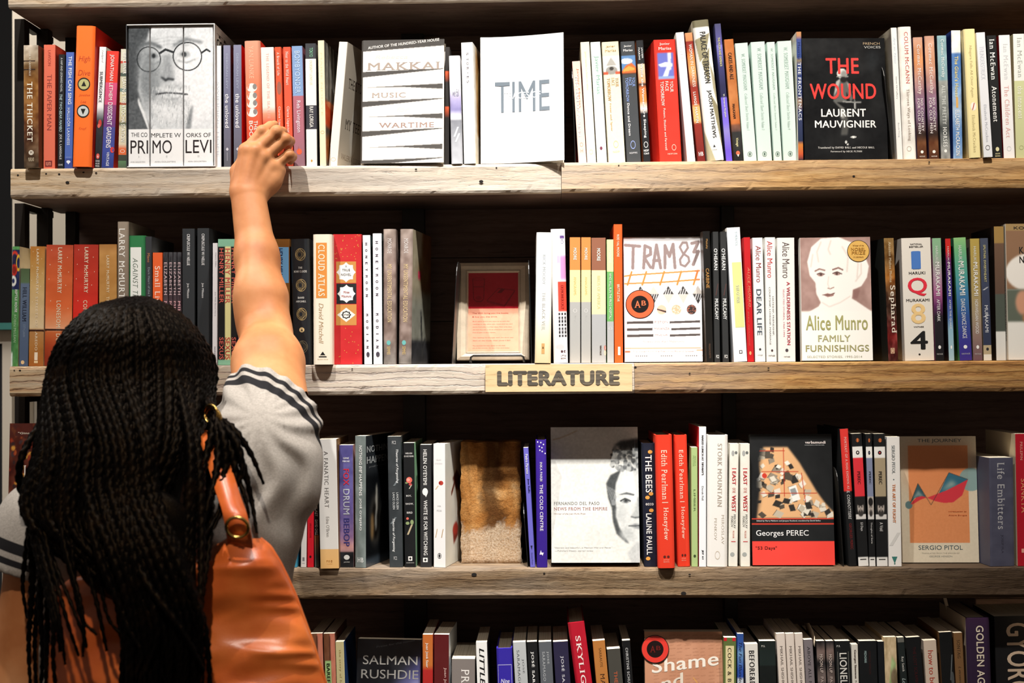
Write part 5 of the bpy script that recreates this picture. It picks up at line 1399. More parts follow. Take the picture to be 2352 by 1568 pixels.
def drop_art():
    p = Paint(40, 80, '#0f1114')
    p.rect(0, 0, .5, .30, '#2a2e32', .05)
    p.ell(.32, .65, .20, .20, '#3a3834', .05).ell(.32, .66, .12, .14, '#14110f', .03).ell(.22, .7, .05, .1, '#9a7a50', .03).ell(.36, .5, .03, .12, '#c8c4b8', .02).ell(.34, .66, .025, .08, '#b0b0a8', .02)
    p.rect(0, .93, .9, 1, '#3c4650', .03)
    return p.out()


S(3, 814, 840, 814, 1001, [(0, '#76807e'), (.5, '#6c7674'), (1, '#7a8482')], 'tall grey green paperback with its dark waterdrop cover turned out', [('NOTHING', .075, .22, .52, .28, '#eef0ee', 'b'), ('ever', .23, .285, .52, .3, '#eef0ee', 'bi'), ('HAPPENS', .295, .455, .52, .28, '#eef0ee', 'b'), ('JOSÉ OVEJERO', .475, .72, .52, .28, '#eef0ee', 'b'), ('HB', .925, .96, .5, .56, '#f2f4f2', 'hb')], fart=drop_art(), yaw=-15, mott=.04, ftexts=[('NOTHING', .08, .13, .45, .84, '#b8bcbc', 'hb'), ('HAPPENS', .16, .215, .45, .84, '#b8bcbc', 'hb'), ('JOSÉ OVEJERO', .235, .25, .45, .7, '#8a8c8c', 'h')], gloss=True, over=.004)
S(3, 895, 926, 890, 1002, '#33383b', 'charcoal paperback with slanting white lettering and grey scribbles', [('FC2', .035, .06, .48, .3, '#c8c8c8', 'hb'), ('Theories of Forgetting', .10, .36, .68, .22, '#eceeee', 'bi'), ('@/', .33, .38, .6, .5, '#6c7478'), ('LANCE OLSEN', .43, .56, .40, .16, '#c8cccc', 'b'), ('LANCE OLSEN', .43, .56, .68, .16, '#c8cccc', 'b'), ('@/', .62, .67, .35, .5, '#6c7478'), ('Theories of Forgetting', .63, .885, .34, .22, '#eceeee', 'bi'), ('FC2', .92, .945, .45, .24, '#c8c8c8', 'h')], mott=.02, W=.15)
S(3, 930, 956, 926, 1017, '#101214', 'black paperback with a pink rose and a snail drawing, pale green fore edge', [('HELEN', .078, .09, .5, .62, '#eceae6', 'hb'), ('OYEYEMI', .102, .114, .5, .86, '#eceae6', 'hb'), ('@o', .275, .325, .5, .54, '#e06a5c'), ('@o', .285, .31, .42, .3, '#f0a090'), ('@o', .325, .345, .6, .3, '#b84a48'), ('@/', .34, .37, .6, .3, '#c8c0a8'), ('@o', .315, .33, .25, .25, '#7c8c5c'), ('BOY,', .42, .435, .45, .48, '#eceae6', 'hb'), ('SNOW,', .485, .50, .5, .72, '#eceae6', 'hb'), ('BIRD', .555, .57, .5, .5, '#eceae6', 'hb'), ('@o', .60, .62, .3, .24, '#d86a5c'), ('@o', .635, .66, .3, .34, '#8c9c6c'), ('@/', .66, .74, .5, .55, '#b8a888'), ('@o', .62, .66, .7, .3, '#8c9c6c'), ('@r', .915, .95, .5, .36, '#e8e6e2'), ('@d', .92, .945, .5, .22, '#101214'), ('RIVERHEAD', .963, .97, .5, .7, '#c8c6c2', 'h')], front='#9fd3a4', W=.142)
S(3, 965, 991, 964, 1021, '#2b2b2d', 'charcoal paperback with bold white capitals and a white head silhouette', [('HELEN OYEYEMI', .04, .33, .45, .34, '#ecebe8', 'b'), ('@o', .355, .415, .45, .5, '#f0efec'), ('@v', .40, .43, .52, .3, '#f0efec'), ('WHITE IS FOR WITCHING', .455, .905, .48, .34, '#ecebe8', 'b'), ('@r', .925, .96, .45, .42, '#ecebe8'), ('@d', .93, .955, .45, .26, '#2b2b2d')], W=.142)


def fox_art():
    p = Paint(40, 80, '#dfdfd4')
    p.poly([(.4, .30), (.62, .24), (.8, .30), (.78, .42), (.6, .40)], '#5a2418', .02).line([(.5, .34), (.35, .42)], .03, '#6c3020', .01).poly([(.4, .72), (.62, .66), (.68, .78), (.45, .84)], '#7a2c20', .02).ell(.55, .72, .14, .05, '#b83a2c', .02)
    return p.noise(.02, .2).out()


S(3, 995, 1023, 994, 1019, '#edeceb', 'white paperback with a red flower on its spine and a turned cover of brown leaves', [('HELEN', .125, .137, .45, .44, '#cfcfcf', 'h'), ('OYEYEMI', .155, .167, .45, .66, '#cfcfcf', 'h'), ('@o', .30, .335, .65, .4, '#b83c30'), ('@o', .31, .325, .55, .16, '#8c2418'), ('@/', .34, .37, .3, .3, '#d8b890'), ('MR', .50, .512, .5, .3, '#b0b0b0', 'h'), ('FOX', .535, .55, .5, .42, '#b0b0b0', 'h'), ('@/', .69, .76, .25, .2, '#c0a070'), ('@/', .69, .76, .75, .2, '#b09060'), ('@g', .885, .93, .5, .34, '#3a3a3a'), ('@d', .89, .925, .5, .2, '#3a3a3a')], yaw=-12, W=.112, fart=fox_art(), over=.006)
S(3, 1218, 1230, 1202, 1028, '#6a66c4', 'narrow lavender blue paperback leaning beside the weathered brick', [('Pedro Páramo', .055, .22, .55, .5, '#e8e8f4', 'b'), ('Juan Rulfo', .26, .38, .62, .46, '#2c2c74', 'b'), ('@v', .82, .86, .5, .4, '#1c1c3c'), ('Grove Press', .88, .98, .5, .3, '#2c2c74')], front='#4c48a8', over=.008)
S(3, 1233, 1258, 1230, 1010, [(0, '#3a1f94'), (1, '#331a86')], 'violet hardcover with white capitals and a scatter of white dots', [('INKA PARBI', .175, .325, .5, .22, '#dcd8f0', 'b'), ('THE COLD CENTRE', .35, .715, .5, .3, '#e8e4f6', 'b'), ('@t', .865, .90, .4, .24, '#ece8f4'), ('@v', .885, .91, .55, .24, '#ece8f4')] + [('@o', v, v + .012, u, .12, '#ece8f8') for v, u in ((.01, .2), (.015, .5), (.03, .75), (.045, .35), (.055, .6), (.075, .4), (.085, .62), (.1, .9))], hard=True, over=.006)


def empire_art():
    p = Paint(150, 226, '#cfcfca')
    p.noise(.02, .3)
    k, d, l = '#6c6e6e', '#3c3f40', '#c8cac8'
    p.line([(.03, .095), (.10, .085), (.2, .06), (.30, .03)], .006, '#b8a890', .004)
    # half portrait at the right edge
    p.poly([(.90, 1.0), (.86, .93), (1, .80), (1, 1)], '#b4b6b5', .01)
    p.poly([(.66, .40), (.74, .34), (.90, .30), (1, .30), (1, .85), (.92, .86), (.82, .80), (.75, .70), (.72, .55)], '#c6c8c6', .012)
    p.ell(.96, .45, .14, .10, '#dadbd9', .03)
    p.poly([(.63, .42), (.68, .36), (.80, .32), (.74, .42), (.72, .52), (.74, .60), (.735, .66), (.77, .74), (.88, .86), (.84, .85), (.74, .79), (.70, .70), (.69, .60), (.65, .53)], d, .008)
    for q in range(8):
        p.line([(.64 + q * .012, .44 + q * .004), (.67 + q * .01, .52), (.695 + q * .004, .58)], .003, '#7c7f80', .003)
    for q in range(150):
        x, y = .69 + p.rng.random() * .31, .12 + p.rng.random() * .20
        if (x - 1.0) ** 2 / .11 + (y - .24) ** 2 / .018 > 1:
            continue
        r = .012 + .016 * p.rng.random()
        p.ell(x, y, r, r * .66, ('#55585a', '#8c8f8f', '#a8aaa8', '#3c3f41')[q % 4], .004, .9)
    p.poly([(.72, .14), (.80, .105), (.92, .095), (1, .085), (1, .15), (.86, .16)], '#343638', .015)
    p.poly([(.76, .505), (.86, .485), (.95, .50), (.94, .512), (.86, .502)], '#55585a', .006)
    p.ell(.845, .548, .058, .019, '#9a9d9d', .006).ell(.85, .548, .026, .017, '#4c4f50', .004).ell(.85, .547, .010, .008, '#1c1e20', .002)
    p.line([(.79, .55), (.84, .532), (.90, .55)], .007, '#3c3f41', .003)
    p.poly([(.985, .52), (.95, .62), (.90, .665), (.95, .68), (1, .675), (1, .52)], '#a6a9a8', .015).line([(.91, .665), (.95, .672), (1, .668)], .007, '#55585a', .005)
    p.poly([(.89, .73), (.95, .715), (1, .72), (1, .755), (.94, .75)], '#85888a', .008).line([(.88, .732), (.94, .733), (1, .73)], .006, '#45484a', .003)
    p.ell(.80, .64, .05, .06, '#b2b5b4', .03).ell(.86, .79, .08, .05, '#aeb1b0', .03)
    p.noise(.03, .02)
    return p.out()


F(3, 1266, 1470, 981, 'large pale face-out paperback with half of an engraved face at its edge', '#d9dbda',
  [('FERNANDO DEL PASO', .555, .578, .29, .52, '#4a4644', 'h'), ('NEWS FROM THE EMPIRE', .595, .618, .335, .61, '#7c2c28', 'h'), ('Winner of the Juan Rulfo Prize', .637, .652, .21, .36, '#8c6a60', 'hi'), ('"Operatic and beautiful... a Mexican War and Peace."', .885, .90, .36, .66, '#8c8a88', 'hi'), ('—Publishers Weekly, starred review', .908, .923, .255, .44, '#8c8a88', 'hi')],
  fart=empire_art(), T=.045, spine='#4a3c34', tilt=9, over=.010)


HEX = lambda v, u: ('@o', v, v + .03, u, .34, '#e0a04c')
S(3, 1480, 1511, 1474, 1018, '#14182a', 'black blue hardcover with heavy white capitals and orange honeycomb dots', [HEX(.055, .62), ('THE BEES', .095, .40, .48, .50, '#f2f0ec', 'b'), HEX(.395, .62), HEX(.425, .35), ('ecco', .485, .505, .5, .6, '#e8e6e2', 'hb'), HEX(.53, .62), ('LALINE PAULL', .57, .905, .42, .42, '#f2f0ec', 'b'), HEX(.92, .3)], mott=.02, hard=True, over=.012)
for k, (a, b, c) in enumerate(((1512, 1551, 1505), (1557, 1586, 1549))):
    S(3, a, b, c, 999, '#e03a22', ('wider' if k == 0 else 'narrower') + ' of two bright red hardcover twins with cream lettering' + (', jutting over the shelf edge' if k == 0 else ', beside the slim green one'), [('Edith Pearlman', .115, .485, .5, .34, '#f8dcc8'), ('@r', .505, .51, .5, .36, '#f8dcc8'), ('Honeydew', .545, .79, .5, .36, '#f8dcc8'), ('@o', .905, .925, .4, .16, '#5a2018'), ('@o', .905, .925, .62, .16, '#5a2018'), ('LITTLE', .935, .942, .5, .34, '#f0b8a0', 'h'), ('BROWN', .95, .957, .5, .34, '#f0b8a0', 'h')], hard=True, over=-.006 if k == 0 else .012)
S(3, 1588, 1603, 1587, 1027, '#a9c283', 'slim light green paperback with spaced letters', [('ANGELA', .07, .155, .62, .22, '#8ca868'), ('PELSTER', .07, .16, .34, .22, '#8ca868'), ('LIMBER', .355, .54, .5, .30, '#4c6038'), ('@o', .90, .925, .5, .4, '#3c4c2c')])
S(3, 1605, 1622, 1605, 980, '#eef0f4', 'tall slim white paperback with tiny black capitals, beside the light green one', [('NAKED LUNCH AT TIFFANY\'S', .06, .345, .5, .28, '#2c2c30', 'b'), ('Derek Pell', .425, .525, .5, .28, '#2c2c30'), ('JEF 61', .88, .945, .5, .3, '#2c2c30', 'b')], back='#c81c24', yaw=1.5, over=.010)
S(3, 1624, 1671, 1625, 999, '#eeebe6', 'thick white hardcover with thin silver grey capitals', [('STORK MOUNTAIN', .065, .545, .60, .22, '#b8ada0', 'b'), ('MIROSLAV', .605, .83, .76, .13, '#b4a898'), ('PENKOV', .63, .80, .40, .13, '#b4a898'), ('@g', .88, .945, .5, .26, '#d0c4b4')], hard=True, over=.008)
for k, (a, b, c) in enumerate(((1673, 1694, 1676), (1701, 1723, 1700))):
    S(3, a, b, c, 1019, '#e9e6db', ('first' if k == 0 else 'second') + ' of two off-white twins with curly red capitals, ' + ('beside the thick white one' if k == 0 else 'beside the black face-out cover'), [('@o', .055, .10, .35, .34, '#a8aaa8'), ('@o', .06, .085, .7, .3, '#6c706e'), ('@r', .20, .206, .5, .5, '#c8343c'), ('EAST', .225, .335, .5, .42, '#c8343c', 'b'), ('OF THE', .36, .40, .5, .36, '#c85048'), ('WEST', .42, .555, .5, .46, '#c8343c', 'b'), ('MIROSLAV', .575, .69, .62, .24, '#4a4a48'), ('PENKOV', .59, .68, .32, .24, '#4a4a48'), ('PICADOR', .71, .77, .5, .2, '#d87868'), ('@r', .795, .801, .5, .5, '#c8343c'), ('@o', .885, .92, .4, .5, '#a8aca8')], mott=.02)


def perec_art():
    p = Paint(150, 225, '#0f1113')
    p.poly([(.16, .10), (.46, .10), (.60, .22), (.70, .33), (.80, .44), (.90, .53), (1.0, .60), (1.0, .645), (.06, .645), (.08, .5), (.12, .36), (.10, .22)], '#d8a878', .012)
    rr = p.rng
    for k in range(110):
        x, y = .08 + rr.random() * .9, .12 + rr.random() * .52
        if x > .30 + (y - .08) * 1.28 or y > .62:
            continue
        s, a = .025 + .03 * rr.random(), rr.random() * 3.14
        pts = [(x + s * math.cos(a + q) * (1.3 if q in (0, 3.14) else .9), y + s * math.sin(a + q) * .66) for q in (0, 1.4, 3.14, 4.5)]
        p.poly(pts, ('#b8ac98', '#d8d0c0', '#8c8070', '#4c443a', '#e4ddd0', '#2c2824')[k % 6], .003)
        p.line(pts[:2], .003, '#3a322a', .002, .8)
    p.poly([(.46, .41), (.55, .39), (.60, .50), (.51, .52)], '#e8e6e0', .003).poly([(.475, .425), (.54, .412), (.565, .46), (.50, .475)], '#8c9090', .003)
    p.poly([(.0, .10), (.16, .10), (.10, .24), (.10, .50), (.05, .645), (0, .645)], '#0f1113', .03)
    for q in (((.12, .13), (.42, .13)), ((.14, .29), (.58, .29)), ((.12, .455), (.80, .455)), ((.41, .11), (.41, .48)), ((.62, .30), (.66, .52))):
        p.line(list(q), .005, '#b03420', .002, .85)
    p.ell(.17, .32, .03, .02, '#c03828')
    p.rect(0, .645, 1, .652, '#e8402c').rect(0, .652, 1, .68, '#111214').rect(0, .682, 1, .692, '#e8402c').rect(0, .692, 1, .818, '#121416').rect(0, .818, 1, 1, '#e84238')
    return p.out()


F(3, 1728, 1918, 997, 'black and red face-out paperback with scattered papers on a sand coloured slope', '#101214',
  [('verbamundi', .053, .075, .80, .25, '#e8dcd8', 'hb'), ('INTERNATIONAL LITERATURE SERIES', .083, .088, .79, .24, '#c8c8c8', 'h'), ('Edited by Harry Mathews and Jacques Roubaud, translated by David Bellos', .658, .672, .45, .78, '#d8d8d8', 'hb'), ('Georges PEREC', .735, .79, .37, .64, '#eceaea', 'h'), ('"53 Days"', .857, .888, .17, .26, '#6c1c18', 'hb')],
  fart=perec_art(), T=.020, spine='#141414', tilt=5, over=.014)
S(3, 1950, 1970, 1929, 985, [(0, '#e23a34'), (.45, '#e0322c'), (.46, '#17181a'), (1, '#121315')], 'black hardcover with a red upper spine beside three portrait spines', [('PORTRAIT OF A MAN KNOWN AS', .06, .44, .55, .28, '#f4c8c0'), ('IL CONDOTTIERE', .45, .66, .5, .34, '#e8e6e4', 'i'), ('GEORGES PEREC', .69, .88, .5, .3, '#7a1a1a')], back='#191b1d', yaw=3, hard=True, over=.014)


def author_art(mid, off):
    p = Paint(30, 220, '#121315')
    p.rect(.0, .10, 1, .185, '#f0eeea').rect(.02, .185, 1, .475, mid).rect(.04, .475, 1, .64, '#1a1a1a' if off != 1 else '#b8b0a8')
    y = .475
    p.rect(.04, .61, 1, .645, '#d8d4d0', .01)
    p.ell(.5, .56, .30, .060, '#b0a69e', .02).ell(.5, .515, .36, .032, '#1c1a1a', .03)
    p.ell(.5, .60, .24, .026, '#3a3634', .03).ell(.37, .553, .07, .005, '#2a2624', .01).ell(.63, .553, .07, .005, '#2a2624', .01).ell(.5, .575, .06, .016, '#8c827c', .02)
    p.rect(0, .645, 1, .93, '#121315').rect(.02, .93, 1, 1, '#e8e6e2')
    return p.out()


for k, (a, b, c, mid, t) in enumerate(((1972, 1996, 1956, '#e0323c', '53 Days'), (1997, 2012, 1988, '#8088a4', 'Thoughts of Sorts'), (2014, 2040, 2007, '#a8987c', 'A Void'))):
    S(3, a, b, c, 996, '#121315', 'portrait spine with a ' + ('bright red', 'blue grey', 'khaki')[k] + ' block above a dark haired man, ' + ('first', 'slimmest', 'last')[k] + ' of three',
      [('@g', .035, .065, .55, .3, '#d8743c'), ('@r', .04, .06, .55, .14, '#d8743c'), ('@o', .128, .158, .5, .34, '#1c1416'), ('@o', .136, .15, .5, .16, ('#e8e0d8', '#5c6484', '#c83c40')[k]), ('PEREC', .285, .38, .5, .30, ('#7c1c20', '#2c3048', '#3a342c')[k], 'b'), (t, .67, .735 if k != 1 else .83, .5, .30, '#d8d6d4'), ('@r', .945, .953, .5, .6, '#5a5856')], art=author_art(mid, k))
S(3, 2042, 2072, 2037, 1003, '#efece8', 'white paperback with an orange title line and a green funnel mark at its foot', [('SERGIO PITOL', .065, .285, .48, .26, '#a4aaac', 'b'), ('@o', .325, .335, .48, .1, '#5a6a70'), ('THE ART OF FLIGHT', .365, .665, .48, .24, '#e08c58', 'b'), ('@/', .74, .84, .5, .9, '#d8d6d2'), ('@v', .925, .98, .45, .44, '#3c7c74'), ('@o', .975, .985, .45, .12, '#3c7c74')], over=.010)


def journey_art():
    p = Paint(130, 205, '#d9cdb6')
    p.rect(.105, .075, .885, .845, '#d88a58').noise(.012, .02)
    p.poly([(.105, .075), (.885, .075), (.885, .40), (.105, .40)], '#d48250', .1, .6)
    p.ell(.92, .345, .155, .092, '#7c9c9c', .002, .9)
    p.ell(.10, .545, .048, .031, '#5c7c80', .002, .95)
    p.poly([(.12, .53), (.225, .375), (.33, .49), (.26, .475), (.18, .49)], '#34545c', .002).poly([(.15, .50), (.225, .43), (.30, .48), (.22, .475)], '#8aa09c', .015, .8)
    p.poly([(.49, .46), (.635, .29), (.88, .345), (.7, .40)], '#2f6478', .002).poly([(.52, .44), (.66, .35), (.74, .385)], '#b0b8a8', .03, .8)
    p.poly([(.12, .54), (.2, .485), (.27, .475), (.34, .485), (.25, .505), (.15, .54)], '#c8343c', .002)
    p.poly([(.34, .488), (.6, .43), (.88, .345), (.80, .47), (.68, .525), (.56, .53), (.44, .515)], '#cc3440', .002)
    p.line([(.12, .53), (.225, .375), (.39, .545), (.635, .29), (.88, .345)], .003, '#3c3430')
    return p.out()


F(3, 2073, 2249, 1002, 'beige face-out paperback with an orange panel of blue peaks and red curves', '#d9cdb6',
  [('THE JOURNEY', .02, .055, .52, .58, '#3a4c54', 'h'), ('Introduction by', .592, .604, .735, .24, '#d06a38', 'hb'), ('Álvaro Enrigue', .62, .634, .735, .24, '#d06a38', 'hb'), ('SERGIO PITOL', .865, .90, .50, .58, '#3a5058', 'h'), ('TRANSLATED FROM THE SPANISH BY', .922, .932, .5, .50, '#a09c8c', 'h'), ('GEORGE HENSON', .945, .958, .5, .30, '#8a8c84', 'h')],
  fart=journey_art(), T=.018, spine='#d0c4ac', tilt=3, over=.045, yaw=0)
S(3, 2275, 2333, 2272, 1051, '#4a4b5e', 'low thick slate grey paperback with large pale lettering', [('Life Embitters', .045, .66, .48, .30, '#b4b4b8'), ('JOSEP PLA', .71, .88, .5, .12, '#3a3a4c')], yaw=7, back='#55566a', over=.008, W=.14, mott=.02)
S(3, 2338, 2375, 2332, 996, '#b00c24', 'crimson hardcover with pale orange capitals at the cut edge of the third shelf', [('ZAKHAR', .06, .18, .62, .15, '#e8a090'), ('PRILEPIN', .06, .2, .36, .15, '#e8a090'), ('SANKYA', .34, .60, .45, .3, '#e09468'), ('@r', .87, .9, .4, .3, '#e8a090')], back='#e8d8b8', W=.15)

# ================================================================ lowest shelf in view
FOOT4 = 1778.0


def L4(xl, xr, yt, spine, label, texts=(), slope=0.0, **kw):
    """books of the lowest shelf: columns of the head, slope in columns per row"""
    d = slope * (FOOT4 - yt)
    S(4, xl + d, xr + d, xl, yt, spine, label, texts, **kw)


def bare_art():
    p = Paint(30, 100, '#7a4a30')
    p.rect(.55, 0, 1, 1, '#d8846a').rect(.5, .02, .6, .6, '#5a3424', .03).noise(.04, .2).rect(.1, .20, .62, .92, '#b0d48c')
    return p.out()


for k, (a, b) in enumerate(((712, 741), (742.5, 769))):
    L4(a, b, 1455, '#7a4a30', ('first' if k == 0 else 'second') + ' of two brown and pink copies with green title strips, ' + ('touching the leather bag' if k == 0 else 'beside a thin cream spine'), [('BAREFOOT DOGS', .215, .62, .36, .3, '#2c3420', 'b')], art=bare_art(), slope=.03, front='#5a3020')
L4(770, 790, 1474, '#ddd09a', 'thin cream paperback with fine brown lettering beside the brown and pink copies', [('the story of how all animals are equal', .06, .75, .5, .3, '#a89050')], slope=0.03, front='#1c3c70')


def salman_art():
    p = Paint(110, 150, '#131519')
    p.poly([(.55, .40), (1, .12), (1, 1), (.1, 1), (.3, .7)], '#4c4c78', .08).poly([(.72, .52), (.96, .30), (1, .8), (.6, .9)], '#b8b8e0', .06).ell(.8, .75, .2, .12, '#8c84c8', .05)
    return p.noise(.03, .15).out()


F(4, 812, 960, 1466, 'dark glossy face-out hardcover with ghostly pale capitals and a violet glow', '#131519',
  [('Praise for the novels', .025, .04, .6, .6, '#4a4c50', 'hr'), ('SALMAN', .13, .20, .52, .86, '#9a9894', 'h'), ('RUSHDIE', .24, .31, .52, .9, '#8a8884', 'h')], fart=salman_art(), gloss=True, T=.024, spine='#101114', tilt=6, over=.02, roll=1.2, z0=.0045)
L4(970, 994, 1457, [(0, '#b8642c'), (.22, '#b8682c'), (.26, '#a82420'), (1, '#8c1c1c')], 'burnt orange paperback turning red low on its spine', [('Juan José Saer', .06, .24, .42, .3, '#f0e4d8', 'b')], slope=.0)
L4(996, 1031, 1457, '#551214', 'maroon paperback with pale lettering beside the burnt orange one', [('Juan José Saer', .24, .48, .75, .2, '#d8b8b0')], yaw=-3, front='#c8ccd0', W=.11)
L4(1037, 1091, 1513, '#7c7470', 'low thick grey brown book with large white letters', [('PRIVATE LIFE', .09, .75, .58, .34, '#e4e0dc')], slope=.0, front='#56504c')
L4(1093, 1119, 1475, '#e6e6e4', 'white paperback with slanting heavy black capitals', [('LITTLE FAILURE', .045, .70, .5, .46, '#17171a', 'bi')], slope=.03, front='#6a665e')
L4(1140, 1177, 1489, '#31249c', 'short vivid violet blue hardcover with a thin white ruled box', [('@r', .13, .134, .5, .86, '#c8c8e8'), ('@r', .13, 1, .08, .02, '#c8c8e8'), ('@r', .13, 1, .92, .02, '#c8c8e8'), ('Nine', .245, .28, .5, .55, '#e8e8f4', 'hi')], slope=.03, hard=True)
L4(1178, 1208, 1475, [(0, '#b8bcbe'), (.7, '#a8acae'), (1, '#8c9092')], 'pale grey paperback with thin dark capitals, first of the grey and black row', [('SARAMAGO', .06, .34, .36, .2, '#5a5e62'), ('JOSÉ', .13, .24, .72, .2, '#5a5e62')], slope=0.055)
L4(1210, 1234, 1474, '#121316', 'black paperback with heavy white capitals in the grey row', [('JOSÉ SARAMAGO', .075, .52, .5, .36, '#f0f0ee', 'b')], slope=.05)
L4(1237, 1267, 1474, '#5a5e64', 'mid grey paperback with two lines of thin capitals', [('JOSÉ', .075, .17, .68, .2, '#b8bcc0'), ('SARAMAGO', .075, .30, .34, .2, '#b0b4b8')], slope=.05)
L4(1270, 1305, 1474, '#272340', 'dark navy paperback beside the tilted red one', [('JOSÉ SARAMAGO', .11, .55, .55, .26, '#dcdce4')], slope=.065)
L4(1304, 1343, 1431, '#b5122a', 'bright red hardcover tilted and rising above its neighbours', [('SKYLIGHT', .09, .55, .5, .30, '#f2e0dc', 'b')], slope=0.13, hard=True)
L4(1361, 1390, 1472, '#b9783a', 'ochre paperback with dark capitals beside the tilted red one', [('SARRAUTE', .055, .20, .55, .2, '#6c4420'), ('MARTEREAU', .25, .6, .55, .36, '#4a2c18')], slope=0.09)
L4(1394, 1425, 1491, '#46443e', 'short dark olive grey paperback with an orange line', [('THE STONE RAFT', .18, .6, .5, .26, '#c8603c')], slope=0.085)
L4(1429, 1448, 1471, '#101113', 'narrow black paperback with thin white capitals', [('CHRISTINE SCHUTT', .055, .36, .5, .3, '#d8d8d8')], slope=0.07)


def news_art():
    p = Paint(150, 200, '#c08a6c')
    p.noise(.03, .2)
    for k in range(40):
        y = .03 + k * .024
        for j in range(9):
            if p.rng.random() > .2:
                p.line([(.12 + j * .1, y), (.12 + j * .1 + .05 + .03 * p.rng.random(), y - .004)], .003, '#9a6a50', .002, .7)
    p.line([(.62, .33), (1, .6)], .004, '#d8a048', .002)
    p.line([(.3, .55), (1, .66)], .004, '#a84c2c', .002)
    return p.out()


shame = F(4, 1483, 1664, 1450, 'tan newsprint face-out hardcover with cut-out white letters and a red ring sticker', '#c08a6c',
  [('Shame', .17, .27, .52, .86, '#e8e0d4', 'hbr'), ('and', .32, .41, .28, .42, '#d8ccbc', 'hbr'), ('desire', .46, .56, .6, .7, '#e8e0d4', 'hbr')], fart=news_art(), T=.026, spine='#2a201a', tilt=4, over=.012)
sw, sh = dims(shame)
seal(shame, sw, sh, .14, .125, .0235, '#d83a30', '#1a0e0e', [('A', -.17, 0, .40, .46), ('B', .24, .08, .3, .3)], '#6a1c18', off=.0012)
L4(1662, 1691, 1464, '#5d6e3a', 'olive green hardcover with a cream title strip and red corners', [('@r', .0, .025, .12, .24, '#c8202c'), ('@r', .0, .025, .82, .26, '#c8202c'), ('@r', .06, 1, .48, .68, '#ded0a0'), ('COCK & BULL', .075, .42, .46, .30, '#3a3020', 'b')], over=.010)
L4(1693, 1708, 1455, [(0, '#2c4c90'), (.08, '#3054a0'), (.14, '#6a94c0'), (.26, '#2c50a8'), (.31, '#2a4ca4'), (.33, '#c8d0dc'), (1, '#c8d0dc')], 'narrow blue paperback with handwritten lettering', [('The Fun Blunders of', .06, .44, .5, .5, '#101c3c', 'i')])
L4(1711, 1741, 1479, '#e0ddd6', 'white paperback with big black joined capitals', [('BEFORE&DURING', .05, .50, .5, .42, '#232326', 'b')], slope=.03)
L4(1744, 1782, 1472, [(0, '#16201e'), (.18, '#182422'), (.19, '#0d1312'), (1, '#0c1110')], 'dark green black paperback with a tiny white mark at its head', [('P.S.', .03, .045, .24, .22, '#d8d8d0', 'hb')], slope=.02)
for k, (a, b) in enumerate(((1783, 1803), (1804.5, 1824), (1825.5, 1844))):
    L4(a, b, 1455, '#dccfc4', ('first', 'second', 'third')[k] + ' of three beige white copies with grey capitals, ' + ('beside the dark green one', 'between the other two', 'beside the mauve grey one')[k], [('MIKHAIL SHISHKIN', .09, .40, .5, .32, '#6c625c')], slope=.055)
L4(1846, 1867, 1469, '#7a7276', 'mauve grey paperback beside the curled leaf of paper', [('ABOVE ALL MEN', .05, .40, .5, .32, '#38343a')], slope=0.055)
for k, (a, b) in enumerate(((1875, 1895), (1897, 1915.5))):
    L4(a, b, 1472, [(0, '#16161a'), (.04, '#4c4240'), (.08, '#7a6660'), (.13, '#6a5a54'), (.17, '#1c1a1c'), (.24, '#5c504c'), (.3, '#6a5c58'), (.36, '#17161a'), (1, '#121216')], ('first' if k == 0 else 'second') + ' of two black twins with a rosy grey moon picture, ' + ('beside the curled leaf' if k == 0 else 'beside the tall white capitals'), [('MOON UP', .10, .24, .5, .36, '#c8b8b0', 'b'), ('PAST FULL', .27, .45, .5, .34, '#b8a8a0', 'b')], mott=.05, slope=0.04)
L4(1918, 1953, 1472, '#101315', 'black paperback with tall narrow white capitals inside thin rules', [('P.S.', .03, .045, .22, .24, '#d8d8d4', 'hb'), ('@r', .08, 1, .14, .02, '#8c8c84'), ('@r', .08, 1, .86, .02, '#8c8c84'), ('LIONEL SHRIVER', .09, .62, .5, .48, '#dcdad4', 'b')], slope=0.035)
L4(1955.5, 1971, 1480, '#d8d4ca', 'narrow off-white paperback with small dark lettering between black ones', [('Georges Simenon', .04, .26, .5, .38, '#4a3a34', 'b'), ('Night at the Crossroads', .28, .6, .5, .34, '#4a3a34')], slope=0.03)
L4(1973, 2014, 1472, '#0e1114', 'wide plain black paperback with a tiny pale blue word', [('PEDIGREE', .075, .165, .34, .12, '#a0b8b8', 'b'), ('GEORGES SIMENON', .075, .25, .58, .12, '#3a1c1c')], slope=0.03)
L4(2016, 2031, 1473, '#0f1318', 'narrow plain blue black paperback without visible lettering', [], slope=0.03)


def cat_art():
    p = Paint(26, 110, '#cdb690')
    p.poly([(.6, .14), (.9, .20), (.4, .42), (.1, .50)], '#a8c084', .02).ell(.75, .30, .3, .07, '#7a6a50', .05).ell(.5, .42, .5, .06, '#4a3c2c', .05).ell(.4, .50, .3, .04, '#d8c4a0', .04).rect(0, .58, 1, 1, '#8c7450', .05)
    return p.noise(.07, .2, octaves=3).out()


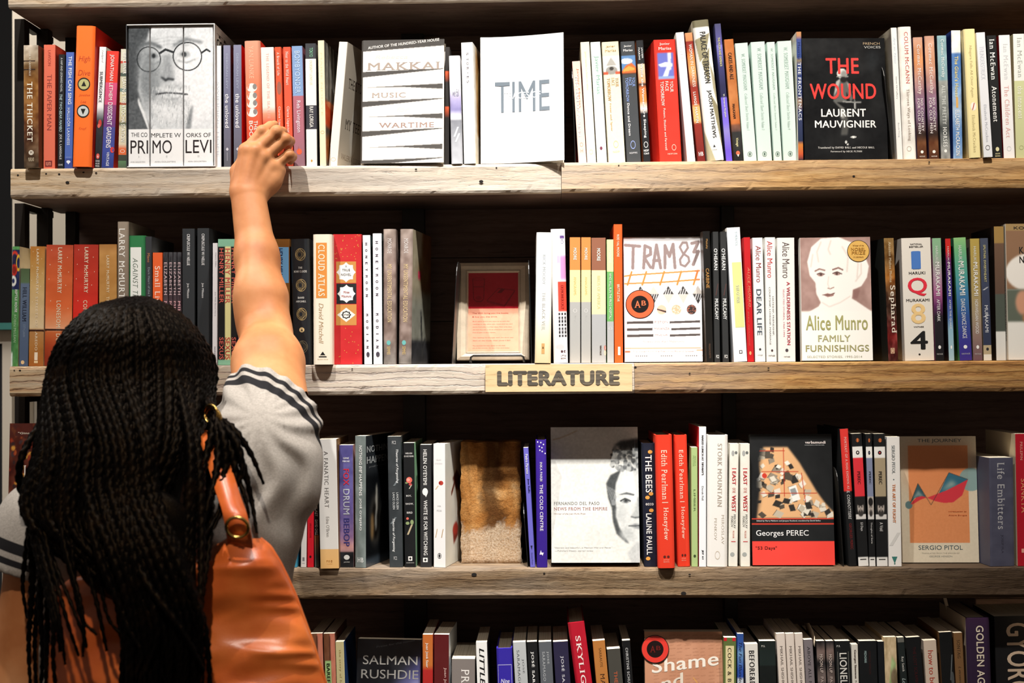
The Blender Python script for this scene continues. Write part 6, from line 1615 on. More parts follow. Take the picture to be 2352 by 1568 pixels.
L4(2030, 2059, 1463, '#cdb690', 'sand coloured paperback with a green stroke and a drawn figure', [], art=cat_art(), slope=0.035)
L4(2061, 2077, 1464, [(0, '#6a6a64'), (.035, '#6a6a64'), (.036, '#1c2424'), (1, '#141a1a')], 'narrow black paperback with a grey cap and white script', [('Ray Smith', .14, .25, .5, .42, '#d8d6d0'), ('Lord Nelson', .30, .5, .5, .5, '#b8c8c8', 'i')], slope=0.08)
L4(2082, 2114, 1464, '#0d0f12', 'plain black paperback with dim dark red capitals', [('THE LOST SCRAPBOOK', .07, .4, .5, .22, '#401014')], slope=0.08, back='#3a3a38')
L4(2121, 2151, 1471, '#d6c3b1', 'beige paperback with thin red lower case lettering', [('how to be both', .075, .47, .5, .42, '#b83c2c')], slope=0.065)
L4(2157, 2187, 1452, '#0c0e10', 'black paperback with a pale feather print on its spine', [('@/', .16, .34, .8, .3, '#5c6062'), ('@o', .28, .38, .85, .24, '#4c5052')], slope=0.06, front='#6c4a28')
L4(2190, 2211, 1453, '#7c5a38', 'brown paperback with dark lettering beside the deep purple one', [('SONTAG', .05, .18, .5, .36, '#4a3420'), ('I, etcetera', .24, .36, .5, .3, '#3a2818', 'i')], slope=0.05, W=.13)
L4(2219, 2274, 1419, [(0, '#3a2040'), (.1, '#33203e'), (1, '#241830')], 'tall deep purple hardcover with heavy cream capitals', [('GOLDEN AGE', .05, .46, .56, .32, '#ece0cc', 'b')], hard=True, slope=0.03, back='#c8b8a0')
S(4, 2294, 2430, 2283, 1415, '#0f0f12', 'black boxed volume with big brushed letters at the cut edge of the lowest shelf', [('GYORGY', .045, .60, .40, .40, '#d0b8a0', 'b')], W=.11, over=.03)

# ================================================================ things on the shelves that are not books
def bookend_plate(pts, row, Y0, Y1, label, foot_px=None):
    """a standing plate: pts = foot column, head column, head row"""
    xf, xh, yh = pts
    zs = Z_SHELF[row] + .0004
    a, b = ground(xf, row, Y0), at(xh, yh, Y0)
    r = empty('bookend', Matrix.Translation((a, Y0, zs)))
    tag(r, label, 'bookend', 'thin metal bookends')
    top, dx, d = b[2] - zs, b[0] - a, Y1 - Y0
    rad = min(d, top) * .3
    out = [(0, 0), (0, top - rad)] + [(rad - rad * math.cos(t), top - rad + rad * math.sin(t)) for t in np.linspace(0.2, math.pi / 2, 6)] + \
          [(d - rad + rad * math.sin(t), top - rad + rad * math.cos(t)) for t in np.linspace(0, math.pi / 2, 6)] + [(d, 0)]
    k = len(out)
    V = [(dx * z / top, y, z) for y, z in out] + [(dx * z / top + .0011, y, z) for y, z in out]
    m = MB()
    m.add(V, [tuple(range(k)), tuple(range(2 * k - 1, k - 1, -1))] + [(i, k + i, k + (i + 1) % k, (i + 1) % k) for i in range(k)], 'metal_black')
    m.build('upright', r)
    if foot_px is not None:
        f = ground(foot_px, row, Y0) - a
        m = MB()
        m.box((min(f, 0), .002, -.0003), (max(f, 0), d, .0004), 'metal_black')
        m.build('foot', r)
    return r


bookend_plate((1321, 1313, 150), 1, .010, .10, 'thin dark bookend at the gap beside the short pale pink paperback', None)
bookend_plate((2049, 2027, 139), 1, .012, .12, 'black bookend between the black face-out cover and the slim white paperback', None)
bookend_plate((1037, 1049, 598), 2, .004, .11, 'upright steel bookend on the open side of the framed card', 965)
bookend_plate((1220, 1213, 594), 2, .004, .11, 'steel bookend between the framed card and the white and sand hardcover', None)
bookend_plate((1212, 1201, 1160), 3, .010, .10, 'low bookend plate between the brick and the lavender paperback', None)
bookend_plate((1937, 1922, 1075), 3, .012, .10, 'dark bookend between the black and red cover and the red topped hardcover', None)

# framed card on a little wire easel
tl = math.radians(9)
Y0 = .085
x0, x1 = ground(1050, 2, Y0), ground(1216, 2, Y0)
zs = Z_SHELF[2]
fr = empty('framed_card', Matrix.Translation((x0, Y0, zs + .007)) @ Matrix.Rotation(-tl, 4, 'X'))
tag(fr, 'pale wooden frame holding a red printed card on a wire easel', 'picture frame')
W_ = x1 - x0
H_ = (829 - 600) / FPX * 2.29 / math.cos(tl) - .004
bw = W_ * .155
m = MB()
q = [(0, 0.0), (0.0, -.004), (.35, -.006), (.75, -.004), (.85, -.005), (1.0, 0.0)]
ring = []
for s, dy in q:
    i = s * bw
    ring.append([(i, dy, i * .72), (W_ - i, dy, i * .72), (W_ - i, dy, H_ - i * .9), (i, dy, H_ - i * .9)])
m.grid(np.array(ring), 'frame_wood', closed=True, flip=True)
m.box((0, 0.0, 0), (W_, .010, H_), 'frame_wood')
m.build('frame', fr)
ca = Paint(120, 185, '#eea68a')
ca.rect(0, 0, 1, .455, '#b81428').noise(.015, .1)
rr = '#7c0c1c'
ca.line([(.09, .08), (.11, .33), (.16, .365), (.26, .365), (.31, .33), (.325, .08)], .007, rr).ell(.21, .08, .115, .018, '#8c1020').ell(.21, .08, .10, .012, '#b81428').line([(.10, .18), (.31, .18)], .005, rr).ell(.21, .32, .06, .025, '#a01022')
ca.line([(.37, .355), (.60, .20), (.93, .225), (.72, .42), (.37, .355)], .006, rr).line([(.37, .37), (.72, .435), (.93, .24)], .004, rr).poly([(.57, .26), (.66, .205), (.73, .215), (.66, .26)], '#7c0c1c')
m = MB()
cu0, cu1, cv0, cv1 = bw * .98, W_ - bw * .98, bw * .70, H_ - bw * .88
A = ca.out()
P = np.zeros(A.shape)
P[..., 0] = np.linspace(cu0, cu1, A.shape[1])[None]
P[..., 1] = -.0004
P[..., 2] = np.linspace(cv1, cv0, A.shape[0])[:, None]
m.grid(P, 'gloss', A, flip=True)
lines = [('The Will: bring you the books', .505, .525, .08, .80, '#a83828'), ('& buy you the drink', .55, .57, .08, .58, '#a83828')] + \
        [(t, v, v + .014, .09, e, '#c0604c') for t, v, e in (('Build tables where you want to be with the', .61, .82), ('reading to see what you need and we will', .645, .88), ('come find you in a few days. Not only that', .68, .87), ('we will buy you a drink whenever you come', .715, .88), ('back to give us your review.', .75, .55), ('The reading list changes with the drink you', .815, .90), ('want on the house. How could it fail?', .85, .84), ('You could be the next reader on the shelf,', .915, .74), ('ask at the counter for your free card today', .945, .82))]
for t, va, vb, ua, ub, c in lines:
    g, f = glyphs(t, False, False)
    m.add(np.stack([cu0 + (ua + g[:, 0] * (ub - ua)) * (cu1 - cu0), -.0006 - g[:, 2], cv1 - (vb + (va - vb) * g[:, 1]) * (cv1 - cv0)], 1), f, 'gloss', lin(c))
m.build('card', fr)


def tube(mb, path, r, mat, n=8, closed=False, col=(.5, .5, .5)):
    path = np.asarray(path, float)
    t = np.gradient(path, axis=0)
    if closed:
        t = np.roll(path, -1, 0) - np.roll(path, 1, 0)
    t /= np.linalg.norm(t, axis=1, keepdims=True) + 1e-12
    up = np.array([0.13, 0.97, 0.2])
    rings = []
    r = np.broadcast_to(np.asarray(r, float), (len(path),))
    a = np.linspace(0, 2 * math.pi, n, endpoint=False)
    for p, d, ri in zip(path, t, r):
        u = up - d * (up @ d)
        u /= np.linalg.norm(u) + 1e-12
        up = u
        w = np.cross(d, u)
        rings.append(p + ri * (np.cos(a)[:, None] * u + np.sin(a)[:, None] * w))
    R_ = np.array(rings)
    if closed:
        R_ = np.concatenate([R_, R_[:1]])
    mb.grid(R_, mat, col, closed=True)
    if not closed:
        k = len(R_) * n
        mb.add(np.concatenate([R_[0], R_[-1]]), [tuple(range(n))[::-1], tuple(range(n, 2 * n))], mat, col)


ez = empty('wire_easel', Matrix.Translation((x0, Y0, zs + .0005)))
tag(ez, 'black wire easel with a raised front lip under the framed card', 'easel')
m = MB()
c0, c1 = (1082 - 1050) / 166 * W_, (1204 - 1050) / 166 * W_
lip = [(c0, .05, .003), (c0, -.012, .003), (c0, -.017, .0045), (c0 + .001, -.018, .011), (c0 + .005, -.018, .0135), (c1 - .005, -.018, .0135), (c1 - .001, -.018, .011), (c1, -.017, .0045), (c1, -.012, .003), (c1, .05, .003)]
tube(m, lip, .0018, 'metal_black')
m.build('front_wire', ez, True)
m = MB()
tube(m, [(c0, .05, .003), (c0 + .008, .050, .05), (W_ / 2, .046, .13), (c1 - .008, .050, .05), (c1, .05, .003)], .0018, 'metal_black')
m.build('back_wire', ez, True)

# weathered brick used as a bookend
Y0 = .052
x0, x1 = ground(1059, 3, Y0), ground(1197, 3, Y0)
zs = Z_SHELF[3] + .0005
hb = at(1100, 1014, Y0)[2] - zs
mb = MB()
nx, nz, ny = 36, 72, 14


def brick_face(fn, n1, n2):
    P = np.zeros((n1, n2, 3))
    for i in range(n1):
        for j in range(n2):
            P[i, j] = fn(j / (n2 - 1), i / (n1 - 1))
    return P


def rough(P):
    s = np.random.default_rng(P.shape[0] * 97 + P.shape[1]).normal(0, .00018, P.shape[:2])
    e = np.minimum(np.minimum(P[..., 0], (x1 - x0) - P[..., 0]), np.minimum(P[..., 2], hb - P[..., 2]))
    P[..., 1] += s + np.clip(.004 - e, 0, .004) * .4
    P[..., 0] += np.sin(P[..., 2] * 130) * .0009 + np.sin(P[..., 2] * 420) * .0004
    P[..., 2] = np.clip(P[..., 2] + np.where(P[..., 2] > hb * .5, np.sin(P[..., 0] * 160) * .0008 - .0008, 0), 0, None)
    return P


w, d = x1 - x0, .062
for fn in (lambda s, t: (s * w, 0, t * hb), lambda s, t: (w - s * w, d, t * hb)):
    mb.grid(rough(brick_face(fn, nz, nx)), 'brick')
for fn in (lambda s, t: (w, s * d, t * hb), lambda s, t: (0, d - s * d, t * hb)):
    mb.grid(rough(brick_face(fn, nz, ny)), 'brick')
mb.grid(rough(brick_face(lambda s, t: (s * w, t * d, hb), ny, nx)), 'brick')
mb.grid(rough(brick_face(lambda s, t: (s * w, d - t * d, 0), ny, nx)), 'brick')
wn = N('weathered_clay')
v = wn.coords()
n1, n2, n3 = wn.noise(v, 22, 5, .6, .5), wn.noise(v, 300, 4, .7), wn.noise(wn.coords((14, 14, 3)), 1.0, 3, .5, .8)
c = wn.ramp(n1, [(.30, '#75481f'), (.45, '#a87038'), (.58, '#c08c52'), (.75, '#d0ac7c')])
c = wn.mix(wn.ramp(n2, [(.45, 0.0), (.7, .5)]), c, '#4a2c14')
c = wn.mix(wn.ramp(n3, [(.52, 0.0), (.60, .75)]), c, '#3a2410')
sp = wn.n('ShaderNodeSeparateXYZ')
wn.l(wn.coords(), sp.inputs[0])
mth = wn.n('ShaderNodeMath', operation='ADD')
wn.l(sp.outputs['Z'], mth.inputs[0])
m2 = wn.n('ShaderNodeMath', operation='MULTIPLY')
wn.l(n1, m2.inputs[0]); m2.inputs[1].default_value = .09
wn.l(m2.outputs[0], mth.inputs[1])
st = wn.n('ShaderNodeMath', operation='MULTIPLY_ADD')
wn.l(n1, st.inputs[0]); st.inputs[1].default_value = .05
wn.l(sp.outputs['X'], st.inputs[2])
stain = wn.ramp(st.outputs[0], [(.058, 0.0), (.070, .8), (.088, .8), (.100, 0.0)])
c = wn.mix(stain, c, '#3c2210')
pale = wn.ramp(mth.outputs[0], [(.098, .85), (.108, 0.0)])
c = wn.mix(pale, c, wn.ramp(n2, [(.3, '#8c6c4c'), (.5, '#c4ac90'), (.7, '#d8c8b4')]))
wn.bump(wn.mix(.6, n1, n2), .5, .003)
M['brick'] = wn.set(Base_Color=c, Roughness=.95, Specular_IOR_Level=.1)
br = mb.build('brick', None, True)
br.location = (x0, Y0, zs)
tag(br, 'old weathered brick standing on end as a bookend in the gap', 'brick')

# the sign
x0, x1 = at(1115, 870, -.009)[0], at(1452, 870, -.009)[0]
z1, z0 = at(1283, 836, -.009)[2], at(1283, 899, -.009)[2]
sg = MB()
sg.box((0, 0, 0), (x1 - x0, .0085, z1 - z0), 'wood_sign')
g, f = glyphs('LITERATURE', True, False)
w, h = x1 - x0, z1 - z0
wl = N('stained_lettering')
nn = wl.noise(wl.coords((6, 300, 420)), 1.0, 3)
M['sign_ink'] = wl.set(Base_Color=wl.ramp(nn, [(.3, '#3a352e'), (.5, '#5a5247'), (.75, '#8c7e6a')]), Roughness=.8)
S_ = np.stack([w * (.085 + .826 * g[:, 0]), -.0003 - g[:, 2], h * (.245 + .50 * g[:, 1])], 1)
for k, (ox, oz) in enumerate(((0, 0), (-.0013, 0), (.0013, 0), (0, -.001), (0, .001))):
    sg.add(S_ + np.array([ox, -.00003 * k, oz]), f, 'sign_ink')
so = sg.build('shelf_sign')
so.location = (x0, -.009, z0)
so.modifiers.new('edge', 'BEVEL').width = .0008
so.modifiers['edge'].limit_method = 'ANGLE'
so.modifiers['edge'].angle_limit = 1.0
tag(so, 'pale pine sign reading LITERATURE fixed to the shelf edge', 'sign')

# curled leaf of paper rising among the lowest books, and a pale slat behind them
m = MB()
pp = [at(1858, 1430, .05), at(1866, 1445, .035), at(1871, 1462, .022), at(1871.5, 1485, .012)]
P = np.array([[p, p + np.array([.001, .075, -.004])] for p in pp])
P[0, 1] = P[0, 0] + np.array([0, .004, -.001])
m.grid(P, 'matte', lin('#d8c8b0'))
lf = m.build('paper_leaf', None, True)
lf.modifiers.new('thick', 'SOLIDIFY').thickness = .0004
tag(lf, 'curled cream leaf of paper standing up between the mauve grey and moon spines', 'paper')
m = MB()
a, b = at(2167, 1372, .12), at(2186, 1440, .12)
d_ = np.array([(at(2174, 1372, .12) - at(2167, 1372, .12))[0], 0, 0])
b2 = at(2192, 1475, .12)
V = [a, a + d_, b2 + d_, b2]
V = V + [p + np.array([0, .004, 0]) for p in V]
m.add(V, [(3, 2, 1, 0), (4, 5, 6, 7), (0, 1, 5, 4), (1, 2, 6, 5), (2, 3, 7, 6), (3, 0, 4, 7)], 'frame_wood')
sl = m.build('thin_slat')
tag(sl, 'thin pale wooden slat leaning above the brown and purple spines', 'slat')

# ================================================================ the reader
def nets(f, org, h):
    """surface of a signed-distance grid (naive surface nets)"""
    ins = f < 0
    nx, ny, nz = f.shape
    cnt = np.zeros((nx - 1, ny - 1, nz - 1), np.float32)
    acc = np.zeros((nx - 1, ny - 1, nz - 1, 3), np.float32)
    for ax in range(3):
        sl0 = [slice(None)] * 3; sl1 = [slice(None)] * 3
        sl0[ax] = slice(0, -1); sl1[ax] = slice(1, None)
        a, b = f[tuple(sl0)], f[tuple(sl1)]
        cr = (a < 0) != (b < 0)
        t = np.where(cr, a / np.where(cr, a - b, 1), 0).astype(np.float32)
        o1, o2 = [k for k in range(3) if k != ax]
        for d1 in (0, 1):
            for d2 in (0, 1):
                s = [slice(None)] * 3
                s[o1] = slice(d1, d1 + cnt.shape[o1]); s[o2] = slice(d2, d2 + cnt.shape[o2])
                c = cr[tuple(s)].astype(np.float32)
                cnt += c
                acc[..., ax] += c * t[tuple(s)]
                acc[..., o1] += c * d1
                acc[..., o2] += c * d2
    act = cnt > 0
    idx = -np.ones(act.shape, np.int64)
    idx[act] = np.arange(act.sum())
    ijk = np.argwhere(act)
    V = (ijk + acc[act] / cnt[act][:, None]) * h + org
    F_ = []
    for ax in range(3):
        sl0 = [slice(None)] * 3; sl1 = [slice(None)] * 3
        sl0[ax] = slice(0, -1); sl1[ax] = slice(1, None)
        a, b = ins[tuple(sl0)], ins[tuple(sl1)]
        e = np.argwhere(a != b)
        o1, o2 = [(1, 2), (2, 0), (0, 1)][ax]
        ok = (e[:, o1] > 0) & (e[:, o2] > 0) & (e[:, o1] < f.shape[o1] - 1) & (e[:, o2] < f.shape[o2] - 1)
        e = e[ok]
        sgn = a[tuple(e.T)]
        q = []
        for d1, d2 in ((-1, -1), (0, -1), (0, 0), (-1, 0)):
            k = e.copy(); k[:, o1] += d1; k[:, o2] += d2
            q.append(idx[tuple(k.T)])
        q = np.stack(q, 1)
        q[~sgn] = q[~sgn][:, ::-1]
        F_.append(q)
    return V, np.concatenate(F_)


class Sdf:
    def __init__(self, lo, hi, h):
        self.h, self.org = h, np.asarray(lo, float)
        n = np.ceil((np.asarray(hi) - self.org) / h).astype(int) + 1
        g = [(self.org[k] + np.arange(n[k]) * h).astype(np.float32) for k in range(3)]
        self.x, self.y, self.z = g[0][:, None, None], g[1][None, :, None], g[2][None, None, :]
        self.f = np.full(n, 1.0, np.float32)

    def _un(self, d, k):
        if k <= 0:
            self.f = np.minimum(self.f, d)
        else:
            hh = np.clip(.5 + .5 * (self.f - d) / k, 0, 1)
            self.f = self.f * (1 - hh) + d * hh - k * hh * (1 - hh)

    def cone_d(self, a, b, r1, r2, sq=None):
        a, b = np.asarray(a, float), np.asarray(b, float)
        d = b - a
        L = float(d @ d) + 1e-12
        px, py, pz = self.x - a[0], self.y - a[1], self.z - a[2]
        t = np.clip((px * d[0] + py * d[1] + pz * d[2]) / L, 0, 1)
        qx, qy, qz = px - t * d[0], py - t * d[1], pz - t * d[2]
        if sq is not None:      # flattened across direction n by a factor
            n, s = sq
            k = (qx * n[0] + qy * n[1] + qz * n[2]) * (s - 1)
            qx, qy, qz = qx + k * n[0], qy + k * n[1], qz + k * n[2]
        return np.sqrt(qx * qx + qy * qy + qz * qz) - (r1 + (r2 - r1) * t)

    def cone(self, a, b, r1, r2, k=.01, sq=None):
        self._un(self.cone_d(a, b, r1, r2, sq), k)

    def ell_d(self, c, r):
        q = np.sqrt(((self.x - c[0]) / r[0]) ** 2 + ((self.y - c[1]) / r[1]) ** 2 + ((self.z - c[2]) / r[2]) ** 2)
        return (q - 1) * min(r)

    def ell(self, c, r, k=.02):
        self._un(self.ell_d(c, r), k)

    def cut(self, d, k=0.0):
        if k > 0:
            hh = np.clip(.5 - .5 * (self.f + d) / k, 0, 1)
            self.f = self.f * (1 - hh) - d * hh + k * hh * (1 - hh)
        else:
            self.f = np.maximum(self.f, -d)

    def mesh(self):
        return nets(self.f, self.org, self.h)


def relax(V, F_, it=2, lam=.5):
    E = np.concatenate([F_[:, [0, 1]], F_[:, [1, 2]], F_[:, [2, 3]], F_[:, [3, 0]]])
    for _ in range(it):
        s = np.zeros_like(V); c = np.zeros(len(V))
        for k in range(3):
            s[:, k] = np.bincount(E[:, 0], V[E[:, 1], k], len(V)) + np.bincount(E[:, 1], V[E[:, 0], k], len(V))
        c = np.bincount(E[:, 0], minlength=len(V)) + np.bincount(E[:, 1], minlength=len(V))
        V = V * (1 - lam) + lam * s / np.maximum(c, 1)[:, None]
    return V


def solid(name, parts, mat, parent, attrs=None, cols=None):
    V = np.concatenate([p[0] for p in parts])
    off, fs = 0, []
    for p in parts:
        fs.append(p[1] + off); off += len(p[0])
    F_ = np.concatenate(fs)
    me = bpy.data.meshes.new(name)
    me.vertices.add(len(V)); me.vertices.foreach_set('co', V.astype(np.float32).ravel())
    me.loops.add(F_.size); me.loops.foreach_set('vertex_index', F_.ravel().astype(np.int32))
    me.polygons.add(len(F_)); me.polygons.foreach_set('loop_start', np.arange(len(F_), dtype=np.int32) * 4)
    me.update(calc_edges=True)
    me.polygons.foreach_set('use_smooth', np.ones(len(F_), bool))
    me.materials.append(mat)
    for k, v in (attrs or {}).items():
        at_ = me.attributes.new(k, 'FLOAT', 'POINT')
        at_.data.foreach_set('value', v.astype(np.float32))
    me.validate()
    o = bpy.data.objects.new(name, me)
    COL.objects.link(o)
    o.parent = parent
    return o


def skin_mat():
    w = N('skin')
    v = w.coords()
    f1, f2 = w.noise(v, 14, 4, .55), w.noise(v, 260, 4, .6)
    c = w.ramp(f1, [(.3, '#a8683c'), (.5, '#b97a4c'), (.7, '#c4895c')])
    w.bump(f2, .12, .0008)
    w.set(Base_Color=c, Roughness=.55, Specular_IOR_Level=.3, Subsurface_Weight=.08)
    w.b.inputs['Subsurface Radius'].default_value = (.012, .005, .003)
    w.b.inputs['Subsurface Scale'].default_value = .6
    return w.m


def cloth_mat():
    """heather grey jersey with two dark stripes printed round each sleeve"""
    w = N('heather_jersey')
    v = w.coords()
    f1, f2 = w.noise(v, 900, 2, .6), w.noise(w.coords((300, 300, 900)), 1.0, 2)
    c = w.mix(.5, w.ramp(f1, [(.35, '#827c75'), (.65, '#a49d95')]), w.ramp(f2, [(.35, '#868079'), (.65, '#a9a29a')]))
    a = w.n('ShaderNodeAttribute', attribute_name='hem')
    s = w.ramp(a.outputs['Fac'], [(0.0, 0.0)])
    r = s.node.color_ramp
    r.interpolation = 'CONSTANT'
    for p, val in ((.120, 1.0), (.205, 0.0), (.285, 1.0), (.43, 0.0)):
        e = r.elements.new(p); e.color = (val, val, val, 1)
    c = w.mix(s, c, '#1c1b1d')
    w.bump(w.mix(.5, f1, f2), .2, .0006)
    return w.set(Base_Color=c, Roughness=.9, Specular_IOR_Level=.15)


def hair_mat():
    w = N('black_hair')
    v = w.coords()
    f = w.noise(w.coords((500, 500, 120)), 1.0, 3, .6)
    g = w.noise(v, 30, 3)
    c = w.mix(w.ramp(g, [(.55, 0.0), (.72, .7)]), w.ramp(f, [(.3, '#020202'), (.7, '#050404')]), '#120a05')
    w.bump(f, .5, .0012)
    return w.set(Base_Color=c, Roughness=.36, Specular_IOR_Level=.035, Specular_Tint=(1.0, .62, .30, 1))


def leather_mat():
    w = N('orange_leather')
    v = w.coords()
    f1, f2 = w.noise(v, 9, 4, .6), w.noise(v, 420, 3, .6)
    c = w.ramp(f1, [(.3, '#a8481c'), (.5, '#bd5a24'), (.7, '#cc6c30')])
    w.bump(w.mix(.4, f2, f1), .18, .0015)
    return w.set(Base_Color=c, Roughness=.36, Specular_IOR_Level=.55)


SKIN, CLOTH, HAIR, LEATHER = skin_mat(), cloth_mat(), hair_mat(), leather_mat()
M['hair'], M['leather'] = HAIR, LEATHER
M['denim'] = plain('dark_trousers', '#17181c', .85, 0, 300, .3)
M['shoe'] = plain('dark_shoe', '#1a1614', .5, 0, 60)

A = at
foot = A(340, 1700, -.42)
person = empty('person', Matrix.Translation((foot[0], -.42, 0)))
tag(person, 'person with long black braids and a grey striped tee reaching up to the top shelf', 'person')
PIV = Matrix.Translation((-foot[0], .42, 0))
WR, EL, SR = A(571, 456, -.066), A(613, 757, -.150), A(600, 1030, -.385)
view = FW
# ---- reaching arm and hand, fine
lo = np.minimum.reduce([A(500, 480, -.07), A(505, 1060, -.40), A(500, 960, -.40)]) - .02
hi = np.maximum.reduce([A(690, 270, 0), A(720, 800, -.1)]) + .02
lo[1], hi[1], lo[2], hi[2] = -.33, .004, A(600, 960, -.3)[2], A(620, 270, 0)[2] + .015
s = Sdf(lo, hi, .0021)
fl = (view, 1.22)
s.cone(WR, A(590, 590, -.100), .0285, .0325, .02, fl)
s.cone(A(590, 590, -.100), A(605, 685, -.128), .0325, .0355, .02)
s.cone(A(605, 685, -.128), EL, .0355, .0335, .02)
s.cone(EL, A(616, 832, -.205), .034, .0515, .025)
s.cone(A(616, 832, -.205), A(620, 960, -.30), .0515, .060, .02)
s.ell(A(575, 700, -.13), (.020, .03, .05), .03)
mcp = {'i': A(566, 346, -.050), 'm': A(589, 347, -.054), 'r': A(608, 362, -.050), 'p': A(625, 384, -.043)}
wb = {'i': A(553, 436, -.060), 'm': A(566, 438, -.063), 'r': A(580, 440, -.060), 'p': A(594, 442, -.055)}
for k, r0, r1 in (('i', .0165, .0125), ('m', .0165, .0125), ('r', .0160, .0115), ('p', .0160, .0110)):
    s.cone(wb[k], mcp[k], r0, r1, .012)
s.cone(A(585, 425, -.045), A(598, 385, -.036), .018, .016, .014)       # palm body
s.cone(A(570, 420, -.040), A(580, 370, -.034), .018, .015, .014)
s.cone(A(622, 425, -.046), A(640, 392, -.036), .013, .0125, .014)     # edge of the hand below the little finger
s.cone(A(598, 440, -.050), A(625, 415, -.044), .014, .013, .014)
s.cone(A(553, 438, -.045), A(548, 395, -.030), .017, .0135, .014)      # ball of the thumb
s.cone(A(548, 395, -.030), A(566, 352, -.014), .0125, .0105, .008)
s.cone(A(566, 352, -.014), A(583, 328, -.004), .0100, .0080, .005)
for c_ in ('i', 'm', 'r', 'p'):
    s.ell(mcp[c_] + np.array([0, -.004, 0]), (.0105, .0105, .0105), .008)
fing = {'i': ((603, 302, -.044), (621, 290, -.026), (631, 286, -.0095), .0108, .0092, .0084, .0070),
        'm': ((636, 303, -.047), (648, 303, -.026), (645, 314, -.0080), .0108, .0098, .0086, .0074),
        'r': ((655, 320, -.042), (666, 324, -.022), (661, 336, -.0075), .0104, .0094, .0084, .0072),
        'p': ((664, 356, -.036), (672, 360, -.018), (667, 370, -.0065), .0094, .0086, .0074, .0064)}
for k, (a, b, c, r0, r1, r2, r3) in fing.items():
    a, b, c = A(*a), A(*b), A(*c)
    t = Sdf.__new__(Sdf); t.__dict__.update(s.__dict__); t.f = np.full(s.f.shape, 1.0, np.float32)
    t.cone(mcp[k], a, r0, r1, .003); t.cone(a, b, r1, r2, .003); t.cone(b, c, r2, r3, .003)
    t.ell(a + np.array([0, -.0012, .0006]), (r1 * 1.06,) * 3, .004)
    s._un(t.f, .0035)
for k in ('i', 'm', 'r', 'p'):      # tendons on the back of the hand
    s.cone(wb[k] + np.array([.004, -.0125, .012]), mcp[k] + np.array([0, -.0105, 0]), .0022, .0030, .009)
V, F_ = s.mesh()
arm = (relax(V, F_, 2), F_)
# ---- head, neck, trunk, other arm, legs: coarse
HC = A(316, 872, -.425)
s = Sdf((-.86, -.66, -.005), (-.13, -.06, 1.62), .0065)
s.ell(HC, (.072, .092, .098), .02)
s.ell(HC + np.array([0, .035, -.055]), (.052, .058, .062), .03)                 # jaw
s.ell(HC + np.array([0, .098, -.022]), (.011, .018, .018), .012)              # nose
s.ell(HC + np.array([0, .088, -.058]), (.022, .010, .010), .008)              # mouth
for sx in (-1, 1):
    s.ell(HC + np.array([sx * .074, .002, -.015]), (.010, .020, .030), .008)  # ears
    s.ell(HC + np.array([sx * .030, .088, .004]), (.014, .008, .008), .005)   # eyes
NB = A(345, 1090, -.405)
s.cone(HC + np.array([.004, -.005, -.07]), NB, .050, .056, .03)
SL = A(105, 1218, -.415)
s.cone(SL, NB + np.array([0, 0, -.03]), .052, .07, .04)
s.cone(SR, NB + np.array([0, 0, -.03]), .058, .07, .04)
s.cone(A(260, 1300, -.40), A(480, 1250, -.40), .095, .10, .05)
s.cone(A(290, 1550, -.40), A(440, 1540, -.40), .095, .095, .06)
s.cone(A(270, 1800, -.40), A(440, 1800, -.40), .105, .105, .06)
s.cone(SR, A(618, 940, -.29), .056, .052, .03)
LE, LW = A(28, 1660, -.43), A(40, 1900, -.30)
s.cone(SL, LE, .047, .038, .03)
s.cone(LE, LW, .038, .026, .02)
hd = (LW - LE) / np.linalg.norm(LW - LE)
s.cone(LW, LW + hd * .07, .026, .030, .015)
for k in range(4):
    o_ = np.array([(-.027 + .018 * k), .0, 0])
    s.cone(LW + hd * .07 + o_, LW + hd * (.150 - abs(k - 1.4) * .010) + o_ * 1.15 + np.array([0, 0, -.02]), .0105, .0085, .003)
s.cone(LW + hd * .01 + np.array([.02, 0, 0]), LW + hd * .075 + np.array([.055, .0, .01]), .013, .010, .008)
for sx, px in ((-1, 255), (1, 455)):
    hip = A(px, 1860, -.40)
    kn = np.array([hip[0], -.41, .46]); an = np.array([hip[0], -.43, .085])
    s.cone(hip, kn, .085, .058, .03); s.cone(kn, an, .056, .038, .02)
    s.cone(an + np.array([0, -.02, -.045]), an + np.array([sx * .01, .15, -.055]), .036, .028, .02)
V, F_ = s.mesh()
bod = (relax(V, F_, 2), F_)
solid('body', [(p[0] - np.array([foot[0], -.42, 0]), p[1]) for p in (arm, bod)], SKIN, person)

# ---- tee
s = Sdf((-.86, -.60, .78), (-.24, -.16, 1.50), .0040)
s.cone(SL + np.array([0, 0, .004]), NB + np.array([0, 0, -.035]), .066, .075, .03)
s.cone(A(585, 1050, -.40), NB + np.array([0, 0, -.035]), .074, .078, .03)
s.cone(A(590, 1040, -.395), A(626, 905, -.300), .075, .0655, .03)
s.cone(A(632, 960, -.335), A(606, 1120, -.395), .060, .072, .03)                # sleeve runs down into the side
s.cone(A(572, 1110, -.40), A(545, 1360, -.40), .074, .074, .03)
s.cone(A(240, 1290, -.40), A(480, 1200, -.40), .104, .106, .05)
s.cone(A(215, 1520, -.40), A(535, 1500, -.40), .088, .080, .06)
s.cone(A(215, 1800, -.40), A(520, 1800, -.40), .100, .098, .06)
s.cone(SL, A(58, 1330, -.42), .060, .064, .02)
